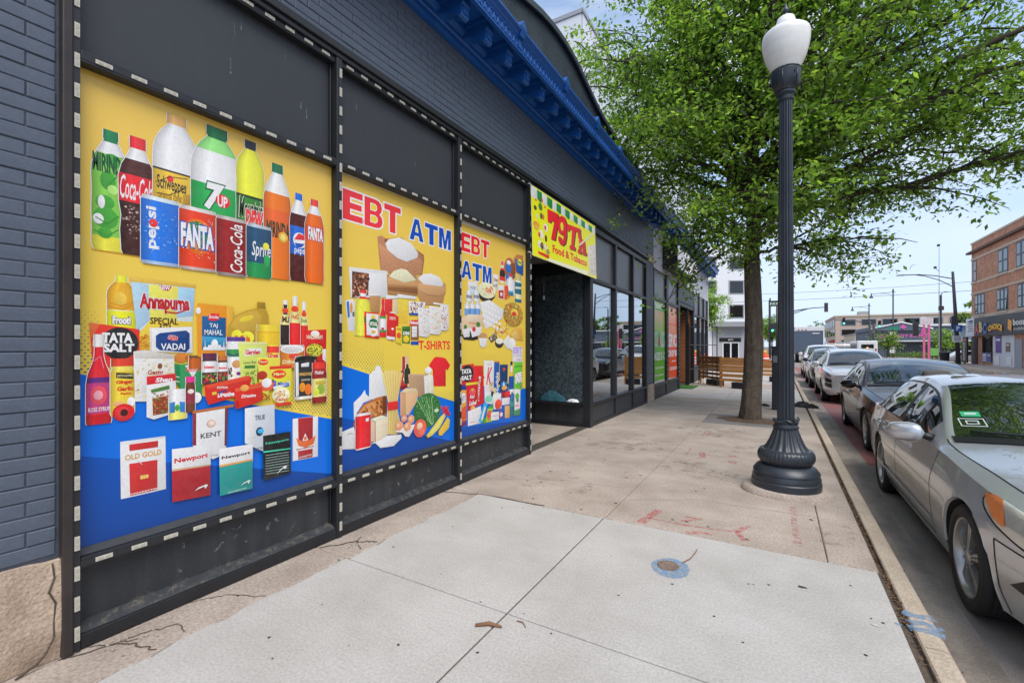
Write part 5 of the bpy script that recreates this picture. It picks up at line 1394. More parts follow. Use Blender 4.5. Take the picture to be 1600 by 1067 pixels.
ART['groceries'] = [
["N","print_background"],
["G","ecb850","f3c44a",[2462,2894,3976,2903,3976,1088,2462,1402]],
["P","f3c64c",[2462,1402,3976,1088,3976,844,2462,1325]],
["P","0a66cc",[2462,1351,3976,893,3976,460,2462,929]],
["G","0a4ea8","083c86",[2462,929,3976,460,3976,404,2462,466]],
["D","2b4a6a",30,6,[2487,1609,2930,1534,2930,1220,2487,1371]],
["D","2b4a6a",26,4,[2930,1534,3257,1506,3257,1140,2930,1220]],
["D","2b4a6a",26,5,[3553,1080,3942,1007,3942,882,3553,1021]],
["N","lettering"],
["B","EBT","e8343c",[2483,3137,2533,2779],0.1],
["N","lettering"],
["B","ATM","0c48a8",[3256,3891,2526,2733],0.1],
["N","printed_sack"],
["P","b07a58",[2852,2464,2896,2479,2954,2464,3149,2515,3345,2439,3458,2406,3463,2353,3432,2206,3213,2165,2889,2164,2868,2309]],
["P","c08a66",[2868,2404,2939,2386,3072,2311,3213,2299,3379,2360,3440,2337,3414,2203,3213,2170,2896,2170]],
["S",260,5,["a06c4c","cc9876","946040"],[2875,2363,2968,2337,3197,2293,3432,2336,3414,2209,3197,2174,2896,2176]],
["E","8a5a40",[2932,2997,2423,2466]],
["P","eceef2",[2942,2418,2983,2464,3118,2508,3278,2484,3371,2408,3362,2360,3213,2299,3087,2314,2968,2369]],
["S",90,5,["ffffff","dfe2ea"],[2968,2434,3118,2492,3278,2461,3345,2375,3197,2310,2997,2375]],
["L","8a5a3c",5,[3371,2420,3449,2398,3440,2302,3432,2229]],
["N","printed_tub"],
["P","f0ece6",[2541,2149,2968,2175,2968,1938,2562,1900]],
["P","5a3830",[2574,2119,2753,2124,2746,1938,2574,1901]],
["S",80,15,["a86a48","7a4434","c8906a","3a2420","d8a888"],[2578,2115,2753,2122,2746,1938,2578,1907]],
["P","f6f2ea",[2753,2124,2954,2162,2946,1941,2753,1939]],
["P","fbfaf6",[2541,2149,2968,2175,2965,2155,2556,2128]],
["N","printed_sack"],
["P","b08050",[2961,2142,3072,2190,3149,2223,3345,2182,3383,2140,3362,1992,3213,1972,2968,1970]],
["P","8a5e36",[2968,2035,3362,2068,3362,2009,2968,2003]],
["P","c89a68",[2968,2121,3379,2134,3371,2080,2975,2057]],
["P","ecdcb8",[2983,2129,3042,2186,3134,2221,3213,2221,3345,2142,3181,2098]],
["S",60,5,["fff4d8","d8c498"],[3012,2138,3134,2210,3295,2141,3181,2110]],
["N","printed_sack"],
["P","b88a5c",[3345,2171,3449,2208,3788,2165,3804,2104,3768,2012,3748,1934,3432,1909,3371,1998]],
["P","c89a6c",[3371,2115,3788,2127,3798,2065,3709,2019,3449,2018,3371,2034]],
["P","f0eeec",[3362,2161,3449,2214,3557,2235,3689,2216,3764,2150,3728,2123,3449,2113]],
["L","8a6440",4,[3371,2045,3521,2013,3689,2017,3798,2065]],
["N","printed_packet"],
["P","f4f4f4",[2510,1871,2580,1892,2605,1864,2605,1625,2538,1628]],
["P","2a7ac8",[2520,1862,2546,1869,2554,1742,2534,1731]],
["E","f08a3a",[2556,2583,1772,1861]],
["T","S","20242a",[2578,2603,1748,1785],0.05,0,0.0,"",0.03],
["N","printed_bottle"],
["V","jug","ece04a",[2603,2775,1587,1975],[[0.82,0.86,"e03a30"],[0.86,0.93,"f0ece4"],[0.93,1,"d83a30"]]],
["P","e03a30",[2649,1913,2797,1917,2797,1906,2649,1898]],
["S",40,9,["f6f070","d8cc34"],[2611,1845,2759,1857,2733,1608,2611,1605]],
["N","printed_jar"],
["P","b88a5a",[2759,1949,2882,1956,2875,1802,2766,1805]],
["P","ece8e0",[2753,1951,2889,1962,2889,1946,2753,1933]],
["N","printed_bag"],
["P","d8c494",[3027,1943,3103,1961,3111,1806,3027,1790]],
["P","f0ecdc",[2946,1957,3103,1967,3103,1945,2951,1920]],
["G","e8c84a","d8b038",[3103,1950,3229,1951,3232,1712,3111,1706]],
["P","f4f2ea",[3087,1982,3345,1982,3345,1955,3103,1948]],
["S",40,5,["f0e08a","c8a030"],[3111,1929,3226,1933,3226,1723,3118,1718]],
["N","printed_bottle"],
["V","sauce","d8262a",[2871,2951,1583,1922],[[0.15,0.5,"f0f0e4"],[0.12,0.18,"3a8a40"],[0.48,0.54,"3a9a40"]]],
["E","a82428",[2889,2928,1645,1666]],
["N","printed_bottle"],
["P","d83434",[2932,1922,3027,1927,3021,1801,2932,1785]],
["P","d02428",[2965,1787,3012,1809,3103,1773,3095,1595,3027,1550,2954,1581]],
["E","f0e8e0",[2990,3072,1801,1812]],
["E","c8342c",[2968,3050,1593,1675]],
["T","TOMATO","f8d8d0",[2986,3066,1739,1768],0.02,0,0.0,"",0.03],
["P","f2f0ea",[2954,1592,3060,1583,3057,1556,2956,1565]],
["E","f8ece4",[3012,3042,1648,1668]],
["N","printed_box"],
["P","d8301e",[2700,1795,2868,1793,2868,1567,2704,1577]],
["P","fbf6ee",[2722,1782,2861,1780,2860,1590,2726,1598]],
["E","1c6a3c",[2749,2857,1652,1740]],
["T","VITAL","f0e8c8",[2754,2852,1676,1711],0.05,0,0.0,"",0.03],
["E","ffffff",[2753,2847,1584,1662]],
["E","f0a83c",[2775,2827,1610,1641]],
["P","2a6a34",[2698,1754,2717,1751,2717,1695,2700,1699]],
["E","e8c040",[2775,2827,1740,1771]],
["N","printed_box"],
["P","f0c83a",[3069,1683,3149,1686,3142,1517,3069,1539]],
["E","d84a30",[3078,3134,1573,1628]],
["T","Soup","b82a20",[3078,3134,1644,1672],0.03,0,0.0,"",0.03],
["N","printed_box"],
["P","4a7a34",[3153,1686,3265,1692,3259,1524,3157,1529]],
["E","f0c030",[3168,3249,1535,1603]],
["T","Dini","ffffff",[3168,3252,1608,1644],0.05,0,0.0,"",0.03],
["P","2f5f2a",[3165,1664,3252,1669,3252,1644,3165,1639]],
["N","printed_box"],
["P","8a5a34",[3272,1702,3383,1712,3383,1559,3272,1558]],
["P","d8302c",[3254,1749,3383,1759,3383,1706,3254,1695]],
["T","National","ffffff",[3259,3376,1713,1746],0.04,0,0.0,"",0.03],
["P","e8e4dc",[3287,1691,3359,1696,3359,1591,3287,1589]],
["P","1c4aa8",[3272,1547,3383,1551,3383,1512,3272,1512]],
["L","9a94a4",3,[3288,1656,3355,1661]],
["L","9a94a4",3,[3288,1627,3355,1631]],
["N","printed_bag"],
["P","f0ece4",[3237,1928,3476,1937,3467,1888,3379,1870,3371,1823,3245,1815]],
["S",50,11,["8a4a34","6a3424","a86a4c","d8b8a0"],[3245,1918,3458,1929,3362,1828,3254,1821]],
["P","1c4a9a",[3245,1817,3393,1824,3393,1803,3245,1797]],
["N","printed_bag"],
["P","f4f0ea",[3366,1883,3548,1876,3544,1616,3503,1591,3379,1600]],
["S",70,8,["c89a78","e8d8c4","a87a5c"],[3379,1864,3539,1870,3532,1615,3388,1606]],
["N","printed_bag"],
["P","f4f0ea",[3528,1907,3728,1902,3724,1645,3680,1619,3543,1628]],
["S",70,8,["e0b450","f0d080","c89030"],[3543,1888,3718,1895,3711,1644,3552,1634]],
["N","printed_bag"],
["P","f4f0ea",[3703,1933,3848,1923,3844,1689,3798,1662,3718,1672]],
["S",70,8,["b0643c","d89868","8a4828"],[3718,1913,3838,1916,3830,1688,3728,1679]],
["P","f8f6f2",[3594,1947,3838,1941,3838,1926,3594,1928]],
["N","lettering"],
["T","T-SHIRTS","e02a30",[3382,3875,1465,1556],0.025,0,0.0,"",0.03],
["N","printed_shirt"],
["P","dc2430",[3609,1381,3647,1393,3740,1385,3803,1371,3877,1298,3836,1246,3800,1260,3800,1079,3594,1093,3594,1264,3535,1300,3542,1319]],
["P","c01c28",[3779,1261,3800,1260,3800,1079,3775,1081]],
["P","c01c28",[3594,1264,3609,1273,3609,1093,3594,1093]],
["N","printed_carton"],
["P","f0f2f6",[2759,1255,2821,1294,2838,1331,2882,1326,2905,1273,2968,1106,2945,1013,2757,1049]],
["P","d4d8e2",[2854,1284,2905,1273,2968,1106,2945,1022,2899,1137]],
["N","printed_bottle"],
["V","bottle","7a1424",[3122,3228,1098,1404],[[0.55,1,"a8283a"],[0.1,0.45,"b02838"]]],
["E","f0e8e8",[3168,3203,1169,1210]],
["N","printed_bottle"],
["V","bottle","26301c",[3181,3265,1148,1410],[[0.7,1,"d8b080"],[0.55,0.7,"26301c"]]],
["N","printed_box"],
["P","b09070",[3232,1230,3470,1207,3470,997,3265,1017]],
["P","e4dcd4",[3456,1208,3535,1218,3535,1010,3470,1007]],
["P","c8ac8c",[3232,1230,3265,1239,3528,1216,3470,1205]],
["P","e8d8c4",[3528,1233,3594,1200,3609,1013,3535,1010]],
["E","f0f0f0",[3467,3572,1224,1293]],
["N","printed_box"],
["P","cc9c70",[3131,1074,3213,1076,3200,851,3131,851]],
["P","d8ae84",[3200,1077,3372,1058,3359,970,3239,846,3200,851]],
["P","e8c49c",[3131,1074,3200,1105,3345,1091,3372,1058,3213,1063]],
["N","printed_melon"],
["E","2c6a34",[3307,3716,686,1032]],
["L","9cc890",7,[3345,991,3428,888,3513,762,3572,705]],
["L","6aa85c",7,[3381,995,3453,881,3526,755,3572,705]],
["L","9cc890",7,[3417,1000,3479,874,3539,749,3572,705]],
["L","6aa85c",7,[3453,1005,3505,867,3553,742,3572,705]],
["L","9cc890",7,[3490,999,3531,860,3566,735,3572,705]],
["L","6aa85c",7,[3528,992,3557,853,3579,728,3572,705]],
["L","9cc890",7,[3566,984,3584,846,3593,722,3572,705]],
["S",110,9,["1c4a26","8abc7c","3c7c40"],[3345,953,3484,1015,3632,992,3693,876,3632,745,3484,718,3345,823]],
["E","bcd8b0",[3609,3677,823,862]],
["N","printed_grapes"],
["S",40,16,["c8202c","e03a44","a81824"],[3716,884,3852,858,3869,754,3724,813]],
["N","printed_bread"],
["P","b06a34",[2588,852,2613,920,2694,1007,2832,1050,2945,1060,2968,976,2945,876,2778,881,2643,835,2603,825]],
["P","cc8c50",[2643,948,2725,1003,2877,1029,2899,916,2778,898,2673,904]],
["S",70,14,["8a4a20","d89a60","a86030"],[2623,918,2735,1002,2910,1042,2933,903,2746,894]],
["P","6a3418",[2910,1055,2956,1055,2962,908,2910,889]],
["P","f0f0f4",[2591,1034,2668,1086,2709,1131,2720,1094,2767,1056,2778,1039,2694,1023,2628,950,2593,883]],
["N","printed_pasta"],
["P","e8c478",[2899,1260,2945,1279,3015,1285,3087,1273,3162,1251,3093,998,3100,891,3137,761,3087,689,2968,709,2956,857,2974,1002]],
["L","f4dca0",3,[2910,1264,2980,1001,2974,924,2968,717]],
["L","c89a4a",3,[2928,1263,2988,1000,2982,923,2980,715]],
["L","f4dca0",3,[2945,1262,2996,999,2990,922,2991,713]],
["L","c89a4a",3,[2962,1261,3004,998,2998,921,3003,711]],
["L","f4dca0",3,[2980,1261,3013,997,3007,920,3015,710]],
["L","c89a4a",3,[2997,1260,3021,997,3015,919,3027,708]],
["L","f4dca0",3,[3015,1259,3029,996,3023,918,3039,706]],
["L","c89a4a",3,[3033,1258,3038,995,3032,917,3051,704]],
["L","f4dca0",3,[3051,1257,3046,994,3040,916,3063,702]],
["L","c89a4a",3,[3069,1256,3055,993,3048,915,3075,700]],
["L","f4dca0",3,[3087,1255,3063,992,3057,914,3087,698]],
["L","c89a4a",3,[3106,1254,3071,991,3065,913,3100,696]],
["L","f4dca0",3,[3124,1253,3080,990,3074,912,3112,694]],
["L","c89a4a",3,[3143,1252,3089,989,3082,911,3124,691]],
["P","d82a2c",[2968,998,3097,997,3097,922,2968,923]],
["N","printed_box"],
["P","d8b89c",[2773,874,2827,841,2827,657,2773,683]],
["P","e8cfb4",[2827,845,2974,863,2962,675,2827,657]],
["P","f0dcc4",[2773,874,2899,890,2974,863,2827,841]],
["L","c8a484",2,[2828,791,2968,804]],
["N","printed_pack"],
["P","ecebe8",[2463,808,2593,835,2608,793,2608,649,2463,671]],
["P","fafafa",[2603,654,2643,638,2757,661,2821,658,2877,605,3039,592,3137,645,3137,680,2968,700,2854,669]],
["P","e4e8ee",[2854,669,2968,700,3137,680,3137,645,3039,600,2888,616]],
["L","6a6864",4,[2529,778,2554,787,2583,777]],
["N","printed_can"],
["V","can","d8222c",[2603,2769,634,936],[[0.93,1,"d8dade"],[0,0.03,"e8e8e8"]]],
["P","f4f0f0",[2712,886,2746,890,2746,861,2714,859]],
["N","printed_eggs"],
["P","dcd8d4",[3051,721,3087,733,3213,749,3332,750,3305,717,3239,641,3187,654,3149,696]],
["E","d8946c",[3131,3213,792,855]],
["E","ecb890",[3148,3187,819,839]],
["E","d8946c",[3223,3318,759,844]],
["E","ecb890",[3241,3282,788,828]],
["E","d8946c",[3057,3162,721,805]],
["E","ecb890",[3074,3112,750,791]],
["E","d8946c",[3164,3268,699,785]],
["E","ecb890",[3182,3222,728,771]],
["N","printed_apple"],
["E","d85a4c",[3302,3484,610,787]],
["E","f0c09a",[3345,3428,686,756]],
["L","5a3020",3,[3414,757,3422,775]],
["E","e8705c",[3366,3456,625,701]],
["N","printed_banana"],
["P","ecc84c",[3477,605,3572,676,3708,775,3763,798,3787,764,3693,657,3572,598,3506,585]],
["P","f4dc78",[3535,624,3693,737,3763,788,3708,695,3587,615]],
["P","e4bc40",[3670,621,3740,680,3820,750,3860,714,3844,634,3724,572,3677,580]],
["E","6a4a24",[3474,3506,588,607]],
["E","6a4a24",[3650,3677,602,617]],
]
ART['foods'] = [
["N","print_background"],
["G","ecb850","f3c44a",[4022,2865,5678,2884,5678,785,4022,1261]],
["P","f3c64c",[4022,1261,5678,785,5678,876,4022,1085]],
["P","0a5ec0",[4022,1085,5678,903,5678,405,4022,606]],
["G","0a4ea8","083c86",[4022,606,5678,468,5678,369,4022,423]],
["D","6a5a30",30,6,[4045,1507,4798,1388,4798,1149,4045,1154]],
["D","8a7430",24,4,[4798,1428,5194,1382,5194,1212,4798,1269]],
["N","lettering"],
["B","EBT","e0242c",[4068,4645,2564,2769],0.1],
["N","lettering"],
["B","ATM","0c48a8",[4080,4695,2264,2459],0.1],
["N","printed_packet"],
["P","ece8e6",[4731,2392,4854,2396,4830,2189,4736,2204]],
["T","Oreo","8a3a44",[4740,4842,2305,2350],0.03,0,0.0,"",0.03],
["S",20,10,["3a3a44","8a8a94"],[4740,2267,4830,2272,4825,2214,4740,2211]],
["N","printed_bottle"],
["V","sauce","d8302c",[4883,5015,2305,2581],[[0.82,1,"e83a8a"],[0.7,0.82,"f0f0f0"],[0.3,0.6,"2a2428"],[0.0,0.1,"f0e0d0"]]],
["N","printed_bread"],
["E","a8603c",[4990,5292,2354,2659]],
["P","8a4a2c",[5105,2563,5265,2615,5292,2428,5211,2390]],
["E","2a6ab8",[5028,5171,2456,2575]],
["E","e8f0f8",[5048,5158,2563,2619]],
["P","2a70b8",[5028,2420,5118,2459,5105,2350,5028,2341]],
["N","printed_bread"],
["P","b87848",[5232,2664,5320,2734,5490,2749,5505,2597,5490,2468,5306,2485]],
["P","1c58a0",[5265,2670,5505,2667,5496,2469,5306,2498]],
["E","f0d83a",[5320,5467,2594,2684]],
["T","Bread","28406a",[5334,5455,2619,2670],0.02,0,0.0,"",0.03],
["N","printed_bottle"],
["V","jug","eeeef0",[5041,5265,2168,2436],[[0.9,1,"d83838"]]],
["P","d84a38",[4997,2272,5079,2294,5131,2140,5003,2102]],
["P","3ab0c8",[5100,2223,5224,2230,5224,2169,5105,2164]],
["T","ice","1c3a4a",[5110,5211,2167,2217],0.03,0,0.0,"",0.03],
["S",24,10,["e86a3a","f0b040","d84030"],[5003,2207,5092,2216,5105,2124,5008,2102]],
["N","printed_jar"],
["V","jar","1f6a7a",[5265,5447,2092,2464],[[0.8,1,"c8b878"],[0.72,0.8,"e8e0c8"],[0.12,0.3,"e0d8a8"]]],
["P","e8e0d0",[5279,2297,5438,2308,5438,2280,5279,2269]],
["N","printed_packet"],
["P","ece4e0",[4854,2268,4990,2284,4990,2101,4854,2101]],
["P","b8303c",[4859,2204,4977,2217,4977,2106,4859,2108]],
["E","d8c8d0",[4891,4952,2133,2185]],
["N","printed_bottle"],
["P","dfe4ec",[4201,2239,4393,2250,4393,2119,4220,2102]],
["P","b8d4ec",[4220,2148,4393,2155,4393,2107,4230,2091]],
["T","water","7a90b0",[4240,4362,2156,2199],0.01,0,0.0,"",0.03],
["N","printed_bottle"],
["V","pet","c8d4e4",[4138,4240,1845,2006],[[0.0,0.5,"6a9ad0"],[0.5,0.75,"dfe0e4"]]],
["N","printed_bottle"],
["V","pet","c8d4e4",[4240,4345,1851,2015],[[0.0,0.5,"6a9ad0"],[0.5,0.75,"dfe0e4"]]],
["N","printed_bottle"],
["V","pet","c8d4e4",[4345,4454,1857,2024],[[0.0,0.5,"6a9ad0"],[0.5,0.75,"dfe0e4"]]],
["N","printed_bottle"],
["V","can","d0d8e0",[4171,4280,2009,2131],[[0.3,0.6,"8a8a98"],[0.9,1,"f0f4f8"]]],
["N","printed_bottle"],
["V","can","d0d8e0",[4311,4425,2022,2146],[[0.3,0.6,"8a8a98"],[0.9,1,"f0f4f8"]]],
["N","printed_bowl"],
["P","2a2422",[4404,2168,4794,2185,4771,2106,4666,2041,4532,2023,4435,2063]],
["E","e8dcb4",[4395,4787,2077,2268]],
["S",50,12,["f4ecc8","d8c078","c8b890"],[4435,2195,4712,2239,4736,2141,4510,2094]],
["S",26,15,["e0583a","f08a5a"],[4565,2198,4712,2227,4759,2143,4599,2127]],
["N","printed_tray"],
["P","dcdce4",[4435,2015,4644,2064,4977,1969,4952,1863,4689,1749,4554,1707,4521,1840]],
["E","f4f4f8",[4446,4506,1982,2019]],
["E","f4f4f8",[4463,4524,1913,1950]],
["E","f4f4f8",[4480,4541,1844,1881]],
["E","f4f4f8",[4497,4559,1774,1811]],
["E","f4f4f8",[4515,4576,1968,2005]],
["E","f4f4f8",[4532,4594,1898,1935]],
["E","f4f4f8",[4550,4612,1828,1865]],
["E","f4f4f8",[4567,4630,1758,1795]],
["E","f4f4f8",[4585,4648,1954,1991]],
["E","f4f4f8",[4603,4666,1883,1920]],
["E","f4f4f8",[4621,4685,1812,1849]],
["E","f4f4f8",[4639,4703,1741,1778]],
["E","f4f4f8",[4657,4722,1939,1976]],
["E","f4f4f8",[4675,4740,1867,1905]],
["E","f4f4f8",[4694,4759,1796,1833]],
["E","f4f4f8",[4712,4778,1723,1761]],
["E","f4f4f8",[4731,4797,1924,1962]],
["E","f4f4f8",[4750,4816,1851,1889]],
["E","f4f4f8",[4768,4835,1779,1817]],
["E","f4f4f8",[4787,4854,1705,1744]],
["E","f4f4f8",[4806,4874,1908,1947]],
["E","f4f4f8",[4825,4893,1835,1873]],
["E","f4f4f8",[4845,4913,1761,1800]],
["E","f4f4f8",[4864,4932,1687,1726]],
["N","printed_plate"],
["E","a88a34",[4965,5490,1756,2080]],
["S",120,16,["d83a2c","e8b83a","3a6a2c","f0e0b0","c8502c","8a2a20","f08a3a"],[5015,2037,5432,2056,5490,1920,5376,1775,5053,1789,4977,1917]],
["E","e8c04a",[5158,5348,1893,2002]],
["E","d03a34",[5184,5306,1899,1960]],
["N","printed_meat"],
["P","f0c0a0",[4076,1816,4220,1864,4489,1874,4521,1742,4300,1652,4085,1658]],
["P","f4cbb0",[4191,1857,4414,1864,4393,1773,4210,1777]],
["P","e8946a",[4201,1776,4393,1773,4393,1755,4210,1759]],
["E","3f7a34",[4123,4181,1682,1745]],
["E","3f7a34",[4362,4446,1726,1786]],
["N","printed_meat"],
["P","2a2626",[4076,1627,4383,1705,4404,1586,4300,1567,4123,1576]],
["P","f6f0f0",[4085,1683,4240,1712,4230,1607,4123,1599]],
["P","f2e4e4",[4240,1700,4478,1732,4457,1635,4280,1602]],
["E","c83040",[4280,4352,1667,1726]],
["N","printed_bowl"],
["E","b88a5c",[4414,4599,1563,1660]],
["S",30,9,["a87040","d8b080"],[4435,1646,4576,1650,4587,1588,4435,1574]],
["P","f0eee8",[4414,1598,4599,1595,4565,1502,4489,1480,4435,1514]],
["N","printed_bowl"],
["P","5a5048",[4621,1601,4806,1681,4830,1592,4689,1540]],
["S",40,10,["d8c8a0","f0e4c8","a8906a"],[4644,1664,4794,1693,4806,1604,4689,1565]],
["S",50,14,["3a7a3a","d83a34","e8c05a","f4f0e8","c86a30"],[4724,1741,5105,1782,5158,1690,4903,1619,4736,1666]],
["N","printed_bowl"],
["E","3a342c",[4771,4977,1477,1605]],
["E","e8e0c8",[4787,4965,1528,1605]],
["N","printed_cheese"],
["P","e8a84a",[5105,1649,5265,1748,5461,1740,5490,1573,5265,1584]],
["P","f0bc68",[5158,1663,5292,1721,5404,1600,5265,1598]],
["P","e8e4e0",[4952,1554,5105,1649,5184,1489,5079,1463]],
["E","f0f0ee",[5092,5279,1449,1610]],
["N","printed_card"],
["P","f0eef4",[5197,1502,5467,1489,5467,1278,5197,1293]],
["T","EBT","b49cd8",[5211,5461,1401,1489],0.05,0,0.0,"",0.03],
["T","ACCEPTED","a8a0b8",[5216,5455,1365,1388],0.02,0,0.0,"",0.03],
["T","HERE","d87a8a",[5320,5410,1308,1327],0.02,0,0.0,"",0.03],
["N","printed_bag"],
["P","d02a30",[4066,1287,4311,1302,4321,1066,4066,1062]],
["E","24262a",[4066,4311,1099,1289]],
["T","TATA","ffffff",[4074,4270,1191,1245],0.06,0,0.0,"",0.03],
["T","SALT","ffffff",[4078,4280,1120,1172],0.06,0,0.0,"",0.03],
["P","1c3a8a",[4066,1067,4321,1066,4300,997,4066,1016]],
["N","printed_bag"],
["P","d4232a",[4311,1276,4510,1269,4528,820,4362,802,4321,1066]],
["P","f4e8e0",[4421,1149,4463,1140,4425,855,4383,871]],
["T","Biscuit","c02028",[4387,4454,871,1129],0.02,90,0.0,"",0.03],
["E","b8382c",[4435,4510,1182,1224]],
["N","printed_box"],
["P","f2eeee",[4528,1332,4754,1319,4740,910,4537,965]],
["T","K","d03440",[4576,4712,1036,1245],0.02,0,0.35,"",0.03],
["T","Special","c8a0b0",[4587,4701,1262,1296],0.01,0,0.2,"",0.03],
["S",40,14,["e0a85a","c88a3a","f0d090"],[4644,1043,4740,1061,4736,911,4666,954]],
["P","e8e4e0",[4537,971,4740,923,4736,885,4543,928]],
["N","printed_box"],
["P","1656a4",[4754,1313,4878,1303,4859,899,4740,910]],
["T","Horlicks","f4f0e0",[4787,4859,912,1175],0.03,90,0.0,"",0.03],
["P","e88030",[4754,1319,4878,1312,4878,1296,4754,1303]],
["S",20,14,["e8c070","f0d898"],[4747,985,4794,981,4794,905,4747,910]],
["N","printed_box"],
["P","123a6a",[4883,1268,5084,1264,5074,933,4891,922]],
["E","c84a2c",[4957,5018,1182,1228]],
["G","2a8ac8","0c2a5a",[4915,1037,5066,1039,5066,953,4915,953]],
["P","e8f0f4",[4952,995,4982,1058,5013,990]],
["E","e8a84a",[4928,5066,939,992]],
["N","printed_bottle"],
["V","sauce","e8ecf0",[5100,5243,871,1301],[[0.0,0.15,"dfe4ea"],[0.15,0.55,"1c4a9a"],[0.55,0.68,"e8b83a"],[0.88,1,"24242c"]]],
["N","printed_bag"],
["P","6ac03a",[5232,1231,5265,1291,5467,1285,5467,900,5232,933]],
["P","f0f4f0",[5265,1135,5447,1153,5461,1013,5265,999]],
["S",40,12,["e03a6a","2a7a3a","3a5ab8","f0f0f0"],[5265,1135,5432,1140,5455,929,5265,944]],
["P","3a8a2a",[5251,1238,5467,1239,5467,1222,5251,1223]],
["N","printed_packet"],
["P","e8a23c",[4066,1016,4171,1008,4177,662,4076,631]],
["E","f0ece8",[4070,4162,864,978]],
["T","OUT IT","5a3a7a",[4074,4158,891,946],0.02,0,0.0,"",0.03],
["P","d8542c",[4076,812,4171,835,4177,696,4085,652]],
["P","7a2a5a",[4076,654,4171,674,4171,617,4085,607]],
["N","printed_bag"],
["P","c4222a",[4158,1078,4404,1078,4393,822,4300,750,4201,763]],
["P","f0d03a",[4158,1087,4414,1083,4410,1057,4162,1059]],
["E","e0505a",[4220,4352,928,1022]],
["E","c8a040",[4260,4311,981,1016]],
["T","Red","ffffff",[4236,4331,903,941],0.03,0,0.25,"",0.03],
["T","Label","ffffff",[4224,4372,823,878],0.03,0,0.25,"",0.03],
["E","f0a850",[4250,4341,763,815]],
["N","printed_packet"],
["P","eceeee",[4197,763,4457,797,4489,594,4197,596]],
["L","c8ccd0",4,[4210,715,4467,754]],
["T","dal","d87a7a",[4240,4331,624,640],0.02,0,0.0,"",0.03],
["L","b8bcc4",3,[4220,667,4467,693]],
["N","printed_packet"],
["P","e0ece8",[4537,965,4736,923,4724,786,4543,818]],
["E","7ac8a8",[4554,4712,821,908]],
["E","2a2a2a",[4678,4736,882,951]],
["N","printed_packet"],
["P","f0ecec",[4724,912,4915,907,4923,712,4736,722]],
["E","e0503a",[4764,4923,709,837]],
["E","d8402c",[4783,4878,723,787]],
["N","printed_bag"],
["P","7a2a34",[4915,933,5136,914,5131,821,4940,840]],
["E","d83038",[4990,5136,841,921]],
["P","dcd8e0",[4928,841,5126,835,5118,743,4928,751]],
["E","a0242c",[4915,4977,866,917]],
["N","printed_bottle"],
["V","sauce","1f6a74",[5126,5243,585,897],[[0.4,0.6,"2a8a90"]]],
["N","printed_bag"],
["P","f0f4f0",[5243,932,5410,916,5398,629,5251,633]],
["E","5aa848",[5265,5376,789,871]],
["E","3a8a3c",[5292,5362,747,802]],
["T","neem","d84a5a",[5259,5362,693,716],0.03,0,0.0,"",0.03],
["P","4a8a5a",[5243,647,5398,656,5393,567,5251,576]],
["N","printed_box"],
["P","e8a858",[5008,735,5126,728,5126,568,5008,578]],
["S",30,8,["d89040","f0c080"],[5015,728,5118,721,5118,576,5015,583]],
["N","printed_packet"],
["P","3aa8d8",[4404,618,4543,849,4603,799,4489,588]],
["P","e8f4f8",[4457,635,4537,782,4565,767,4489,618]],
["E","4a8a3a",[4489,4576,575,648]],
["N","printed_packet"],
["P","9ac03a",[4554,584,4599,750,4724,748,4689,577]],
["E","d8483a",[4587,4678,610,722]],
["S",20,10,["f0c03a","e0402c","5a9a3a"],[4576,716,4701,726,4678,591,4576,600]],
["P","3a9a4a",[4621,773,4724,786,4724,742,4610,747]],
["N","printed_box"],
["P","f2f2f4",[4678,704,4859,688,4859,579,4678,589]],
["P","28364a",[4678,706,4859,692,4859,681,4678,696]],
["T","Day","4a5a78",[4712,4818,630,648],0.01,0,0.2,"",0.03],
["N","printed_box"],
["P","1c5ab0",[4859,707,5008,700,5008,578,4859,581]],
["E","d83038",[4874,4942,598,675]],
["E","f0f4f8",[4891,4952,609,661]],
]
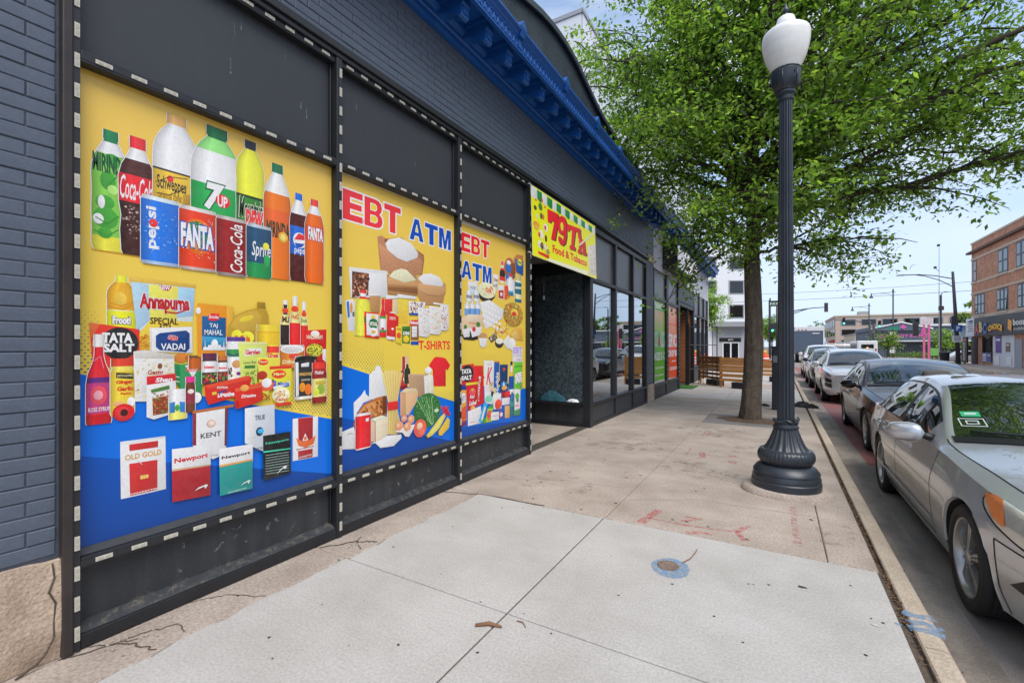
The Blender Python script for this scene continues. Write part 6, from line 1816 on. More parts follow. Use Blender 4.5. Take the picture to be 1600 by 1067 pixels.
ART['banner'] = [
["N","print_background"],
["P","f2dc1e",[5545,3728,8088,3728,8088,2752,5545,2752]],
["P","f2ecc0",[6040,2796,7636,2827,7636,2755,6023,2755]],
["N","printed_scallop"],
["P","f0f2f0",[5550,3712,5728,3710,5728,3586,5683,3549,5594,3570,5550,3587]],
["N","printed_scallop"],
["P","128a3e",[5728,3710,5883,3708,5883,3585,5843,3551,5766,3567,5728,3586]],
["N","printed_scallop"],
["P","f0f2f0",[5883,3708,6050,3705,6050,3585,6008,3550,5924,3568,5883,3585]],
["N","printed_scallop"],
["P","128a3e",[6050,3705,6233,3703,6233,3584,6186,3549,6095,3568,6050,3585]],
["N","printed_scallop"],
["P","f0f2f0",[6233,3703,6379,3701,6379,3584,6342,3552,6269,3566,6233,3584]],
["N","printed_scallop"],
["P","128a3e",[6379,3701,6550,3698,6550,3584,6507,3551,6421,3568,6379,3585]],
["N","printed_scallop"],
["P","f0f2f0",[6550,3698,6709,3696,6709,3585,6669,3553,6589,3568,6550,3585]],
["N","printed_scallop"],
["P","128a3e",[6709,3696,6894,3694,6894,3585,6847,3552,6754,3571,6709,3586]],
["N","printed_scallop"],
["P","f0f2f0",[6894,3694,7057,3691,7057,3585,7016,3555,6934,3570,6894,3586]],
["N","printed_scallop"],
["P","128a3e",[7057,3691,7236,3689,7236,3586,7191,3555,7101,3572,7057,3587]],
["N","printed_scallop"],
["P","f0f2f0",[7236,3689,7398,3687,7398,3587,7357,3558,7276,3573,7236,3587]],
["N","printed_scallop"],
["P","128a3e",[7398,3687,7576,3684,7576,3588,7531,3559,7442,3576,7398,3589]],
["N","printed_scallop"],
["P","f0f2f0",[7576,3684,7751,3682,7751,3589,7707,3561,7620,3577,7576,3590]],
["N","printed_scallop"],
["P","128a3e",[7751,3682,7923,3680,7923,3591,7879,3564,7794,3579,7751,3591]],
["N","printed_scallop"],
["P","f0f2f0",[7923,3680,8084,3677,8084,3592,8043,3567,7962,3581,7923,3593]],
["N","printed_food"],
["E","d83a2c",[5650,5713,3537,3566]],
["E","3a4a2c",[5611,5703,3402,3469]],
["E","4a7a34",[5760,5889,3438,3548]],
["E","3a6a30",[5798,5883,3318,3413]],
["E","e0642c",[5873,5939,3326,3407]],
["E","f0d0c0",[5681,5744,3302,3366]],
["E","d8902c",[5580,5776,3157,3250]],
["E","e8a848",[5598,5760,3129,3200]],
["E","e4e8f0",[5906,6040,3171,3283]],
["E","d83a2c",[5929,5996,3191,3258]],
["E","e8d8d0",[5760,5889,3030,3161]],
["E","4a2c24",[5939,6016,3016,3120]],
["E","c83a2c",[5728,5792,3045,3118]],
["E","d03028",[5949,5996,3506,3543]],
["E","e8f0e8",[5713,5857,2891,3000]],
["E","1c3a2c",[5792,5889,2887,2989]],
["E","f0d0b8",[5889,6006,2891,2980]],
["E","7a8a3a",[5972,6092,2847,2922]],
["E","e03a2c",[5857,5906,3570,3636]],
["P","d82a24",[5697,2839,6074,2839,6057,2784,5728,2801]],
["S",30,14,["f0f0e8","3a6a3c","d84a34","e8b04a"],[5728,2967,6023,2980,6057,2851,5760,2857]],
["N","lettering"],
["P","2a1a10",[6078,3520,6470,3534,6458,3413,6331,3095,6176,3087,6309,3370,6201,3371,6186,3331,6081,3325]],
["P","dc1c28",[6047,3525,6435,3540,6424,3419,6298,3102,6144,3094,6276,3376,6169,3377,6155,3337,6050,3331]],
["N","lettering"],
["P","2a1a10",[6432,3312,6439,3416,6496,3498,6613,3546,6725,3541,6782,3480,6782,3258,6725,3132,6625,3073,6508,3074,6443,3117,6451,3190,6550,3194,6585,3153,6629,3165,6661,3258,6574,3235,6473,3245]],
["P","dc1c28",[6398,3319,6405,3422,6462,3504,6578,3551,6689,3546,6745,3486,6745,3265,6689,3140,6589,3080,6473,3082,6409,3125,6417,3197,6516,3202,6550,3161,6593,3173,6625,3265,6539,3242,6439,3252]],
["P","f2dc1e",[6500,3389,6531,3436,6585,3444,6617,3408,6617,3344,6578,3308,6523,3315]],
["N","lettering"],
["P","2a1a10",[6807,3461,7389,3507,7389,3384,7277,3375,7263,3427,7159,3419,7062,3146,7132,3146,7124,3081,6882,3071,6890,3131,6949,3139,7010,3407,6898,3399,6890,3356,6798,3352]],
["P","dc1c28",[6770,3468,7347,3514,7347,3391,7236,3382,7222,3434,7119,3426,7023,3154,7093,3154,7084,3089,6844,3079,6852,3139,6911,3147,6971,3413,6861,3406,6852,3362,6761,3359]],
["N","lettering"],
["P","2a1a10",[7259,3385,7398,3396,7394,3316,7470,3345,7557,3340,7576,3281,7596,3149,7646,3145,7646,3086,7460,3077,7460,3138,7431,3235,7384,3223,7375,3136,7412,3133,7403,3074,7222,3071,7236,3129,7282,3137,7309,3334,7259,3333]],
["P","dc1c28",[7222,3391,7361,3403,7356,3323,7431,3352,7518,3346,7537,3287,7557,3157,7606,3153,7606,3093,7422,3085,7422,3145,7394,3242,7347,3230,7337,3144,7375,3140,7365,3082,7186,3078,7200,3136,7245,3144,7273,3341,7222,3339]],
["N","lettering"],
["T","Food & Tobacco","d8202a",[6192,7614,2902,3027],0.04,0,0.0,"",0.03],
["N","printed_food"],
["P","d8cfc4",[7676,3278,8084,3393,8084,2815,7726,2776]],
["S",40,16,["5a3a34","e8e0d8","2a3040","c8b8a8","8a5a44"],[7701,3283,8051,3368,8051,2839,7751,2798]],
["P","f4f0b0",[7200,3205,7933,3569,7986,3553,7291,3214]],
]
ART['green'] = [
["N","print_background"],
["P","62b82c",[13173,2875,14829,2884,14861,491,13173,486]],
["G","e0a870","9ac85a",[13238,2543,14593,2553,14593,1932,13238,1958]],
["P","bfe0a8",[13212,2848,14671,2861,14640,2640,13212,2602]],
["L","e89060",3,[13370,2117,13370,1931]],
["L","e89060",3,[13573,2126,13573,1937]],
["L","e89060",3,[13780,2134,13780,1943]],
["L","e89060",3,[13994,2143,13994,1949]],
["L","e89060",3,[14213,2152,14213,1955]],
["L","e89060",3,[14439,2161,14439,1961]],
["N","lettering"],
["T","YOUTH","d8e8dc",[13238,13752,1460,1936],0.03,0,0.0,"",0.03],
["T","KIDZ","d8e8dc",[14066,14797,1471,1938],0.03,0,0.0,"",0.03],
["E","b83a44",[13752,14037,1497,1769]],
["P","2f7a34",[13808,1752,13893,1882,13994,1755]],
["N","lettering"],
["T","AGES 5-12","eef8e8",[13238,14750,1081,1327],0.04,0,0.0,"",0.03],
["N","lettering"],
["T","6am-6pm","e4f4dc",[13424,14485,812,913],0.03,0,0.0,"",0.03],
["N","lettering"],
["T","M-Fri","e4f4dc",[13370,14515,612,679],0.03,0,0.0,"",0.03],
]
ART['orange'] = [
["N","print_background"],
["P","ec4a1c",[15189,2869,16959,2878,16918,424,15189,471]],
["G","f4a890","f0805c",[15256,2840,16560,2841,16599,2249,15256,2246]],
["P","f08a6a",[15222,2193,16878,2222,16878,1916,15222,1914]],
["N","lettering"],
["T","SERVICE","f4e4e0",[15206,16757,1468,1914],0.04,0,0.0,"",0.03],
["N","lettering"],
["T","DROP IN","f8ece8",[15222,16599,1148,1383],0.04,0,0.0,"",0.03],
["N","lettering"],
["T","daily","f8dcd0",[15705,16521,966,1039],0.03,0,0.0,"",0.03],
["N","lettering"],
["T","773-754-0100","f8ece8",[15426,16718,703,822],0.04,0,0.0,"",0.03],
]

def hexc(h): return tuple(min(.88, c*1.22) for c in srgb(int(h[0:2], 16), int(h[2:4], 16), int(h[4:6], 16)))
PROF = {
 'pet': [(0, .84), (.02, .93), (.06, .99), (.2, .97), (.32, .99), (.5, .97), (.62, 1), (.70, .97), (.78, .82), (.85, .58), (.9, .40), (.92, .34), (.921, .40), (1, .39)],
 'pet2': [(0, .9), (.03, .99), (.5, 1), (.62, .97), (.72, .84), (.8, .66), (.86, .46), (.88, .38), (.9, .36), (.901, .42), (1, .41)],
 'glass': [(0, .72), (.03, .8), (.2, .86), (.32, .8), (.44, .92), (.64, .94), (.74, .8), (.83, .52), (.88, .38), (.9, .36), (.901, .4), (1, .4)],
 'can': [(0, .86), (.04, 1), (.93, 1), (.97, .92), (1, .88)],
 'jar': [(0, .92), (.04, 1), (.74, 1), (.81, .9), (.83, .86), (.84, .95), (1, .95)],
 'sauce': [(0, .92), (.03, 1), (.44, 1), (.56, .86), (.68, .5), (.76, .36), (.86, .33), (.87, .42), (1, .36)],
 'jug': [(0, .95), (.03, 1), (.6, 1), (.74, .86), (.82, .5), (.83, .38), (.9, .36), (.92, .42), (1, .42)],
 'bottle': [(0, .95), (.03, 1), (.42, 1), (.52, .8), (.58, .42), (.66, .36), (.98, .34), (1, .34)]}
SHADE = [(-1, .62), (-.8, .80), (-.55, 1.0), (-.35, 1.22), (-.18, 1.08), (.15, 1.0), (.5, .92), (.78, .80), (1, .60)]
def interp(P, t):
    for (a, x), (b_, y) in zip(P, P[1:]):
        if t <= b_: return x + (y-x)*((t-a)/(b_-a) if b_ > a else 0)
    return P[-1][1]
def in_poly(P, x, y):
    c = False; n = len(P); j = n-1
    for i in range(n):
        if (P[i][1] > y) != (P[j][1] > y) and x < (P[j][0]-P[i][0])*(y-P[i][1])/(P[j][1]-P[i][1])+P[i][0]: c = not c
        j = i
    return c
def pairs(f): return [(f[i], f[i+1]) for i in range(0, len(f), 2)]
M_print = mat('printed_vinyl', (1, 1, 1), .32, spec=.45, attr=True, noise2=(300, .045), bump=(7, .05, .004))

M_photo = mat('printed_photo', (1, 1, 1), .32, spec=.45, attr=True, noise=(26, .10, (.34, .26, .2)), noise2=(110, .07), bump=(7, .05, .004))
def print_sheet(rows, parent, x0, step=.00035, warp=None):
    """lays the print out as thin layers of ink on the sheet; every printed item is a part of its own"""
    layers = []; cur = None; rn = random.Random(1); name = None
    box_ = None
    tick = [0]
    def put(mb, lay, pts, cols, jit=False):
        tick[0] += 1; dx = .00001*(tick[0] % 24) if jit else 0
        ids = [mb.pt((x0 + step*lay + dx, p[0]/1000, p[1]/1000)) for p in pts]
        mb.face(ids, 0, cols)
    def layer_for(b, same):
        l = 1
        for (q, ql) in layers:
            if q[0] < b[1] and b[0] < q[1] and q[2] < b[3] and b[2] < q[3]: l = max(l, ql+1)
        layers.append((b, l)); return l
    def bb(P): return (min(p[0] for p in P), max(p[0] for p in P), min(p[1] for p in P), max(p[1] for p in P))
    objs = []
    def flush():
        nonlocal cur
        if cur is not None and cur.f:
            if warp: cur.v = [warp(p) for p in cur.v]
            objs.append(cur.build(name, M_print if name in ('print_background', 'lettering') else M_photo, parent, cols=True))
        cur = None
    def area(P): return sum(P[i-1][0]*P[i][1]-P[i][0]*P[i-1][1] for i in range(len(P)))
    for r in rows:
        k = r[0]
        if k == 'N': flush(); cur = MB(); name = r[1]; continue
        if k in 'PG':
            P = pairs(r[-1]); c1 = hexc(r[1])
            if k == 'G':
                c2 = hexc(r[2]); n = len(P); hi = max(p[1] for p in P); lo = min(p[1] for p in P)
                cols = [tuple(c2[i]+(c1[i]-c2[i])*((p[1]-lo)/max(1, hi-lo)) for i in range(3)) for p in P]
            else:
                B_ = bb(P); dy, dz = max(1, B_[1]-B_[0]), max(1, B_[3]-B_[2])
                cols = [c1]*len(P) if name == 'print_background' else [tuple(min(.9, c*(1.14-.20*(p[0]-B_[0])/dy-.22*(B_[3]-p[1])/dz)) for c in c1) for p in P]
            l = layer_for(bb(P), 0)
            if area(P) < 0: P = P[::-1]; cols = cols[::-1]
            put(cur, l, P, cols)
        elif k == 'E':
            y0, y1, z0, z1 = r[2]; c1 = hexc(r[1]); cy, cz, ry, rz = (y0+y1)/2, (z0+z1)/2, (y1-y0)/2, (z1-z0)/2
            l = layer_for((y0, y1, z0, z1), 0); n = 22
            P = [(cy+ry*math.cos(2*math.pi*i/n), cz+rz*math.sin(2*math.pi*i/n)) for i in range(n)]
            put(cur, l, P, [tuple(c*(1+.13*math.sin(2*math.pi*i/n+.7)) for c in c1) for i in range(n)])
        elif k == 'V':
            y0, y1, z0, z1 = r[3]; prof = PROF[r[1]]; base = hexc(r[2]); bands = r[4]
            zs = sorted(set([p[0] for p in prof] + [b_[0] for b_ in bands] + [b_[1] for b_ in bands]))
            cy, hw, H = (y0+y1)/2, (y1-y0)/2, z1-z0
            l = layer_for((y0, y1, z0, z1), 0); g = 3
            L_ = [(cy - hw*interp(prof, z) - g, z0+H*z) for z in zs]; R_ = [(cy + hw*interp(prof, z) + g, z0+H*z) for z in zs]
            put(cur, l, L_[::-1] + R_, [hexc('f2efe6')]*(2*len(zs)))
            l += 1; layers.append(((y0, y1, z0, z1), l))
            for za, zb in zip(zs, zs[1:]):
                if zb - za < 1e-4: continue
                mid = (za+zb)/2; col = base
                for b_ in bands:
                    if b_[0] <= mid <= b_[1]: col = hexc(b_[2])
                wa, wb = hw*interp(prof, za+1e-5), hw*interp(prof, zb-1e-5)
                for (s0, f0), (s1, f1) in zip(SHADE, SHADE[1:]):
                    A = tuple(min(1, c*f0) for c in col); B = tuple(min(1, c*f1) for c in col)
                    put(cur, l, [(cy+wa*s0, z0+H*za), (cy+wa*s1, z0+H*za), (cy+wb*s1, z0+H*zb), (cy+wb*s0, z0+H*zb)], [A, B, B, A])
        elif k == 'T':
            _, s, c1, (y0, y1, z0, z1), bold, rot, shear, outl, ow = r
            passes = [(outl, bold+ow)] if outl else []
            passes.append((c1, bold))
            for ci, (cc, bo) in enumerate(passes):
                v, f = tmesh(s, bo, shear); e = 0
                a0, a1, b0, b1 = y0, y1, z0, z1
                if outl and ci == 0:
                    gr = (z1-z0)*ow*.95; a0 -= gr; a1 += gr; b0 -= gr; b1 += gr
                l = layer_for((a0, a1, b0, b1), 0); col = hexc(cc); off = len(cur.v)
                for p in v:
                    u, w = (p[0], p[1]) if rot == 0 else (1-p[1], p[0])
                    cur.v.append((x0+step*l, (a0+(a1-a0)*u)/1000, (b0+(b1-b0)*w)/1000))
                for q in f: cur.face([i+off for i in q], 0, [col]*len(q))
        elif k == 'B':
            _, word, c1, (y0, y1, z0, z1), gap = r; n = len(word); W = (y1-y0)/(n+(n-1)*gap); col = hexc(c1); hole = hexc('f0c63c'); wh = hexc('f4f4f6'); e = (z1-z0)*.055
            l = layer_for((y0-e, y1+e, z0-e, z1+e), 0)
            for k_ in range(5): layers.append(((y0-e, y1+e, z0-e, z1+e), l+k_))
            for i_, ch in enumerate(word):
                a0 = y0+i_*W*(1+gap); G_ = [[(a0+W*p[0], z0+(z1-z0)*p[1]) for p in ring] for ring in BLOCK[ch]]
                for gi, ring in enumerate(G_):
                    for a, c in zip(ring, ring[1:]+ring[:1]):
                        d = math.hypot(c[0]-a[0], c[1]-a[1]) or 1; ux, uz = (c[0]-a[0])/d*e, (c[1]-a[1])/d*e
                        put(cur, l if gi == 0 else l+3, [(a[0]-ux+uz, a[1]-uz-ux), (c[0]+ux+uz, c[1]+uz-ux), (c[0]+ux-uz, c[1]+uz+ux), (a[0]-ux-uz, a[1]-uz+ux)] if gi == 0 else [(a[0]-ux*.4+uz*.5, a[1]-uz*.4-ux*.5), (c[0]+ux*.4+uz*.5, c[1]+uz*.4-ux*.5), (c[0]+ux*.4-uz*.5, c[1]+uz*.4+ux*.5), (a[0]-ux*.4-uz*.5, a[1]-uz*.4+ux*.5)], [wh]*4, True)
                    P_ = ring if area(ring) > 0 else ring[::-1]
                    put(cur, l+1 if gi == 0 else l+4, P_, [col if gi == 0 else hole]*len(P_))
        elif k in 'SD':
            if k == 'S': _, n, size, cols, P = r; P = pairs(P); b_ = bb(P)
            else: _, c1, sp, rad, P = r; P = pairs(P); b_ = bb(P)
            l = layer_for(b_, 0)
            if k == 'S':
                got = 0; tries = 0
                while got < n and tries < n*8:
                    tries += 1; y = rn.uniform(b_[0], b_[1]); z = rn.uniform(b_[2], b_[3])
                    if not in_poly(P, y, z): continue
                    got += 1; s_ = size*rn.uniform(.5, 1.1); a = rn.uniform(0, 3); col = hexc(rn.choice(cols)); e = rn.uniform(.5, 1)
                    put(cur, l, [(y+s_*math.cos(a+t_)*(1 if i % 2 else e), z+s_*math.sin(a+t_)*(1 if i % 2 else e)) for i, t_ in enumerate((0, 1.05, 2.1, 3.14, 4.2, 5.2))], [col]*6)
                    cur.v[-6:] = [(p[0]+.00004*(got % 7), p[1], p[2]) for p in cur.v[-6:]]
            else:
                j = 0; z = b_[2]; col = hexc(c1)
                while z < b_[3]:
                    y = b_[0] + (sp/2 if j % 2 else 0)
                    while y < b_[1]:
                        if in_poly(P, y, z):
                            f_ = 1 - .75*(z-b_[2])/max(1, b_[3]-b_[2]); rr = rad*max(.3, f_)
                            put(cur, l, [(y+rr*1.3*math.cos(2*math.pi*i/10), z+rr*.8*math.sin(2*math.pi*i/10)) for i in range(10)], [col]*10)
                        y += sp
                    z += sp*.62; j += 1
        elif k == 'L':
            P = pairs(r[3]); w = r[2]*1.1; col = hexc(r[1]); b_ = bb(P); l = layer_for((b_[0]-w, b_[1]+w, b_[2]-w, b_[3]+w), 0)
            for a, c in zip(P, P[1:]):
                d = math.hypot(c[0]-a[0], c[1]-a[1]) or 1; nx, nz = -(c[1]-a[1])/d*w/2, (c[0]-a[0])/d*w/2
                put(cur, l, [(a[0]-nx, a[1]-nz), (c[0]-nx, c[1]-nz), (c[0]+nx, c[1]+nz), (a[0]+nx, a[1]+nz)], [col]*4, True)
    flush()
    return objs
BLOCK = {'E': [[(0,0),(1,0),(1,.21),(.36,.21),(.36,.40),(.95,.40),(.95,.60),(.36,.60),(.36,.79),(1,.79),(1,1),(0,1)]],
 'T': [[(.33,0),(.67,0),(.67,.79),(1,.79),(1,1),(0,1),(0,.79),(.33,.79)]],
 'M': [[(0,0),(.25,0),(.25,.62),(.41,0),(.59,0),(.75,.62),(.75,0),(1,0),(1,1),(.66,1),(.5,.38),(.34,1),(0,1)]],
 'A': [[(0,0),(.29,0),(.355,.22),(.645,.22),(.71,0),(1,0),(.65,1),(.35,1)], [(.41,.41),(.59,.41),(.5,.72)]],
 'B': [[(0,0),(.62,0),(.82,.03),(.95,.12),(1,.27),(.96,.41),(.82,.51),(.93,.61),(.96,.75),(.91,.89),(.78,.97),(.6,1),(0,1)], [(.34,.18),(.58,.18),(.66,.22),(.69,.29),(.66,.36),(.58,.40),(.34,.40)], [(.34,.60),(.56,.60),(.63,.64),(.65,.70),(.63,.77),(.56,.81),(.34,.81)]]}
M_vinylback = mat('vinyl_backing', srgb(226, 222, 214), .5)
def sheet(name, label, y0, y1, z0, z1, x, art, thick=.004, warp=None, step=.00035):
    t = thing(name, label, 'poster' if name != 'banner' else 'banner', (x, (y0+y1)/2, z0))
    n = 40 if warp else 1; q = MB()
    for k in range(n):
        a, c = y0+(y1-y0)*k/n, y0+(y1-y0)*(k+1)/n
        q.box(x-thick, x, a, c, z0, z1)
    if warp: q.v = [warp(p) for p in q.v]
    q.build('sheet', M_vinylback, t)
    print_sheet(ART[art], t, x, step, warp)
    return t
sheet('window_poster', 'largest yellow and blue window poster with soda bottles, groceries and cigarette packs', .862, 2.378, .46, 2.91, -.035, 'drinks')
sheet('window_poster', 'middle yellow window poster with flour sacks, a red shirt and a watermelon', 2.42, 3.95, .46, 2.91, -.035, 'groceries')
sheet('window_poster', 'narrow yellow window poster with an egg tray, beside the shop entrance', 3.99, 5.57, .46, 2.91, -.035, 'foods')
def bwarp(p):
    y, z = p[1], p[2]; w = (3.74-z)/1.0
    return (p[0] + w*.03, y, z)
sheet('banner', 'yellow vinyl banner with red lettering hung across the shop entrance', 5.54, 8.092, 2.748, 3.732, .06, 'banner', .002, bwarp, .0006)
sheet('window_poster', 'bright green window poster with white lettering in the next shop', 13.05, 14.66, .43, 2.83, -.05, 'green')
sheet('window_poster', 'orange red window poster with white lettering in the next shop', 14.95, 16.60, .43, 2.83, -.05, 'orange')
# rope ties at the banner corners
for y, z in ((5.57, 3.71), (8.07, 3.71), (5.57, 2.77)):
    q = MB(); q.tube([(.075, y, z), (.05, y+(.05 if y > 7 else -.05), z+.03), (.03, y+(.06 if y > 7 else -.06), z+.02)], .005, 5)
    tag(q.build('rope_tie', M_white, smooth=True), 'short pale cord tying %s corner of the yellow banner' % ('the lower left' if z < 3 else 'the upper right' if y > 7 else 'the upper left'), 'rope')
# ================================================================== CARS
def paint(name, col, metal=.0, rough=.3, flake=True):
    m = mat(name, col, rough, metal=metal, coat=1.0, noise=(2.2, .10, tuple(c*.8 for c in col)), noise2=(900, .07) if flake else None)
    m.node_tree.nodes['Principled BSDF'].inputs['Coat Roughness'].default_value = .025
    return m
M_silver = paint('paint_silver', srgb(200, 203, 208), .6, .28)
M_silver2 = paint('paint_bright_silver', srgb(212, 214, 217), .35, .3)
M_carblack = paint('paint_black', srgb(20, 21, 23), .0, .25, False); M_carblack.node_tree.nodes['Principled BSDF'].inputs['Coat Weight'].default_value = .45; M_carblack.node_tree.nodes['Principled BSDF'].inputs['Specular IOR Level'].default_value = .25
M_charcoal = paint('paint_charcoal', srgb(54, 58, 66), .5, .3)
M_offwhite = paint('paint_offwhite', srgb(226, 226, 224), .0, .35, False)
M_carglass = glass_mat('car_glass', (.42, .54, .50), .06, .85, .86)
M_trim = mat('black_trim', srgb(26, 26, 28), .4)
M_gap = mat('panel_gap', srgb(14, 14, 15), .8)
M_alloy = mat('alloy', srgb(186, 186, 184), .32, metal=.75, noise=(6, .3, srgb(130, 126, 120)))
M_seat = mat('seat_cloth', srgb(86, 84, 82), .9)
M_headliner = mat('headliner', srgb(150, 148, 142), .95)
M_interior = mat('car_interior', srgb(44, 44, 46), .8)
M_amber = mat('amber_lens', srgb(226, 128, 66), .2, coat=1.0, noise=(30, .5, srgb(236, 164, 110)))
M_lens = mat('headlamp_lens', srgb(196, 194, 184), .14, metal=.3, coat=1.0, noise=(14, .45, srgb(226, 224, 214)))
M_lensdark = mat('headlamp_dark', srgb(74, 76, 80), .1, coat=1.0, noise=(20, .5, srgb(160, 162, 166)))
M_redlens = mat('red_lens', srgb(150, 24, 24), .2, coat=1.0)

def wheel_meshes(rad, wid, spokes, rimfrac=.72):
    t = MB(); hw = wid/2; r0 = rad*rimfrac
    t.lathe([(r0-.01, -hw*.7), (r0, -hw*.86), (rad*.80, -hw*1.0), (rad*.93, -hw*.96), (rad*.985, -hw*.80), (rad, -hw*.62)] + [(rad - (.007 if k % 2 else 0), -hw*.55 + hw*1.1*k/9) for k in range(10)] + [(rad, hw*.62), (rad*.985, hw*.80), (rad*.93, hw*.96), (rad*.80, hw), (r0, hw*.86), (r0-.01, hw*.7)], n=56, axis='x', cap=False)
    tyre = t.mesh('tyre', M_rubber, True, sharp=35)
    r = MB(); r.lathe([(r0*.99, -hw*.8), (r0*1.015, -hw*.88), (r0*.97, -hw*.84), (r0*.90, -hw*.5), (r0*.88, hw*.4), (r0*.99, hw*.8)], n=48, axis='x', cap=False)
    for k in range(spokes):
        for s in (-1, 1):
            a = 2*math.pi*k/spokes; da = .085*s
            def q(rr, aa, x): return (x, rr*math.cos(aa), rr*math.sin(aa))
            w0, w1 = .085, .07
            A = [q(r0*.16, a+da*2.2-w0*1.2, -hw*.80), q(r0*.16, a+da*2.2+w0*1.2, -hw*.80), q(r0*.95, a+da+w1, -hw*.66), q(r0*.95, a+da-w1, -hw*.66)]
            B = [(p[0]+.03, p[1], p[2]) for p in A]
            ia = [r.pt(p) for p in A]; ib = [r.pt(p) for p in B]
            r.face(ia); r.face(ib[::-1])
            for i in range(4): j = (i+1) % 4; r.face((ia[j], ia[i], ib[i], ib[j]))
    r.lathe([(.001, -hw*.84), (r0*.15, -hw*.84), (r0*.2, -hw*.78), (r0*.2, -hw*.5)], n=24, axis='x')
    for k in range(5):
        a = 2*math.pi*(k+.5)/5; r.lathe([(.008, -hw*.86), (.009, -hw*.7)], (0, r0*.26*math.cos(a), r0*.26*math.sin(a)), 6, 'x')
    rim = r.mesh('rim', M_alloy, True, sharp=30)
    h = MB(); h.lathe([(.001, -hw*.2), (r0*.72, -hw*.2), (r0*.72, -hw*.05), (r0*.86, -hw*.0), (r0*.86, hw*.6), (.001, hw*.6)], n=28, axis='x')
    hub = h.mesh('wheel', mat('brake_disc', srgb(72, 68, 66), .5, metal=.5), True, sharp=30)
    return tyre, rim, hub

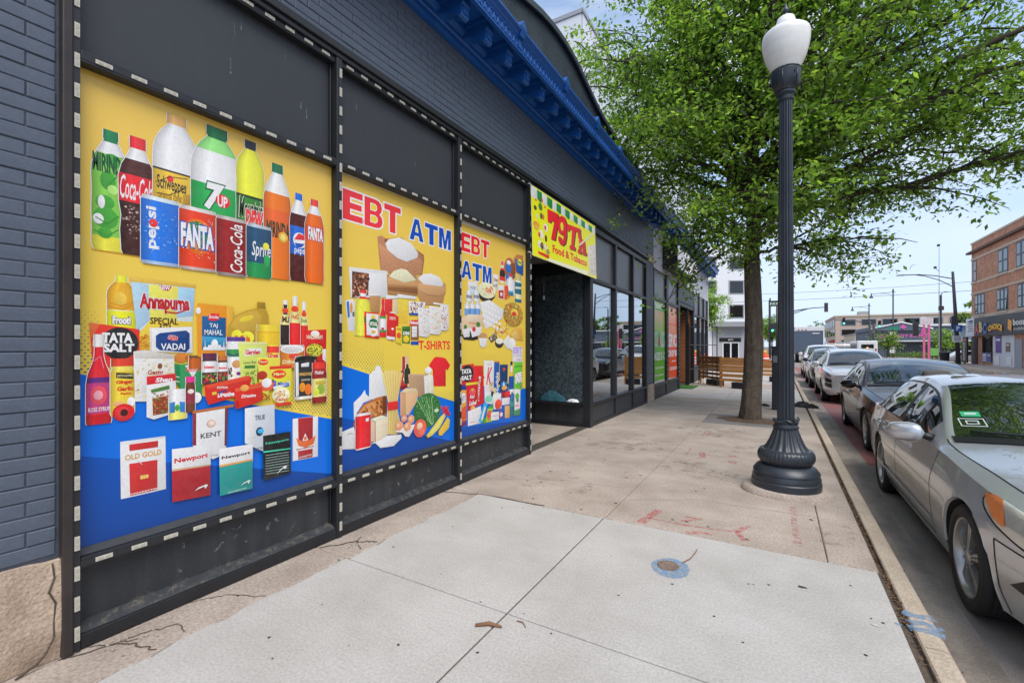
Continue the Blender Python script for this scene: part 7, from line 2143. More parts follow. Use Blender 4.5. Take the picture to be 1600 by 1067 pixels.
def make_car(name, label, cat, loc, P, body_m, group='cars parked along the kerb', rot=0.0):
    t = thing(name, label, cat, loc, group)
    WL[t.name] = Vector((0, 0, 0)); t.rotation_euler = (0, 0, rot)
    L = P['L']; f = {k: pchip(P[k]) for k in ('w0', 'z0', 'w1', 'z1', 'w2', 'z2', 'w3', 'z3', 'w4', 'z4', 'z5', 'bow')}
    uc, ur, ub0, ub1 = P['uc'], P['ur'], P['ub0'], P['ub1']
    nodesv = (0, .28, .62, 1.0)
    def yy(u, x): 
        w = max(f['w3'](u), f['w2'](u)); return u - f['bow'](u)*(1-min(1, abs(x)/w)**2)
    def S(u, v, s=1, off=0.0):
        if v <= 1:
            ks = [(nodesv[i], f['w%d' % i](u)) for i in range(4)]; kz = [(nodesv[i], f['z%d' % i](u)) for i in range(4)]
            x = pchip(ks)(v); z = pchip(kz)(v)
        elif v <= 2:
            q = v-1; w3, w4, z3, z4 = f['w3'](u), f['w4'](u), f['z3'](u), f['z4'](u)
            h = max(0, z4-z3); bl = min(.03, h*.09)
            x = w3+(w4-w3)*q + bl*math.sin(math.pi*q)*1.0; z = z3+(z4-z3)*q
        else:
            q = 3-v; w4, z4, z5 = f['w4'](u), f['z4'](u), f['z5'](u)
            x = w4*q; z = z4+(z5-z4)*(1-q**2.3)
        return (s*(x+off), yy(u, x), z)
    # station and section grids with lines on every panel edge
    us = set([0, L, uc, ur, ub0, ub1, *P['glass_u']]) | set(P['doors']) | {x for p in P['pillars'] for x in p}
    for w in P['wheels']: us |= {w-P['ra'], w+P['ra']}
    st = P.get('step', .04); k = 0
    base_u = sorted(us); U = []
    for a, c in zip(base_u, base_u[1:]):
        n = max(1, int(round((c-a)/st))); U += [a+(c-a)*i/n for i in range(n)]
    U.append(L)
    V = [0, .06, .12, .2, .28, .36, .45, .54, .62, .7, .78, .86, .93, 1.0, 1.05, 1.2, 1.4, 1.6, 1.8, 1.88, 1.95, 2.0, 2.05, 2.15, 2.35, 2.6, 2.8, 3.0]
    gl0, gl1 = P['glass_u']; dz0, dz1, dz2 = P['doors']
    parts = {}
    def part(nm, mi):
        if nm not in parts: parts[nm] = (MB(weld=True), mi)
        return parts[nm][0]
    ra, zw = P['ra'], P['rw']
    for s in (-1, 1):
        for iu in range(len(U)-1):
            for iv in range(len(V)-1):
                u0, u1, v0, v1 = U[iu], U[iu+1], V[iv], V[iv+1]; um, vm = (u0+u1)/2, (v0+v1)/2
                pts = [S(u0, v0, s), S(u1, v0, s), S(u1, v1, s), S(u0, v1, s)]
                nm = 'body'
                if vm < 1:
                    skip = False; uw = [(u0, v0), (u1, v0), (u1, v1), (u0, v1)]
                    for w in P['wheels']:
                        d = [math.hypot(uu-w, p[2]-zw) for (uu, _), p in zip(uw, pts)]
                        if max(d) < ra+1e-6: skip = True; break
                        if min(d) < ra:
                            for i in range(4):
                                if d[i] < ra:
                                    fz = ra/max(d[i], 1e-3); nu = w+(uw[i][0]-w)*fz; nz = zw+(pts[i][2]-zw)*fz
                                    pts[i] = (pts[i][0], pts[i][1] + (nu-uw[i][0]), nz)
                    if skip: continue
                    if dz0 < um < dz1 and .12 < vm: nm = 'door_front_%d' % s
                    elif dz1 < um < dz2 and .12 < vm: nm = 'door_rear_%d' % s
                    elif vm < .12: nm = 'sill_%d' % s
                    if um < P.get('bumper', 0) and vm < .62: nm = 'bumper'
                elif vm < 2:
                    if gl0 < um < gl1 and 1.05 < vm < 1.88 and f['z4'](um)-f['z3'](um) > P.get('minglass', .10):
                        nm = 'side_window_%d' % s
                        for pi, (a, c) in enumerate(P['pillars']):
                            if a < um < c: nm = 'pillar_trim_%d%d' % (s, pi)
                    elif gl0 < um < gl1 and (1.0 < vm < 1.05 or vm > 1.88) and dz0 < um: nm = 'window_trim_%d' % s if vm < 1.05 else 'body'
                else:
                    if uc < um < ur: nm = 'windscreen' if vm > 2.05 else 'body'
                    elif ub0 < um < ub1: nm = 'rear_window' if vm > 2.05 else 'body'
                    elif um < uc: nm = 'hood' if um > P['hood0'] else 'body'
                    elif um < ub0: nm = 'roof'
                    else: nm = 'boot_lid'
                mb = part(nm, 0); ids = [mb.pt(p) for p in (pts if s > 0 else pts[::-1])]
                ids2 = [i for n_, i in enumerate(ids) if i not in ids[:n_]]
                if len(ids2) > 2: mb.face(ids2)
    # nose and tail faces
    for u, nm in ((0, 'bumper'), (L, 'rear_bumper')):
        mb = part(nm, 0); Vs = [v for v in V if v <= 2.0]; xs = [0, .2, .4, .6, .8, 1.0]
        def fp(v, q, s): 
            p = S(u, v, 1); return (s*p[0]*q, yy(u, p[0]*q), p[2] + (f['z5'](u)-p[2])*(1-q*q)*.0)
        for s in (-1, 1):
            for i in range(len(Vs)-1):
                for j in range(5):
                    q = [fp(Vs[i], xs[j], s), fp(Vs[i], xs[j+1], s), fp(Vs[i+1], xs[j+1], s), fp(Vs[i+1], xs[j], s)]
                    if (s > 0) == (u > 0): q = q[::-1]
                    mb.face([mb.pt(p) for p in q])
    mats = {'windscreen': M_carglass, 'rear_window': M_carglass, 'side_window': M_carglass, 'pillar_trim': M_trim, 'window_trim': P.get('trim', M_trim), 'sill': P.get('sill', body_m)}
    objs = {}
    for nm, (mb, _) in parts.items():
        clean = nm
        for suf in ('_-10', '_-11', '_10', '_11', '_-1', '_1'): clean = clean.replace(suf, '')
        clean = {'door_front': 'door', 'door_rear': 'door'}.get(clean, clean)
        o = mb.build(clean, mats.get(clean, body_m), t, smooth=True, sharp=42, local=True)
        if P.get('sub') and clean in ('body', 'door', 'hood', 'roof', 'boot_lid', 'bumper'):
            pass
        objs[nm] = o
    # dark inside lining, so that no daylight shows through wheel arches and seams
    q = MB(); wi = .80*P['hw']
    sec = [(-wi, .22), (wi, .22), (wi*1.06, P['belt']-.04), (-wi*1.06, P['belt']-.04)]
    q.box(-wi, wi, .45, L-.25, .22, P['z_floor'])
    q.build('underbody', M_interior, t, local=True)
    q = MB(); q.box(-wi*1.06, wi*1.06, uc-.45, uc+.05, P['z_floor']+.002, P['belt']-.02); dash = q.build('dashboard', M_interior, t, bevel=.05, local=True)
    for sx in (-1, 1):
        q = MB(); q.box(sx*wi*1.05-.01, sx*wi*1.05+.01, uc, ub1, P['z_floor'], P['belt']-.03); q.build('door_lining', M_interior, t, local=True)
    def seat(x, u, w, d=.46):
        q = MB(); zf = P['z_floor']; q.box(x-w/2, x+w/2, u-d, u, zf+.12, zf+.30)
        q.prism([(u-.02, zf+.2), (u+.12, zf+.22), (u+.30, zf+.80), (u+.20, zf+.82)], 'x', x-w/2, x+w/2)
        o = q.build('seat', M_seat, t, bevel=.04, local=True)
        for xx in ([x] if w < .7 else [x-.35, x+.35]):
            h = MB(); h.box(xx-.13, xx+.13, u+.21, u+.31, zf+.84, zf+1.0); h.build('headrest', M_seat, o, bevel=.04, local=True)
    seat(-.38, P['doors'][0]+.95, .50); seat(.38, P['doors'][0]+.95, .50); seat(0, P['doors'][1]+.85, 1.25)
    q = MB(); cx_, cu, cz = .38, P['doors'][0]+.28, P['belt']-.06
    q.tube([(cx_+.18*math.cos(a), cu+.05*math.sin(a), cz+.18*math.sin(a)) for a in [2*math.pi*i/20 for i in range(20)]], .016, 6, closed=True); q.tube([(cx_-.17, cu, cz), (cx_+.17, cu, cz)], .015, 6); q.build('steering_wheel', M_trim, t, smooth=True, local=True)
    # rear view mirror
    q = MB(); q.box(-.12, .12, ur-.13, ur-.10, P['roofz']-.16, P['roofz']-.09); q.build('inside_mirror', M_trim, t, bevel=.02, local=True)
    # panel gaps as narrow dark grooves lying on the skin
    def line(path, w=.009, off=.0015):
        q = MB(); prev = None
        for k, (u, v) in enumerate(path):
            u2, v2 = path[min(k+1, len(path)-1)]; u1, v1 = path[max(k-1, 0)]
            a, c = Vector(S(u1, v1, sg)), Vector(S(u2, v2, sg)); d = (c-a).normalized()
            p = Vector(S(u, v, sg)); n1 = Vector(S(min(u+.02, L), v, sg))-Vector(S(max(u-.02, 0), v, sg)); n2 = Vector(S(u, min(v+.02, 3), sg))-Vector(S(u, max(v-.02, 0), sg))
            nn = n1.cross(n2).normalized()*(1 if sg > 0 else -1); sd_ = d.cross(nn).normalized()
            pr = (q.pt(p+nn*off+sd_*w/2), q.pt(p+nn*off-sd_*w/2))
            if prev: q.face((prev[0], prev[1], pr[1], pr[0]))
            prev = pr
        return q
    nl = lambda a, c, n=14: [(a[0]+(c[0]-a[0])*i/n, a[1]+(c[1]-a[1])*i/n) for i in range(n+1)]
    if P.get('detail', 1):
        for sg in (-1, 1):
            for d in P['doors']: line(nl((d, .13), (d, 1.0))).build('panel_gap', M_gap, objs['body'], local=True)
            line(nl((dz0, .125), (dz2, .125), 40)).build('panel_gap', M_gap, objs['body'], local=True)
            line(nl((P['hood0'], 1.97), (uc, 1.97), 30), .008).build('panel_gap', M_gap, objs['body'], local=True)
            line(nl((P['bumper'], .02), (P['bumper'], .62), 14)).build('panel_gap', M_gap, objs['body'], local=True)
            line(nl((0.02, .62), (P['bumper'], .62), 20)).build('panel_gap', M_gap, objs['body'], local=True)
            for vv, ww in ((1.05, .02), (1.885, .022)): line(nl((gl0, vv), (gl1, vv), 60), ww, .002).build('window_seal', M_trim, objs['body'], local=True)
            if P.get('chrome_belt'): line(nl((gl0+.05, 1.03), (gl1, 1.03), 50), .022, .004).build('window_moulding', M_chrome if P['chrome_belt'] == 1 else body_m, objs['body'], local=True)
    # small fittings
    for sg in (-1, 1):
        for d, c in ((dz0, dz1), (dz1, dz2)):
            u = c-.24; q = MB(); a = Vector(S(u, .84, sg)); e = Vector(S(u+.17, .84, sg)); o_ = Vector((sg*.032, 0, 0))
            q.tube([a, a+o_, a.lerp(e, .5)+o_*1.15, e+o_, e], [.012, .014, .015, .014, .012], 7)
            q.build('handle', P.get('handle', body_m), objs['door_front_%d' % sg if d == dz0 else 'door_rear_%d' % sg], smooth=True, local=True)
        # wing mirror
        u = P['mirror_u']; p = Vector(S(u, 1.10, sg)); q = MB(); rings = []
        mw, mh, mdp = P.get('mirror', (.235, .075, .085))
        c = p + Vector((sg*(.05+mw*.5), -.02, .07))
        n = 20
        for i in range(9):
            tt = -1+2*i/8; r = math.sqrt(max(0.0, 1-abs(tt)**3.2)); rings.append([])
            for j in range(n):
                a = 2*math.pi*j/n; ca, sa = math.cos(a), math.sin(a)
                ca = math.copysign(abs(ca)**.75, ca); sa = math.copysign(abs(sa)**.75, sa)
                yv = ca*mdp*max(r, .12); yv = min(yv, mdp*.30)
                rings[-1].append(q.pt((c.x+sg*tt*mw*.5, c.y+yv+tt*.045, c.z+sa*mh*max(r, .12)*(1-.12*tt))))
        for A, B in zip(rings, rings[1:]):
            for j in range(n): q.face((A[j], A[(j+1)%n], B[(j+1)%n], B[j]))
        q.face(rings[0]); q.face(rings[-1][::-1])
        mo = q.build('wing_mirror', P.get('mirror_m', body_m), t, smooth=True, sharp=50, local=True)
        q = MB(); q.tube([p+Vector((-sg*.03, .01, .02)), c+Vector((-sg*mw*.46, 0, -.02))], [.035, .026], 8); q.build('mirror_foot', M_trim, mo, smooth=True, local=True)
        # arch lips and liners
        for w in P['wheels']:
            q = MB(); A0 = []
            for i in range(25):
                a = math.pi*(-.02+1.04*i/24); u_, z_ = w+ra*math.cos(a), zw+ra*math.sin(a)
                lo, hi = 0.0, 1.0
                for _ in range(18):
                    mid = (lo+hi)/2
                    if S(u_, mid, 1)[2] < z_: lo = mid
                    else: hi = mid
                x_ = S(u_, lo, 1)[0]; yy_ = S(u_, lo, 1)[1]; A0.append((q.pt((sg*(x_+.002), yy_, z_)), q.pt((sg*(x_-.012), w+(ra-.014)*math.cos(a), zw+(ra-.014)*math.sin(a))), q.pt((sg*(x_-.32), w+(ra-.01)*math.cos(a), zw+(ra-.01)*math.sin(a)))))
            for A, B in zip(A0, A0[1:]): q.face((A[0], B[0], B[1], A[1])); q.face((A[1], B[1], B[2], A[2]), 1)
            q.build('wheel_arch', [P.get('arch_m', body_m), M_gap], t, smooth=True, local=True)
        # wipers
    for x0, x1 in ((-.10, -.66), (.52, -.02)):
        q = MB(); a = []
        for i in range(8):
            tt = i/7; x = (x0+(x1-x0)*tt); uu = uc+.03+.05*tt; w4 = f['w4'](uu); z = f['z4'](uu)+(f['z5'](uu)-f['z4'](uu))*(1-min(1, abs(x)/w4)**2.3); a.append((x, yy(uu, x), z+.016))
        q.tube(a, .010, 5); q.build('wiper', M_trim, t, smooth=True, local=True)
    q = MB(); A0 = []
    for i in range(21):
        x = f['w4'](uc)*(-1+2*i/20)*.97; zz = f['z4'](uc)+(f['z5'](uc)-f['z4'](uc))*(1-min(1, abs(x)/f['w4'](uc))**2.3); A0.append((q.pt((x, yy(uc-.06, x), zz-.012+.004)), q.pt((x, yy(uc+.035, x), zz+.018))))
    for A, B in zip(A0, A0[1:]): q.face((A[0], B[0], B[1], A[1]))
    q.build('cowl', M_trim, t, smooth=True, local=True)
    # wheels
    ty, ri, hu = wheel_meshes(P['rad'], P['tw'], P.get('spokes', 5), P.get('rimfrac', .72))
    for sg in (-1, 1):
        for w in P['wheels']:
            x = sg*(P['track']-P['tw']/2)
            h = bpy.data.objects.new('wheel', hu); COL.objects.link(h); h.parent = t; h.location = (x, w, P['rad']); h.rotation_euler = (R(17)*(w < 2), 0, R(180) if sg > 0 else 0)
            for me in (ty, ri): c_ = bpy.data.objects.new(me.name.split('.')[0], me); COL.objects.link(c_); c_.parent = h
    def patch(nm, ub, vb, m, sides=(-1, 1), off=.004, nu=12, nv=8, parent=None, lens=.0, rnd=.0):
        """ub, vb: four corners (u, v) in order: lower front, lower rear, upper rear, upper front"""
        for s_ in sides:
            q = MB(); G = []
            for j in range(nv+1):
                row = []
                for i in range(nu+1):
                    a, c = i/nu, j/nv; aa, cc = 2*a-1, 2*c-1; a, c = .5+.5*aa*math.sqrt(1-rnd*cc*cc/2), .5+.5*cc*math.sqrt(1-rnd*aa*aa/2)
                    u = (ub[0]*(1-a)+ub[1]*a)*(1-c)+(ub[3]*(1-a)+ub[2]*a)*c; v = (vb[0]*(1-a)+vb[1]*a)*(1-c)+(vb[3]*(1-a)+vb[2]*a)*c
                    p = Vector(S(u, v, s_)); n1 = Vector(S(min(u+.02, L), v, s_))-Vector(S(max(u-.02, 0), v, s_)); n2 = Vector(S(u, min(v+.02, 3), s_))-Vector(S(u, max(v-.02, 0), s_)); nn = n1.cross(n2).normalized()*(1 if s_ > 0 else -1)
                    e = off + lens*math.sin(math.pi*a)*math.sin(math.pi*c); row.append(q.pt(p+nn*e))
                G.append(row)
            for j in range(nv):
                for i in range(nu):
                    ids = (G[j][i], G[j][i+1], G[j+1][i+1], G[j+1][i]); q.face(ids if s_ > 0 else ids[::-1])
            o = q.build(nm, m, parent or t, smooth=True, local=True)
        return o
    def face_patch(nm, v0, v1, q0, q1, m, sides=(-1, 1), off=.006, parent=None, taper=0.0, u=0):
        for s_ in sides:
            qb = MB(); G = []
            for j in range(7):
                v = v0+(v1-v0)*j/6; row = []; tq = taper*(j/6)
                for i in range(11):
                    qq = (q0+(q1-q0)*i/10); qq = qq*(1-tq) if taper >= 0 else qq*(1+taper*(1-j/6))
                    p = S(u, v, 1); x = p[0]*qq; row.append(qb.pt((s_*x, yy(u, x)-off*(1 if u == 0 else -1), p[2])))
                G.append(row)
            for j in range(6):
                for i in range(10):
                    ids = (G[j][i], G[j][i+1], G[j+1][i+1], G[j+1][i]); qb.face(ids if s_ > 0 else ids[::-1])
            o = qb.build(nm, m, parent or t, smooth=True, local=True)
        return o
    return t, S, patch, face_patch, objs

def K(*a): return list(a)
# ---- silver saloon (nearest)
sed = dict(L=5.09, hw=.925, belt=.93, z_floor=.42, roofz=1.42, uc=1.85, ur=2.64, ub0=3.80, ub1=4.46, hood0=.32, doors=(1.70, 2.92, 3.95), wheels=(1.03, 3.84), ra=.372, rw=.335, rad=.335, tw=.215, track=.90, bumper=.62, glass_u=(2.10, 4.20), pillars=((2.89, 2.99), (3.83, 3.88)), mirror_u=1.98, step=.035, spokes=5,
  w0=K((0, .52), (.12, .60), (.4, .74), (.8, .84), (1.3, .86), (3.9, .86), (4.7, .80), (5.09, .62)), z0=K((0, .24), (.3, .20), (1.5, .19), (3.6, .19), (5.09, .30)),
  w1=K((0, .60), (.06, .66), (.2, .74), (.45, .82), (.85, .89), (1.5, .905), (3.8, .905), (4.7, .86), (5.0, .76), (5.09, .68)), z1=K((0, .36), (1, .36), (4, .36), (5.09, .44)),
  w2=K((0, .60), (.06, .67), (.2, .755), (.45, .84), (.8, .90), (1.4, .922), (3.8, .922), (4.6, .88), (5.0, .78), (5.09, .70)), z2=K((0, .57), (.5, .60), (1.4, .635), (4, .66), (5.09, .66)),
  w3=K((0, .56), (.06, .63), (.2, .715), (.45, .79), (.8, .84), (1.4, .868), (3.6, .868), (4.5, .83), (5.0, .72), (5.09, .66)), z3=K((0, .67), (.2, .73), (.5, .785), (1.0, .845), (1.6, .90), (2.6, .925), (4.0, .95), (4.8, .95), (5.09, .90)),
  w4=K((0, .50), (.2, .60), (.5, .68), (1.0, .75), (1.80, .795), (1.9, .785), (2.62, .645), (2.8, .63), (3.3, .62), (3.8, .61), (4.46, .72), (5.09, .58)),
  z4=K((0, .685), (.2, .765), (.5, .825), (1.0, .89), (1.78, .955), (1.9, 1.0), (2.58, 1.325), (2.75, 1.355), (3.1, 1.385), (3.5, 1.375), (3.8, 1.34), (4.46, 1.015), (4.6, .995), (5.09, .935)),
  z5=K((0, .70), (.2, .80), (.5, .865), (1.0, .935), (1.76, 1.0), (1.86, 1.03), (2.6, 1.385), (2.75, 1.415), (3.1, 1.435), (3.5, 1.425), (3.8, 1.39), (4.46, 1.045), (4.6, 1.03), (5.09, .95)),
  bow=K((0, .24), (.6, .22), (1.2, .24), (1.85, .26), (2.6, .14), (3.3, .0), (3.9, -.05), (5.09, -.16)), chrome_belt=2, handle=M_chrome, sill=M_silver)
t, S_, patch, fpatch, ob = make_car('parked_car', 'silver four door saloon parked nearest, by the street lamp', 'car', (4.94, 3.01, -.20), sed, M_silver)
hl = patch('headlight', (.10, .66, .93, .14), (.66, .74, 1.0, 1.3), M_lens, off=.008, nu=18, nv=12, lens=.014, rnd=.9)
patch('lamp_edge', (.085, .67, .965, .125), (.635, .71, 1.0, 1.34), M_gap, off=.003, nu=18, nv=12, rnd=.9)
patch('turn_signal', (.52, .66, .84, .66), (.78, .82, .99, 1.04), M_amber, off=.0235, nu=8, nv=8, rnd=.5)
for s_ in (-1, 1):
    for (u_, v_, r_) in ((.26, .96, .075), (.14, .95, .06)):
        q = MB(); p = Vector(S_(u_, v_, s_)); n1 = Vector((s_*.75, -.66, .2)).normalized(); a = n1.cross(Vector((0, 0, 1))).normalized(); c = a.cross(n1)
        q.tube([p+n1*.026+a*r_*math.cos(k*.3142)+c*r_*math.sin(k*.3142) for k in range(20)], .006, 5, closed=True); q.build('lamp_ring', M_chrome, t, smooth=True, local=True)
fpatch('grille', .74, .98, .0, .62, M_trim, off=.008); fpatch('grille_bar', .84, .88, .0, .64, M_chrome, off=.014); fpatch('lower_grille', .14, .36, 0, .5, M_trim, off=.006)
patch('fog_recess', (.08, .52, .30, .05), (.28, .34, .52, .46), M_trim, off=.004)
patch('side_moulding', (1.73, 3.90, 3.90, 1.73), (.27, .27, .31, .31), M_silver, off=.012, nu=30, nv=3)
patch('tail_light', (4.70, 5.03, 5.05, 4.78), (.66, .66, 1.0, 1.0), M_redlens)
# windscreen stickers (city permit and a pass)
def on_glass(u, x, off):
    f4, fz4, fz5 = pchip(sed['w4']), pchip(sed['z4']), pchip(sed['z5']); w4 = f4(u); z = fz4(u)+(fz5(u)-fz4(u))*(1-min(1, abs(x)/w4)**2.3)
    w = pchip(sed['w3'])(u); return Vector((x, u-pchip(sed['bow'])(u)*(1-(abs(x)/max(w, pchip(sed['w2'])(u)))**2)-off*.6, z+off))
def glass_sticker(nm, x0, x1, u0, u1, m, off=.006, frame=None):
    q = MB()
    if frame:
        for a, c, d, e in ((x0, x1, u0, u0+frame), (x0, x1, u1-frame, u1), (x0, x0+frame, u0, u1), (x1-frame, x1, u0, u1)): q.poly([on_glass(d, a, off), on_glass(d, c, off), on_glass(e, c, off), on_glass(e, a, off)])
    else: q.poly([on_glass(u0, x0, off), on_glass(u0, x1, off), on_glass(u1, x1, off), on_glass(u1, x0, off)])
    return q.build(nm, m, t, local=True)
M_stick_g = mat('sticker_green', srgb(40, 168, 110), .5); M_stick_w = mat('sticker_white', srgb(186, 196, 192), .5)
glass_sticker('sticker', -.655, -.55, 2.13, 2.19, M_stick_g); glass_sticker('sticker_print', -.635, -.57, 2.15, 2.172, M_stick_w, .008)
glass_sticker('sticker_frame', -.685, -.545, 2.015, 2.11, M_stick_w, .006, .007); glass_sticker('sticker_print', -.65, -.58, 2.04, 2.085, M_stick_w, .006, .008)

# ---- black saloon with a light bonnet reflection, behind it
def scaled(d, **k):
    n = {a: (list(c) if isinstance(c, list) else c) for a, c in d.items()}; n.update(k); return n
lin = scaled(sed, L=4.95, hw=.93, belt=.95, roofz=1.46, chrome_belt=1, handle=M_chrome, sill=M_carblack, mirror=(.22, .075, .09), step=.05, spokes=5, rimfrac=.72, mirror_m=M_carblack)
lin['z4'] = [(a, c+.035 if 1.7 < a < 4.3 else c+.02) for a, c in sed['z4']]; lin['z5'] = [(a, c+.035 if 1.7 < a < 4.3 else c+.02) for a, c in sed['z5']]; lin['z3'] = [(a, c+.02) for a, c in sed['z3']]
t2, S2, patch, fpatch, ob = make_car('parked_car', 'black saloon parked behind the silver one, chrome trimmed windows', 'car', (5.13, 8.40, -.20), lin, M_carblack)
patch('headlight', (.08, .40, .70, .14), (.80, .82, 1.1, 1.14), M_lensdark, off=.006, lens=.015); fpatch('grille', .62, .98, 0, .55, M_trim, off=.008); fpatch('grille_bar', .70, .74, 0, .56, M_chrome, off=.014)

# ---- sport utility shape
suv = scaled(sed, L=4.5, hw=.93, belt=1.06, z_floor=.5, roofz=1.60, uc=1.25, ur=1.95, ub0=3.75, ub1=4.3, hood0=.26, doors=(1.32, 2.40, 3.35), wheels=(.92, 3.56), ra=.40, rw=.35, rad=.35, tw=.225, track=.92, bumper=.50, glass_u=(1.5, 4.0), pillars=((2.37, 2.46), (3.30, 3.38)), mirror_u=1.62, step=.05, rimfrac=.70, arch_m=M_trim, sill=M_trim, chrome_belt=1,
  w0=K((0, .56), (.12, .66), (.4, .78), (.8, .86), (3.9, .86), (4.5, .70)), z0=K((0, .30), (.3, .25), (1.2, .25), (3.6, .25), (4.5, .34)),
  w1=K((0, .66), (.06, .73), (.2, .81), (.45, .88), (.85, .915), (3.6, .915), (4.3, .86), (4.5, .78)), z1=K((0, .42), (4.5, .46)),
  w2=K((0, .68), (.06, .75), (.2, .83), (.45, .895), (.8, .925), (3.6, .925), (4.3, .88), (4.5, .80)), z2=K((0, .68), (.5, .72), (1.4, .76), (4.5, .82)),
  w3=K((0, .64), (.06, .70), (.2, .775), (.45, .84), (.8, .872), (3.6, .872), (4.3, .83), (4.5, .76)), z3=K((0, .84), (.2, .90), (.5, .95), (1.2, 1.02), (2.6, 1.05), (4.5, 1.12)),
  w4=K((0, .58), (.2, .66), (.5, .73), (.9, .76), (1.22, .775), (1.3, .765), (1.93, .645), (2.2, .63), (3.6, .62), (4.3, .68), (4.5, .66)),
  z4=K((0, .855), (.2, .935), (.5, .99), (.9, 1.035), (1.20, 1.075), (1.30, 1.12), (1.90, 1.475), (2.1, 1.52), (2.8, 1.56), (3.6, 1.535), (3.8, 1.50), (4.3, 1.16), (4.5, 1.13)),
  z5=K((0, .87), (.2, .965), (.5, 1.03), (.9, 1.08), (1.18, 1.115), (1.26, 1.15), (1.92, 1.545), (2.1, 1.585), (2.8, 1.625), (3.6, 1.60), (3.8, 1.56), (4.3, 1.19), (4.5, 1.15)),
  bow=K((0, .20), (.6, .17), (1.2, .14), (1.9, .06), (3.0, .0), (3.8, -.05), (4.5, -.12)), mirror=(.21, .085, .09), handle=None)
suv['handle'] = M_silver2
def roof_rails(t, P):
    for s_ in (-1, 1):
        q = MB(); a = [(s_*(pchip(P['w4'])(u)-.05), u, pchip(P['z4'])(u)+.065) for u in frange(P['ur']+.25, P['ub0']-.05, 9)]; a = [(a[0][0], a[0][1]-.05, a[0][2]-.06)] + a + [(a[-1][0], a[-1][1]+.05, a[-1][2]-.06)]
        q.tube(a, .016, 6); q.build('roof_rail', M_chrome, t, smooth=True, local=True)
t3, S3, patch, fpatch, ob = make_car('parked_car', 'silver sport utility car with black arches and a dark oval grille', 'car', (5.08, 16.3, -.20), suv, M_silver2)
roof_rails(t3, suv)
patch('headlight', (.05, .34, .66, .22), (.84, .90, 1.06, 1.05), M_lensdark, off=.006, lens=.02)
fpatch('grille', .74, .96, 0, .66, M_trim, off=.012); fpatch('grille_frame', .955, .985, 0, .68, M_chrome, off=.014); fpatch('grille_frame', .72, .745, 0, .62, M_chrome, off=.014); fpatch('lower_grille', .12, .40, 0, .62, M_trim, off=.008)
patch('fog_recess', (.03, .30, .26, .03), (.36, .40, .74, .70), M_trim, off=.008); patch('fog_bar', (.02, .32, .32, .02), (.50, .53, .57, .54), M_chrome, off=.02, nv=2)
fpatch('lower_skirt', .0, .12, 0, 1.0, M_trim, off=.004); fpatch('number_plate', .46, .62, 0, .22, M_stick_w, off=.02)
s2 = scaled(suv); s2['handle'] = M_charcoal; s2['roofz'] = 1.6
t4, S4, patch, fpatch, ob = make_car('parked_car', 'dark grey sport utility car parked behind the silver one', 'car', (5.03, 21.7, -.20), s2, M_charcoal)
patch('headlight', (.05, .34, .60, .22), (.84, .90, 1.06, 1.05), M_lens, off=.006, lens=.02); fpatch('grille', .60, .96, 0, .66, M_trim, off=.012); fpatch('lower_grille', .12, .40, 0, .7, M_trim, off=.008); patch('fog_recess', (.03, .30, .26, .03), (.36, .40, .70, .66), M_trim, off=.008)
s3 = scaled(suv); s3['handle'] = M_offwhite
for k in ('z3', 'z4', 'z5'): s3[k] = [(a, c+.16) for a, c in suv[k]]
s3['belt'] = 1.2; s3['roofz'] = 1.76
t5, S5, patch, fpatch, ob = make_car('parked_car', 'pale tall van like car with a wide windscreen, fifth in the row', 'car', (5.1, 28.4, -.20), s3, M_offwhite)
patch('headlight', (.05, .34, .60, .22), (.84, .90, 1.06, 1.05), M_lens, off=.006, lens=.02); fpatch('grille', .66, .96, 0, .66, M_trim, off=.012); fpatch('lower_grille', .12, .40, 0, .7, M_trim, off=.008)
# ================================================================== ACROSS THE STREET AND BEYOND
SX = 17.5
M_redbrick = bpy.data.materials.new('red_brick'); M_redbrick.use_nodes = True
brick_nodes(M_redbrick, srgb(206, 146, 112), srgb(192, 128, 98), srgb(190, 164, 142), .22, .075, .8, .008)
M_limestone = mat('limestone_band', srgb(206, 190, 168), .8, noise=(2, .4, srgb(180, 164, 142)))
M_signdark = mat('sign_fascia', srgb(58, 58, 62), .5)
brk_b = thing('brick_building', 'three storey red brick building with dark shop fascia across the street', 'building', (SX+5, 40, 0))
b = MB(); b.box(SX, SX+16, 24, 54.2, -.2, 10.25); b.build('wall', M_redbrick, brk_b)
b = MB(); b.box(SX-.06, SX+.02, 24, 54.25, 10.25, 10.4); b.build('coping', M_limestone, brk_b)
b = MB(); b.box(SX-.30, SX, 24, 54.5, 9.45, 9.62); b.build('string_course', mat('brown_cornice', srgb(104, 72, 58), .7), brk_b)
for z0, z1, m in ((8.85, 9.0, M_limestone), (6.82, 6.98, M_limestone), (5.92, 6.06, M_limestone), (3.86, 4.12, M_limestone)):
    b = MB(); b.box(SX-.05, SX, 24, 54.24, z0, z1); b.build('string_course', m, brk_b)
M_sash = mat('dark_sash', srgb(48, 50, 52), .5)
def bwin(y0, y1, z0, z1, n):
    q = MB(); q.box(SX-.012, SX+.1, y0, y1, z0, z1); w = q.build('window', M_sash, brk_b); W = (y1-y0)/n
    for k in range(n):
        for a, c in ((z0+.12, (z0+z1)/2-.06), ((z0+z1)/2+.06, z1-.12)):
            q = MB(); q.box(SX-.02, SX-.013, y0+W*k+.13, y0+W*(k+1)-.13, a, c); q.build('pane', M_glass_far, w)
    q = MB(); q.box(SX-.10, SX-.013, y0-.1, y1+.1, z0-.14, z0-.002); q.build('sill', M_limestone, w)
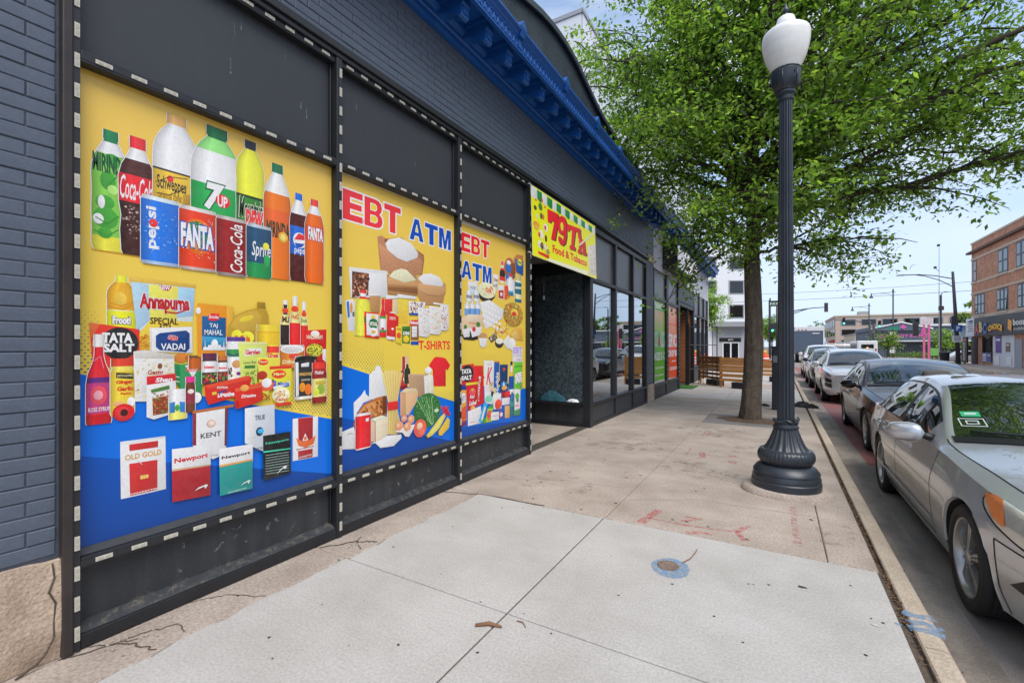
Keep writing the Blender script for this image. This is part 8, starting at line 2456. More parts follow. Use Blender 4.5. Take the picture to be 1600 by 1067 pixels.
for y0, y1, n in ((53.0, 53.75, 1), (46.9, 48.65, 2), (43.2, 45.6, 3), (39, 41, 2), (35, 37.2, 3), (30, 32, 2)): bwin(y0, y1, 6.99, 8.8, n)
for y0, y1, n in ((51.3, 53.4, 3), (46.9, 48.9, 3), (43.2, 45.4, 3), (39, 41, 2), (35, 37.2, 3), (30, 32, 2)): bwin(y0, y1, 4.14, 5.86, n)
b = MB(); b.box(SX-.28, SX-.052, 24, 52.5, 2.35, 3.84); b.build('fascia', M_signdark, brk_b)
q = MB(); q.box(SX-.30, SX-.05, 52.55, 54.45, 2.35, 3.86); sb = q.build('notice_board', M_white, brk_b)
for k in range(5): q = MB(); q.box(SX-.305, SX-.302, 52.75, 54.0 - .15*(k % 2), 3.55-.2*k, 3.62-.2*k); q.build('notice_line', M_signdark, sb)
q = MB(); q.box(SX-.309, SX-.306, 52.8, 53.6, 3.50, 3.70); q.build('notice_line', mat('notice_navy', srgb(48, 54, 88), .5), sb)
def flip_text(txt, y0, y1, z0, z1, x, m, parent, bold=.0, depth=.0, shear=0.0, arc=0.0, name='lettering'):
    """reads from the street: y falls to the reader's right"""
    v, f = tmesh(txt, bold, shear); q = MB()
    q.v = [(x, y0+(y1-y0)*p[0], z0+(z1-z0)*p[1]+arc*(1-(2*p[0]-1)**2)) for p in v]; q.f = [tuple(i[::-1]) for i in f]; q.m = [0]*len(f); q.c = [None]*len(f)
    return q.build(name, m, parent)
for ch, (a, c), col, lo in (('A', (52.25, 51.45), (214, 84, 92), 2.5), ('B', (51.35, 50.65), (236, 200, 120), 2.62), ('C', (50.6, 49.75), (74, 116, 190), 2.5)):
    m = mat('letter_' + ch.lower(), srgb(*col), .5)
    flip_text(ch, a, c, lo, lo+.85, SX-.33, m, brk_b, .05)
flip_text('CHOICE', 49.5, 46.85, 2.55, 3.0, SX-.325, mat('letter_shadow', srgb(190, 44, 36), .5), brk_b, .06, arc=.16)
flip_text('CHOICE', 49.45, 46.9, 2.63, 3.06, SX-.33, mat('letter_yellow', srgb(246, 206, 44), .5), brk_b, .03, arc=.16)
q = MB(); q.poly([(SX-.33, 45.95, 2.75), (SX-.33, 45.35, 2.55), (SX-.33, 45.28, 3.3), (SX-.33, 45.9, 3.45)][::-1]); q.build('orange_emblem', mat('emblem_orange', srgb(240, 160, 60), .5), brk_b)
flip_text('boost', 45.1, 43.0, 2.95, 3.4, SX-.33, M_signw, brk_b, .03); flip_text('mobile', 45.0, 43.4, 2.62, 2.82, SX-.33, M_signw, brk_b, .0)
M_shopwhite = mat('shopfront_white', srgb(206, 206, 210), .6, noise=(1.5, .4, srgb(180, 180, 186)))
for nm, y0, y1, z0, z1, m, x in (('entrance_door', 52.75, 54.1, .02, 2.2, M_sash, .05), ('shop_window', 49.7, 51.6, .2, 2.3, M_glass_far, .06), ('shopfront_panel', 45.75, 49.5, .0, 2.33, M_shopwhite, .05), ('side_door', 44.6, 45.55, .0, 2.0, M_grey, .06), ('shop_window', 40, 44.2, .5, 2.3, M_glass_far, .06), ('shop_window', 34, 39, .5, 2.3, M_glass_far, .06), ('shop_window', 27, 33, .5, 2.3, M_glass_far, .06)):
    q = MB(); q.box(SX-x, SX+.02, y0, y1, z0, z1); q.build(nm, m, brk_b)
for y0, y1, z0, z1, c in ((47.9, 48.9, 1.0, 2.3, (98, 70, 140)), (50.7, 51.5, .25, .95, (170, 170, 196)), (49.8, 50.6, .25, .95, (90, 96, 140)), (48.2, 49.1, .1, .75, (226, 222, 218)), (46.2, 47.0, .15, .75, (230, 224, 220)), (46.4, 47.1, 1.1, 1.75, (120, 100, 90))):
    q = MB(); q.box(SX-.08, SX-.062, y0, y1, z0, z1); po = q.build('shop_poster', mat('poster_%d' % c[0], srgb(*c), .5), brk_b); q = MB(); q.box(SX-.084, SX-.0805, y0+.15, y1-.15, z0+(z1-z0)*.7, z0+(z1-z0)*.82); q.build('poster_line', M_white, po)
# black vertical blade sign by the corner door
t = thing('blade_sign', 'tall black sidewalk sign with white vertical lettering by the brick corner', 'sign', (16.9, 54.2, 0))
q = MB(); q.box(16.85, 16.95, 52.9, 54.2, .1, 2.3); q.build('board', M_black, t); q = MB(); q.box(16.86, 16.94, 53.4, 53.7, 0, .1); q.build('foot', M_black, t)
q = MB(); q.box(16.84, 16.849, 53.15, 53.95, 1.95, 2.12); q.build('orange_band', mat('band_orange', srgb(220, 96, 40), .5), t)
for k, ch in enumerate('HOOKAH'): flip_text(ch, 53.75, 53.35, 1.62-.26*k, 1.84-.26*k, 16.845, M_signw, t, .02)
# neighbour further along this side for the reflections in the shop glass
nb = thing('low_shop_row', 'plain tan brick shop row further back on the far pavement', 'building', (SX+5, 10, 0))
b = MB(); b.box(SX, SX+14, -18, 23.8, -.2, 6.2); b.build('wall', M_redbrick, nb); b = MB(); b.box(SX-.1, SX, -18, 23.8, 2.9, 3.6); b.build('fascia', M_signdark, nb)
for k in range(8): q = MB(); q.box(SX-.04, SX+.02, -16+5*k, -12.4+5*k, .5, 2.8); q.build('shop_window', M_glass_far, nb)

# beauty supply shop with pale gabled trim
bs_ = thing('beauty_shop', 'low slate grey shop with pink lettering and white gable trim', 'building', (20, 86, 0))
M_slate = mat('slate_siding', srgb(98, 110, 126), .7, noise=(.6, .3, srgb(84, 96, 112)))
M_slate2 = mat('slate_dark', srgb(62, 70, 80), .7)  # darker slate tone for the wide window panel below the canopy trim
b = MB(); b.box(14.6, 34, 82.0, 98, -.2, 4.3); b.build('wall', M_slate, bs_)
b = MB(); b.prism([(14.3, 3.9), (17.7, 4.75), (20.8, 3.9), (20.8, 3.7), (14.3, 3.7)], 'y', 81.4, 97); b.build('gable', M_slate, bs_)
for P_ in ([(14.2, 3.9), (17.7, 4.80), (21.0, 3.88)],):
    for a, c in zip(P_, P_[1:]): q = MB(); q.tube([(a[0], 81.35, a[1]), (c[0], 81.35, c[1])], .09, 4); q.build('gable_trim', M_white, bs_)
q = MB(); q.box(20.0, 34.1, 81.7, 82.0, 4.25, 4.5); q.build('roof_trim', M_white, bs_); q = MB(); q.box(14.5, 27, 81.2, 82.0, 2.15, 2.3); q.build('canopy_trim', M_white, bs_)
q = MB(); q.box(16.4, 20.6, 81.9, 81.99, .0, 2.1); q.build('shop_window', M_slate2, bs_)
for k in range(4): q = MB(); q.box(21.2+1.7*k, 22.5+1.7*k, 81.9, 81.99, .3, 2.0); q.build('shop_window', M_glass_far, bs_)
M_pink = mat('pink_letters', srgb(214, 96, 168), .5)
v, f_ = tmesh('LSA BEAUTY SUPPLY', .05); q = MB(); q.v = [(15.3+5.2*p[0], 81.35, 2.75+.42*p[1]) for p in v]; q.f = f_; q.m = [0]*len(f_); q.c = [None]*len(f_); q.build('lettering', M_pink, bs_)
q = MB(); q.v = []; q.poly([(17.5, 81.3, 4.05), (18.0, 81.3, 3.85), (18.3, 81.3, 4.2), (17.8, 81.3, 4.55)]); q.build('pink_emblem', M_pink, bs_)
# pink twin posts with two small boards
t = thing('pylon_sign', 'pair of pink posts carrying two small pale sign boards', 'sign', (17, 66, -.2))
for x in (16.85, 17.25): q = MB(); q.box(x-.085, x+.085, 65.92, 66.08, -.1, 3.9); q.build('post', mat('pink_post', srgb(226, 104, 158), .5), t)
for x0, x1, z0, z1 in ((16.55, 17.05, 3.9, 4.7), (17.1, 17.6, 3.9, 4.6)):
    q = MB(); q.box(x0, x1, 65.9, 66.1, z0, z1); o = q.build('sign_board', M_white, t)
    for k in range(3): q = MB(); q.box(x0+.08, x1-.08, 65.89, 65.899, z0+.12+.2*k, z0+.2+.2*k); q.build('board_line', M_fadedred, o)
q = MB(); q.box(16.6, 17.0, 65.85, 65.92, 2.7, 3.4); q.build('pink_board', M_pink, t); q = MB(); q.box(17.35, 18.3, 65.9, 65.98, .5, 1.3); q.build('green_board', mat('board_green', srgb(120, 180, 90), .5), t)
# iron fence along the beauty shop
t = thing('iron_fence', 'black iron fence along the far corner lot', 'fence', (20, 73.3, 0))
for k in range(60): q = MB(); q.box(14.6+.24*k, 14.64+.24*k, 73.28, 73.32, -.1, 1.2); q.build('bar', M_black, t)
for z in (.15, 1.1): q = MB(); q.box(14.5, 29, 73.27, 73.33, z, z+.05); q.build('rail', M_black, t)
rng8 = np.random.default_rng(8)
def bush(name, label, cat, cx, cy, w, d, h, n, size, seed, pal=GREENS, group=None):
    rg = np.random.default_rng(seed); p = rg.normal(0, .42, (n, 3)); p /= np.maximum(1, np.linalg.norm(p, axis=1))[:, None]
    P_ = np.stack([cx+p[:, 0]*w, cy+p[:, 1]*d, h*.5+p[:, 2]*h*.5], 1)
    me = leaf_mesh('foliage', P_, size, rg, pal); t_ = thing(name, label, cat, (cx, cy, 0), group); link_mesh('foliage', me, t_)
    q = MB()
    for k in range(5): q.tube([(cx+(k-2)*w*.15, cy, -.1), (cx+(k-2)*w*.22, cy, h*.6)], [.03, .015], 5)
    q.build('stem', M_bark, t_)
bush('hedge', 'low clipped hedge in front of the iron fence', 'hedge', 19.5, 72.9, 4.5, .6, .9, 2600, .16, 2)
def small_tree(label, x, y, h, w, n, size, seed, tr=.10, group=None, pal=GREENS, z=0):
    rg = random.Random(seed); tg_ = []
    for k in range(12):
        a = rg.uniform(0, 6.28); r_ = w*rg.uniform(.3, 1)
        tg_.append(((x+r_*math.cos(a), y+r_*math.sin(a), z+h*rg.uniform(.5, 1.0)), tr*.6))
    make_tree('tree', label, (x, y, z), tg_, (x, y, z+h*.36), tr, n, size, seed, palette=pal, group=group, twigs=4)
BRIGHT = [tuple(min(1, c*1.35) for c in g) for g in GREENS]
small_tree('bright young tree in front of the slate grey shop', 20.6, 74.5, 3.6, 1.7, 2600, .20, 31, .07, pal=BRIGHT)
small_tree('thin young tree with flowers in front of the pink lettering', 14.9, 73.6, 3.2, 1.2, 1600, .18, 32, .05, pal=BRIGHT)
small_tree('green tree in the gap behind the patio, left of the trunk', -2.4, 41.5, 6.5, 2.4, 9000, .17, 33, .14, pal=BRIGHT)
small_tree('slim tree past the street sign on the near pavement', 2.1, 92, 7, 2.2, 3500, .26, 34, .12)
small_tree('second slim tree further along the near pavement', 1.6, 110, 8, 2.6, 3000, .3, 35, .12)
small_tree('broad dark tree rising behind the slate grey shop roof', 39, 118, 10.2, 6.5, 9000, .42, 36, .3)
small_tree('rounded tree behind the shop roof beside the brick corner', 45, 122, 9.6, 6.5, 8000, .42, 37, .3)
# beige factory and cream shed beyond
fb = thing('factory_building', 'wide beige four square factory block far beyond the traffic lights', 'building', (24, 155, 0))
M_beige = mat('beige_brick', srgb(192, 172, 156), .8, noise=(.3, .3, srgb(176, 156, 140)))
b = MB(); b.box(16.4, 44, 150, 180, -.2, 9.4); b.build('wall', M_beige, fb); b = MB(); b.box(16.2, 44.2, 149.8, 180.2, 9.4, 9.8); b.build('coping', M_limestone, fb)
for z0 in (1.6, 4.4, 7.0):
    for k in range(6):
        q = MB(); q.box(17.6+4.3*k, 20.9+4.3*k, 149.93, 149.99, z0, z0+1.7); w = q.build('window', M_grey, fb); q = MB(); q.box(17.8+4.3*k, 20.7+4.3*k, 149.90, 149.928, z0+.15, z0+1.55); q.build('pane', M_glass_far, w)
for z0 in (1.6, 4.4, 7.0):
    for k in range(4): q = MB(); q.box(16.33, 16.39, 152+6.5*k, 156.5+6.5*k, z0, z0+1.7); q.build('window', M_glass_far, fb)
q = MB(); q.box(22, 24.2, 155, 158, 9.6, 11); q.build('roof_tank', M_grey, fb)
sh = thing('cream_shed', 'cream walled shed with sloping roof in front of the beige factory', 'building', (20, 120, 0))
q = MB(); q.prism([(16.8, -.2), (25.5, -.2), (25.5, 5.4), (16.8, 4.0)], 'y', 118, 136); q.build('wall', mat('cream_wall', srgb(206, 190, 168), .8, noise=(.5, .3, srgb(190, 172, 150))), sh)
q = MB(); q.prism([(16.6, 3.98), (25.7, 5.42), (25.7, 5.6), (16.6, 4.16)], 'y', 117.8, 136.2); q.build('roof', M_grey, sh)
far = thing('distant_shops', 'low row of distant pale shops along the near side of the street', 'building', (-6, 110, 0))
q = MB(); q.box(-14, -.4, 98, 150, -.2, 6.0); q.build('wall', M_beige, far)
for k in range(6): q = MB(); q.box(-.42, -.36, 99.5+8*k, 105.5+8*k, .4, 3.0); q.build('shop_window', M_glass_far, far)
far2 = thing('distant_block', 'distant grey block closing the street behind the trucks', 'building', (14, 300, 0))
q = MB(); q.box(-40, -8, 260, 320, -.2, 12); q.build('wall', M_beige, far2); q = MB(); q.box(-8.02, -7.9, 262, 318, 3, 9); q.build('window_band', M_glass_far, far2)
for k, (x, y, h, w) in enumerate(((-4, 170, 9, 5), (0, 215, 10, 6), (20, 205, 11, 6), (15.2, 240, 11, 6), (8, 330, 12, 12), (-6, 350, 13, 12), (24, 340, 13, 12), (50, 130, 10, 7), (58, 118, 10, 7))):
    small_tree(['leafy far tree at the left of the long street', 'second leafy far tree at the left of the long street', 'far tree right of the factory corner', 'far tree closing the right side of the street', 'hazy tree at the street end, middle', 'hazy tree at the street end, left', 'hazy tree at the street end, right', 'tree far right behind the brick building', 'tree furthest right behind the brick building'][k], x, y, h, w, 2500, .5 if y < 300 else .9, 50+k, .25)

# ---------------------------------------------------------------- poles, lights, wires
M_pole = mat('pole_dark', srgb(58, 56, 60), .5, noise=(5, .3, srgb(76, 74, 78)))
M_green = mat('signal_green', srgb(60, 230, 190), .4, emit=((.10, .95, .65), 2.2))
M_red = mat('signal_red', srgb(240, 70, 50), .4, emit=((1, .16, .07), 2.2))
M_off = mat('signal_off', srgb(40, 34, 34), .4)
def signal(label, x, y, z, lit, face=-1, h=1.0, parent_pole=None, group='traffic signals at the crossing'):
    """face -1: turned to the camera, +1: away"""
    t = thing('traffic_light', label, 'traffic light', (x, y, z), group)
    s = h/1.0; q = MB(); q.box(x-.17*s, x+.17*s, y-.10, y+.12, z, z+h); q.build('housing', M_pole, t, bevel=.02)
    for k in range(3):
        zc = z+h*(5-2*k)/6; m = {0: M_red if lit == 'r' else M_off, 1: M_off, 2: M_green if lit == 'g' else M_off}[k]; yf = y+face*.11
        q = MB(); q.lathe([(.001, 0), (.12*s, 0), (.11*s, -face*-.02 if False else .02*face)], (x, yf, zc), 16, 'y'); q.build('lens', m, t)
        q = MB(); P_ = [(x+.14*s*math.cos(a), zc+.14*s*math.sin(a)) for a in [math.pi*(i/8) for i in range(9)]]
        ids = [[q.pt((p[0], yf+face*dy, p[1])) for p in P_] for dy in (0, .2*s)]
        for i in range(8): q.face((ids[0][i], ids[0][i+1], ids[1][i+1], ids[1][i]))
        q.build('visor', M_pole, t)
    return t
def pole(name, label, cat, pts_r, group=None):
    t = thing(name, label, cat, pts_r[0][0], group)
    for nm, path, rad in pts_r[0][1]: q = MB(); q.tube(path, rad, 10); q.build(nm, M_pole, t, smooth=True)
    return t
# mast arm over the street from behind the lamp post
pole('signal_mast', 'curved signal mast reaching over the street beside the fluted lamp', 'signal pole', [((2.9, 60, 0), [('post', [(2.9, 60, 0), (2.9, 60, 6.6)], [.14, .10]), ('arm', [(2.9, 60, 5.0), (5.0, 60, 5.55), (6.4, 60, 5.72), (7.5, 60, 5.75)], [.07, .06, .05, .045]), ('arm', [(2.9, 60, 4.55), (4.6, 60, 5.2), (5.4, 60, 5.5), (5.8, 60, 5.62)], .05)])])
signal('traffic signal seen from behind at the tip of the left mast', 7.55, 60.3, 5.25, '', 1, 1.0)
pole('signal_mast', 'far signal mast with a long arm carrying two green lights', 'signal pole', [((14.1, 80, 0), [('post', [(14.1, 80, -.2), (14.1, 80, 5.0)], [.14, .11]), ('arm', [(14.1, 80, 4.7), (12.5, 80, 5.05), (10.8, 80, 5.25), (10.0, 80, 5.3)], [.07, .06, .05, .045]), ('post', [(14.5, 80, -.2), (14.5, 80, 4.6)], .16)])])
signal('left of the two green signals on the far mast', 11.1, 79.8, 4.6, 'g', -1, .95); signal('right of the two green signals on the far mast', 15.1, 79.8, 4.1, 'g', -1, .95)
pole('signal_post', 'thin signal post at the near far corner left of the trunk gap', 'signal pole', [((2.2, 62, 0), [('post', [(2.2, 62, 0), (2.2, 62, 7.2)], .09)])])
signal('green signal low on the thin post beside the tree trunk', 2.45, 61.8, 3.2, 'g', -1, .95)
signal('red signal below the green street name sign', 15.95, 77.6, 1.95, 'r', -1, .85)
def deco_lamp(label, x, y, top, arm):
    t = thing('street_light', label, 'street light', (x, y, 0), 'decorative street lights along the far kerb')
    q = MB(); q.tube([(x, y, -.1), (x, y, 1.2), (x, y, 1.25), (x, y, top-.6), (x, y, top-.25), (x, y, top)], [.16, .15, .09, .075, .11, .02], 10); q.build('post', M_pole, t, smooth=True)
    q = MB(); q.tube([(x, y, top-.5), (x-arm, y, top-.62)], .035, 6); q.tube([(x, y, top-1.1), (x-.5, y, top-.7), (x-arm*.6, y, top-.6)], .018, 5); q.tube([(x+.05, y, top-.5), (x+.3, y, top-.5)], .03, 5); q.build('arm', M_pole, t, smooth=True)
    q = MB(); q.lathe([(.02, 0), (.06, -.05), (.07, -.3), (.12, -.42), (.24, -.62), (.25, -.66), (.02, -.66)], (x-arm, y, top-.5), 14); q.build('lamp_shade', M_pole, t, smooth=True)
deco_lamp('decorative street light left of the two beyond the signals', 15.35, 90, 8.3, 2.1); deco_lamp('decorative street light right of the two, beside the street name sign', 16.25, 78, 9.2, 2.3)
t = thing('street_name_sign', 'green street name sign fixed to the decorative lamp post', 'street sign', (16.2, 77.7, 3.7))
q = MB(); q.box(15.7, 16.95, 77.72, 77.76, 3.72, 4.06); q.build('plate', mat('sign_green', srgb(30, 140, 110), .45), t)
q = MB(); q.box(15.85, 16.35, 77.70, 77.74, 2.85, 3.4); q.build('plate', M_white, t)
q = MB(); q.box(15.85, 16.4, 77.70, 77.74, .6, 1.5); q.build('plate', M_white, t)
# corner pole: cobra arm, signals, blue bus sign
t = thing('street_light', 'tall leaning corner pole with two long arms above the blue sign', 'street light', (16.1, 52, 0))
q = MB(); q.tube([(16.12, 52, -.05), (15.75, 52, 7.8)], [.17, .09], 12); q.build('post', M_pole, t, smooth=True)
for P_, r in (([(15.76, 52, 7.2), (14.6, 52, 7.55), (13.6, 52, 7.72), (12.4, 52, 7.76)], .04), ([(15.8, 52, 6.5), (14.9, 52, 7.15), (14.0, 52, 7.55), (13.4, 52, 7.7)], .035)): q = MB(); q.tube(P_, r, 7); q.build('arm', M_pole, t, smooth=True)
q = MB(); q.prism([(12.0, 7.72), (12.6, 7.70), (12.6, 7.82), (12.1, 7.80)], 'y', 51.88, 52.12); q.build('lamp_head', M_grey, t)
t = thing('parking_sign', 'blue square sign with a white symbol on the leaning pole', 'sign', (15.95, 51.75, 2.7)); q = MB(); q.box(15.7, 16.22, 51.50, 51.54, 2.72, 3.28); q.build('plate', mat('sign_blue', srgb(36, 92, 180), .45), t)
v, f_ = tmesh('P', .03); q = MB(); q.v = [(15.86+.2*p[0], 51.495, 2.82+.36*p[1]) for p in v]; q.f = f_; q.m = [0]*len(f_); q.c = [None]*len(f_); q.build('symbol', M_signw, t)
t = thing('parking_sign', 'white rectangular sign under the blue one on the leaning pole', 'sign', (15.98, 51.75, 1.8)); q = MB(); q.box(15.68, 16.3, 51.74, 51.78, 1.85, 2.38); pl = q.build('plate', M_white, t)
for k in range(3): q = MB(); q.box(15.78, 16.2, 51.735, 51.739, 1.97+.13*k, 2.02+.13*k); q.build('sign_line', M_signdark, pl)
signal('traffic signal mounted on the leaning corner pole', 15.80, 51.8, 2.95, '', 1, 1.1); signal('traffic signal hanging left of the leaning pole', 14.65, 58.5, 2.5, '', 1, 1.3)
t = thing('camera_pole', 'slim pole with a small curved lamp and a camera box', 'pole', (16.85, 60, 0)); q = MB(); q.tube([(16.85, 60, -.1), (16.85, 60, 6.55)], .085, 8); q.build('post', M_pole, t)
q = MB(); q.tube([(16.85, 60, 6.4), (16.9, 60, 6.7), (17.1, 60, 6.85), (17.4, 60, 6.83)], .03, 6); q.build('arm', M_pole, t); q = MB(); q.box(16.68, 17.05, 59.85, 60.1, 5.05, 5.45); q.build('camera_box', M_pole, t)
t = thing('antenna_mast', 'very tall thin antenna mast standing behind the camera pole', 'mast', (16.9, 61, 0)); q = MB(); q.tube([(16.95, 61, -.1), (16.95, 61, 11.4)], [.05, .02], 6); q.build('mast', M_grey, t)
for z in (9.3, 11.5): q = MB(); q.box(16.8-.25*(z < 10), 17.0-.25*(z < 10), 60.9, 61.1, z, z+.22); q.build('antenna', M_pole, t)
q = MB(); q.tube([(16.7, 61, 9.3), (16.95, 61, 9.0)], .02, 5); q.build('bracket', M_pole, t)
t = thing('litter_bin', 'dark litter bin at the foot of the leaning pole', 'bin', (15.3, 52.3, 0)); q = MB(); q.lathe([(.28, 0), (.34, .9), (.36, .95), (.30, 1.0), (.05, 1.05)], (15.3, 52.3, 0), 18); q.build('bin', M_black, t, smooth=True, sharp=40)
for k, (z, sag, y, lab) in enumerate(((6.6, .35, 57, 'lower overhead wire crossing the far street'), (8.4, .5, 66, 'upper faint overhead wire crossing the far street'))):
    q = MB(); q.tube([(-12+3.2*i, y, z+.4*(i/14)-sag*math.sin(math.pi*i/14)) for i in range(15)], .018, 4); tag(q.build('overhead_wire', M_pole), lab, 'wire')
# green expressway style sign behind the lamp post
t = thing('direction_sign', 'green direction sign half hidden behind the fluted lamp post', 'street sign', (2.4, 58, 5)); q = MB(); q.box(2.1, 3.4, 57.95, 58.0, 5.9, 6.5); q.build('plate', mat('sign_dark_green', srgb(36, 70, 52), .5), t); q = MB(); q.box(2.1, 3.2, 57.95, 58.0, 3.4, 4.0); q.build('plate', M_sash, t); q = MB(); q.tube([(2.15, 58.05, 0), (2.15, 58.05, 6.6)], .06, 6); q.build('post', M_pole, t)
v, f_ = tmesh('PAY', .02); q = MB(); q.v = [(2.25+.8*p[0], 57.94, 6.05+.28*p[1]) for p in v]; q.f = f_; q.m = [0]*len(f_); q.c = [None]*len(f_); q.build('lettering', M_signw, t)

# ---------------------------------------------------------------- trailer, tanker, bus
ST = -.2
def wheels_at(t, pts_, r=.48, w=.3):
    ty, ri, hu = wheel_meshes(r, w, 6)
    for x, y in pts_:
        h = bpy.data.objects.new('wheel', hu); COL.objects.link(h); h.parent = t; h.location = Vector((x, y, ST+r)) - t.location
        for me in (ty, ri): c_ = bpy.data.objects.new(me.name.split('.')[0], me); COL.objects.link(c_); c_.parent = h
t = thing('box_trailer', 'slate grey box trailer with a pale roof standing in the street', 'trailer', (5.7, 60, ST))
q = MB(); q.box(4.5, 7.0, 55, 67, .95, 3.05); q.build('cargo_box', mat('trailer_slate', srgb(84, 98, 118), .5, noise=(.8, .2, srgb(74, 88, 108))), t)
q = MB(); q.box(4.48, 7.02, 54.98, 67, 3.05, 3.5); q.build('roof_band', M_white, t, bevel=.04); q = MB(); q.box(6.9, 7.02, 54.95, 55.0, .95, 3.05); q.build('corner_post', M_white, t)
for k in range(3): q = MB(); q.box(4.75+.32*k, 4.9+.32*k, 54.95, 54.978, 3.12, 3.2); q.build('marker_light', M_redlens, t)
q = MB(); q.box(6.0, 6.6, 54.96, 54.999, 2.75, 2.85); q.build('arrow_mark', M_white, t)
q = MB(); q.box(4.7, 6.8, 55, 67, .6, .95); q.build('chassis', M_black, t); wheels_at(t, [(x, y) for x in (4.75, 6.75) for y in (56.5, 57.8)])
t = thing('tank_truck', 'dull silver tank trailer crossing beyond the parked cars', 'tank truck', (10, 84, ST))
q = MB(); q.lathe([(.3, 0), (.75, .06), (.86, .2), (.88, .5), (.88, 3.6), (.86, 3.9), (.75, 4.05), (.3, 4.1)], (8.6, 84, 1.25), 24, 'x'); q.build('tank', mat('tank_metal', srgb(150, 146, 142), .35, metal=.6), t, smooth=True, sharp=40)
for k in range(3): q = MB(); q.lathe([(.885, 0), (.905, .02), (.905, .1), (.885, .12)], (9.3+1.1*k, 84, 1.25), 24, 'x'); q.build('tank_band', M_chrome, t)
q = MB(); q.box(9.6, 10.4, 83.6, 84.4, 2.1, 2.35); q.build('hatch', M_redlens, t); q = MB(); q.box(8.6, 12.7, 83.5, 84.5, .3, .5); q.build('chassis', M_black, t); wheels_at(t, [(9.2, 83.4), (10.3, 83.4), (12.2, 83.4)], .45)
t = thing('minibus', 'white minibus seen from behind with a blue stripe and amber light', 'bus', (12.7, 74, ST))
q = MB(); q.box(11.7, 13.75, 72, 79, .3, 2.2); q.build('body', M_offwhite, t, bevel=.12); q = MB(); q.box(12.1, 13.35, 71.97, 72.0, 1.25, 1.75); q.build('rear_window', M_glass_far, t); q = MB(); q.box(11.66, 11.7, 72.8, 78, 1.2, 1.8); q.build('side_window', M_glass_far, t)
q = MB(); q.box(11.8, 13.65, 71.965, 71.997, .62, .78); q.build('blue_stripe', mat('stripe_blue', srgb(44, 84, 180), .4), t); q = MB(); q.box(11.8, 13.65, 71.965, 71.997, .82, .9); q.build('orange_stripe', M_amber, t)
q = MB(); q.lathe([(.001, 0), (.12, 0), (.1, -.03), (.001, -.03)], (12.72, 71.96, 1.25), 14, 'y'); q.build('amber_light', mat('amber_lit', srgb(250, 140, 50), .4, emit=((1, .35, .08), 1.6)), t)
for x in (11.85, 13.55): q = MB(); q.box(x-.08, x+.08, 71.96, 71.998, .95, 1.2); q.build('tail_light', M_redlens, t)
q = MB(); q.box(11.75, 13.7, 71.9, 72.1, .2, .4); q.build('bumper', M_trim, t); wheels_at(t, [(11.9, 73.3), (13.55, 73.3), (11.9, 77.6)], .38, .24)
t = thing('parked_car', 'white car standing by the far corner beside the brick building', 'car', (18.6, 58.5, ST)); WL[t.name] = Vector((18.6, 58.5, ST))
q = MB(); q.prism([(16.6, .1), (16.6, .55), (17.2, .62), (17.9, 1.1), (19.6, 1.1), (20.3, .65), (20.9, .6), (20.9, .1)], 'y', 58, 59.7); q.build('body', M_offwhite, t, bevel=.12); q = MB(); q.prism([(17.5, .68), (18.0, 1.03), (19.5, 1.03), (19.95, .68)], 'y', 57.985, 57.998); q.build('side_window', M_glass_far, t)
wheels_at(t, [(17.5, 58.05), (20.0, 58.05)], .32, .2)

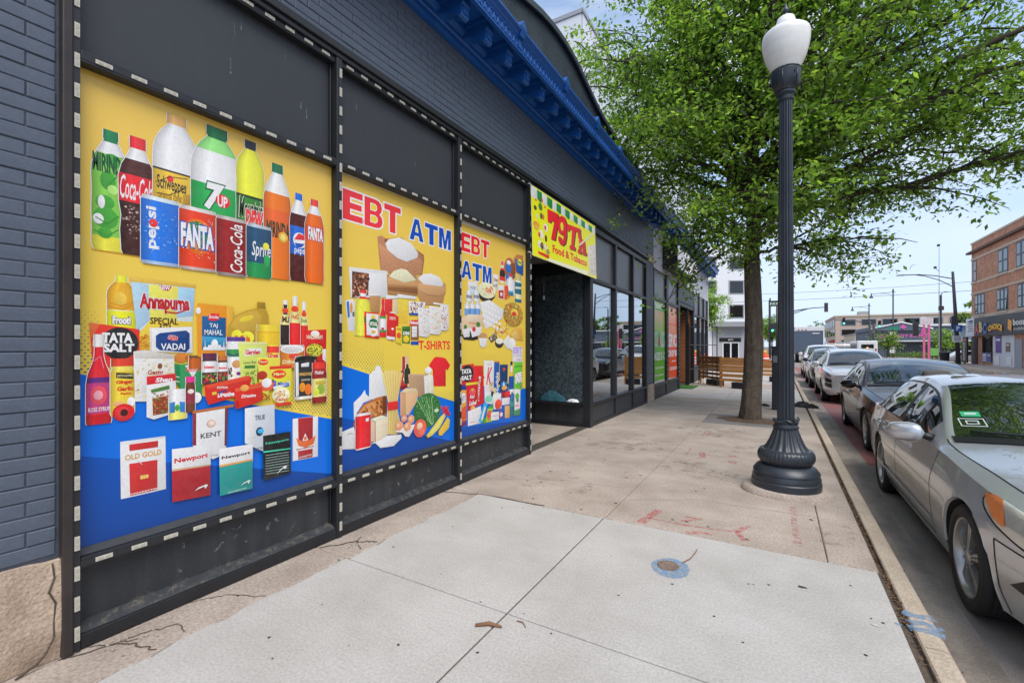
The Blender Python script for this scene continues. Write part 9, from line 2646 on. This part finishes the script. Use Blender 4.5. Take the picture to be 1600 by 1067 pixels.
# ---------------------------------------------------------------- small things on the pavement
def barrel(label, x, y, light):
    t = thing('traffic_barrel', label, 'traffic barrel', (x, y, 0), 'orange traffic barrels at the corner')
    prof = [(.30, .02), (.30, .1), (.29, .11), (.285, .28), (.275, .29), (.27, .48), (.26, .49), (.255, .68), (.245, .69), (.24, .88), (.20, .93), (.06, .95)]
    q = MB(); q.lathe(prof, (x, y, .0), 20); q.build('drum', mat('barrel_orange', srgb(240, 84, 36), .5), t, smooth=True, sharp=40)
    for z0, z1, r in ((.20, .30, .288), (.40, .50, .276), (.60, .70, .262)): q = MB(); q.lathe([(r, z0), (r+.004, z0+.01), (r, z1-.01), (r-.01, z1)], (x, y, 0), 20); q.build('stripe', M_white, t, smooth=True)
    q = MB(); q.lathe([(.40, 0), (.41, .05), (.33, .09)], (x, y, 0), 20); q.build('base', M_rubber, t)
    if light: q = MB(); q.lathe([(.05, .95), (.11, 1.0), (.11, 1.18), (.04, 1.22)], (x, y, 0), 14); q.build('beacon', mat('beacon_amber', srgb(246, 170, 50), .3), t, smooth=True)
barrel('orange striped barrel with amber beacon in front of its pair', 2.22, 36.6, True); barrel('orange striped barrel half hidden by the tree trunk', 1.75, 37.4, False)
# dark pay box behind the lamp post
t = thing('pay_box', 'slim dark pay box post directly behind the fluted lamp', 'parking meter', (2.96, 12.5, 0))
q = MB(); q.box(2.875, 3.03, 12.38, 12.62, .0, 1.47); q.build('cabinet', mat('pay_box_navy', srgb(38, 44, 54), .4), t, bevel=.015); q = MB(); q.box(2.9, 3.0, 12.372, 12.379, 1.12, 1.28); q.build('screen', M_grey, t); q = MB(); q.box(2.85, 3.05, 12.36, 12.64, 1.471, 1.50); q.build('cap', M_black, t, bevel=.008)
q = MB(); q.box(2.868, 2.8745, 12.44, 12.5, 1.22, 1.27); q.box(2.868, 2.8745, 12.44, 12.5, 1.12, 1.17); q.build('label_mark', M_white, t, kind='stuff')
# black clothing dropped at the kerb
M_cloth = mat('black_cloth', srgb(38, 38, 40), .85, noise=(9, .4, srgb(56, 56, 58)))
cloth_lump('jacket', 3.52, 13.4, 0, .24, .16, .11, M_cloth, 'crumpled black jacket dropped on the pavement near the kerb', 'clothing', 7)
cloth_lump('shoe', 3.70, 13.2, .0, .15, .07, .09, M_cloth, 'black shoe lying on the kerb edge beside the jacket', 'shoe', 3)
cloth_lump('rag', 2.72, 13.1, 0, .12, .08, .05, M_cloth, 'small dark rag on the pavement left of the pay box', 'cloth', 4)
t = thing('cart', 'small folded trolley standing on the pavement past the tree trunk', 'cart', (2.05, 24.5, 0))
q = MB(); q.tube([(1.95, 24.5, .15), (2.2, 24.5, .7), (2.3, 24.5, .75)], .018, 6); q.tube([(2.0, 24.6, .3), (2.25, 24.6, .62)], .018, 6); q.build('handle', M_pole, t); q = MB(); q.box(1.85, 2.15, 24.35, 24.65, .10, .2); q.build('deck', M_pine2, t)
for x in (1.88, 2.12): q = MB(); q.lathe([(.07, 0), (.07, .04)], (x, 24.33, .07), 12, 'y'); q.build('wheel', M_rubber, t)
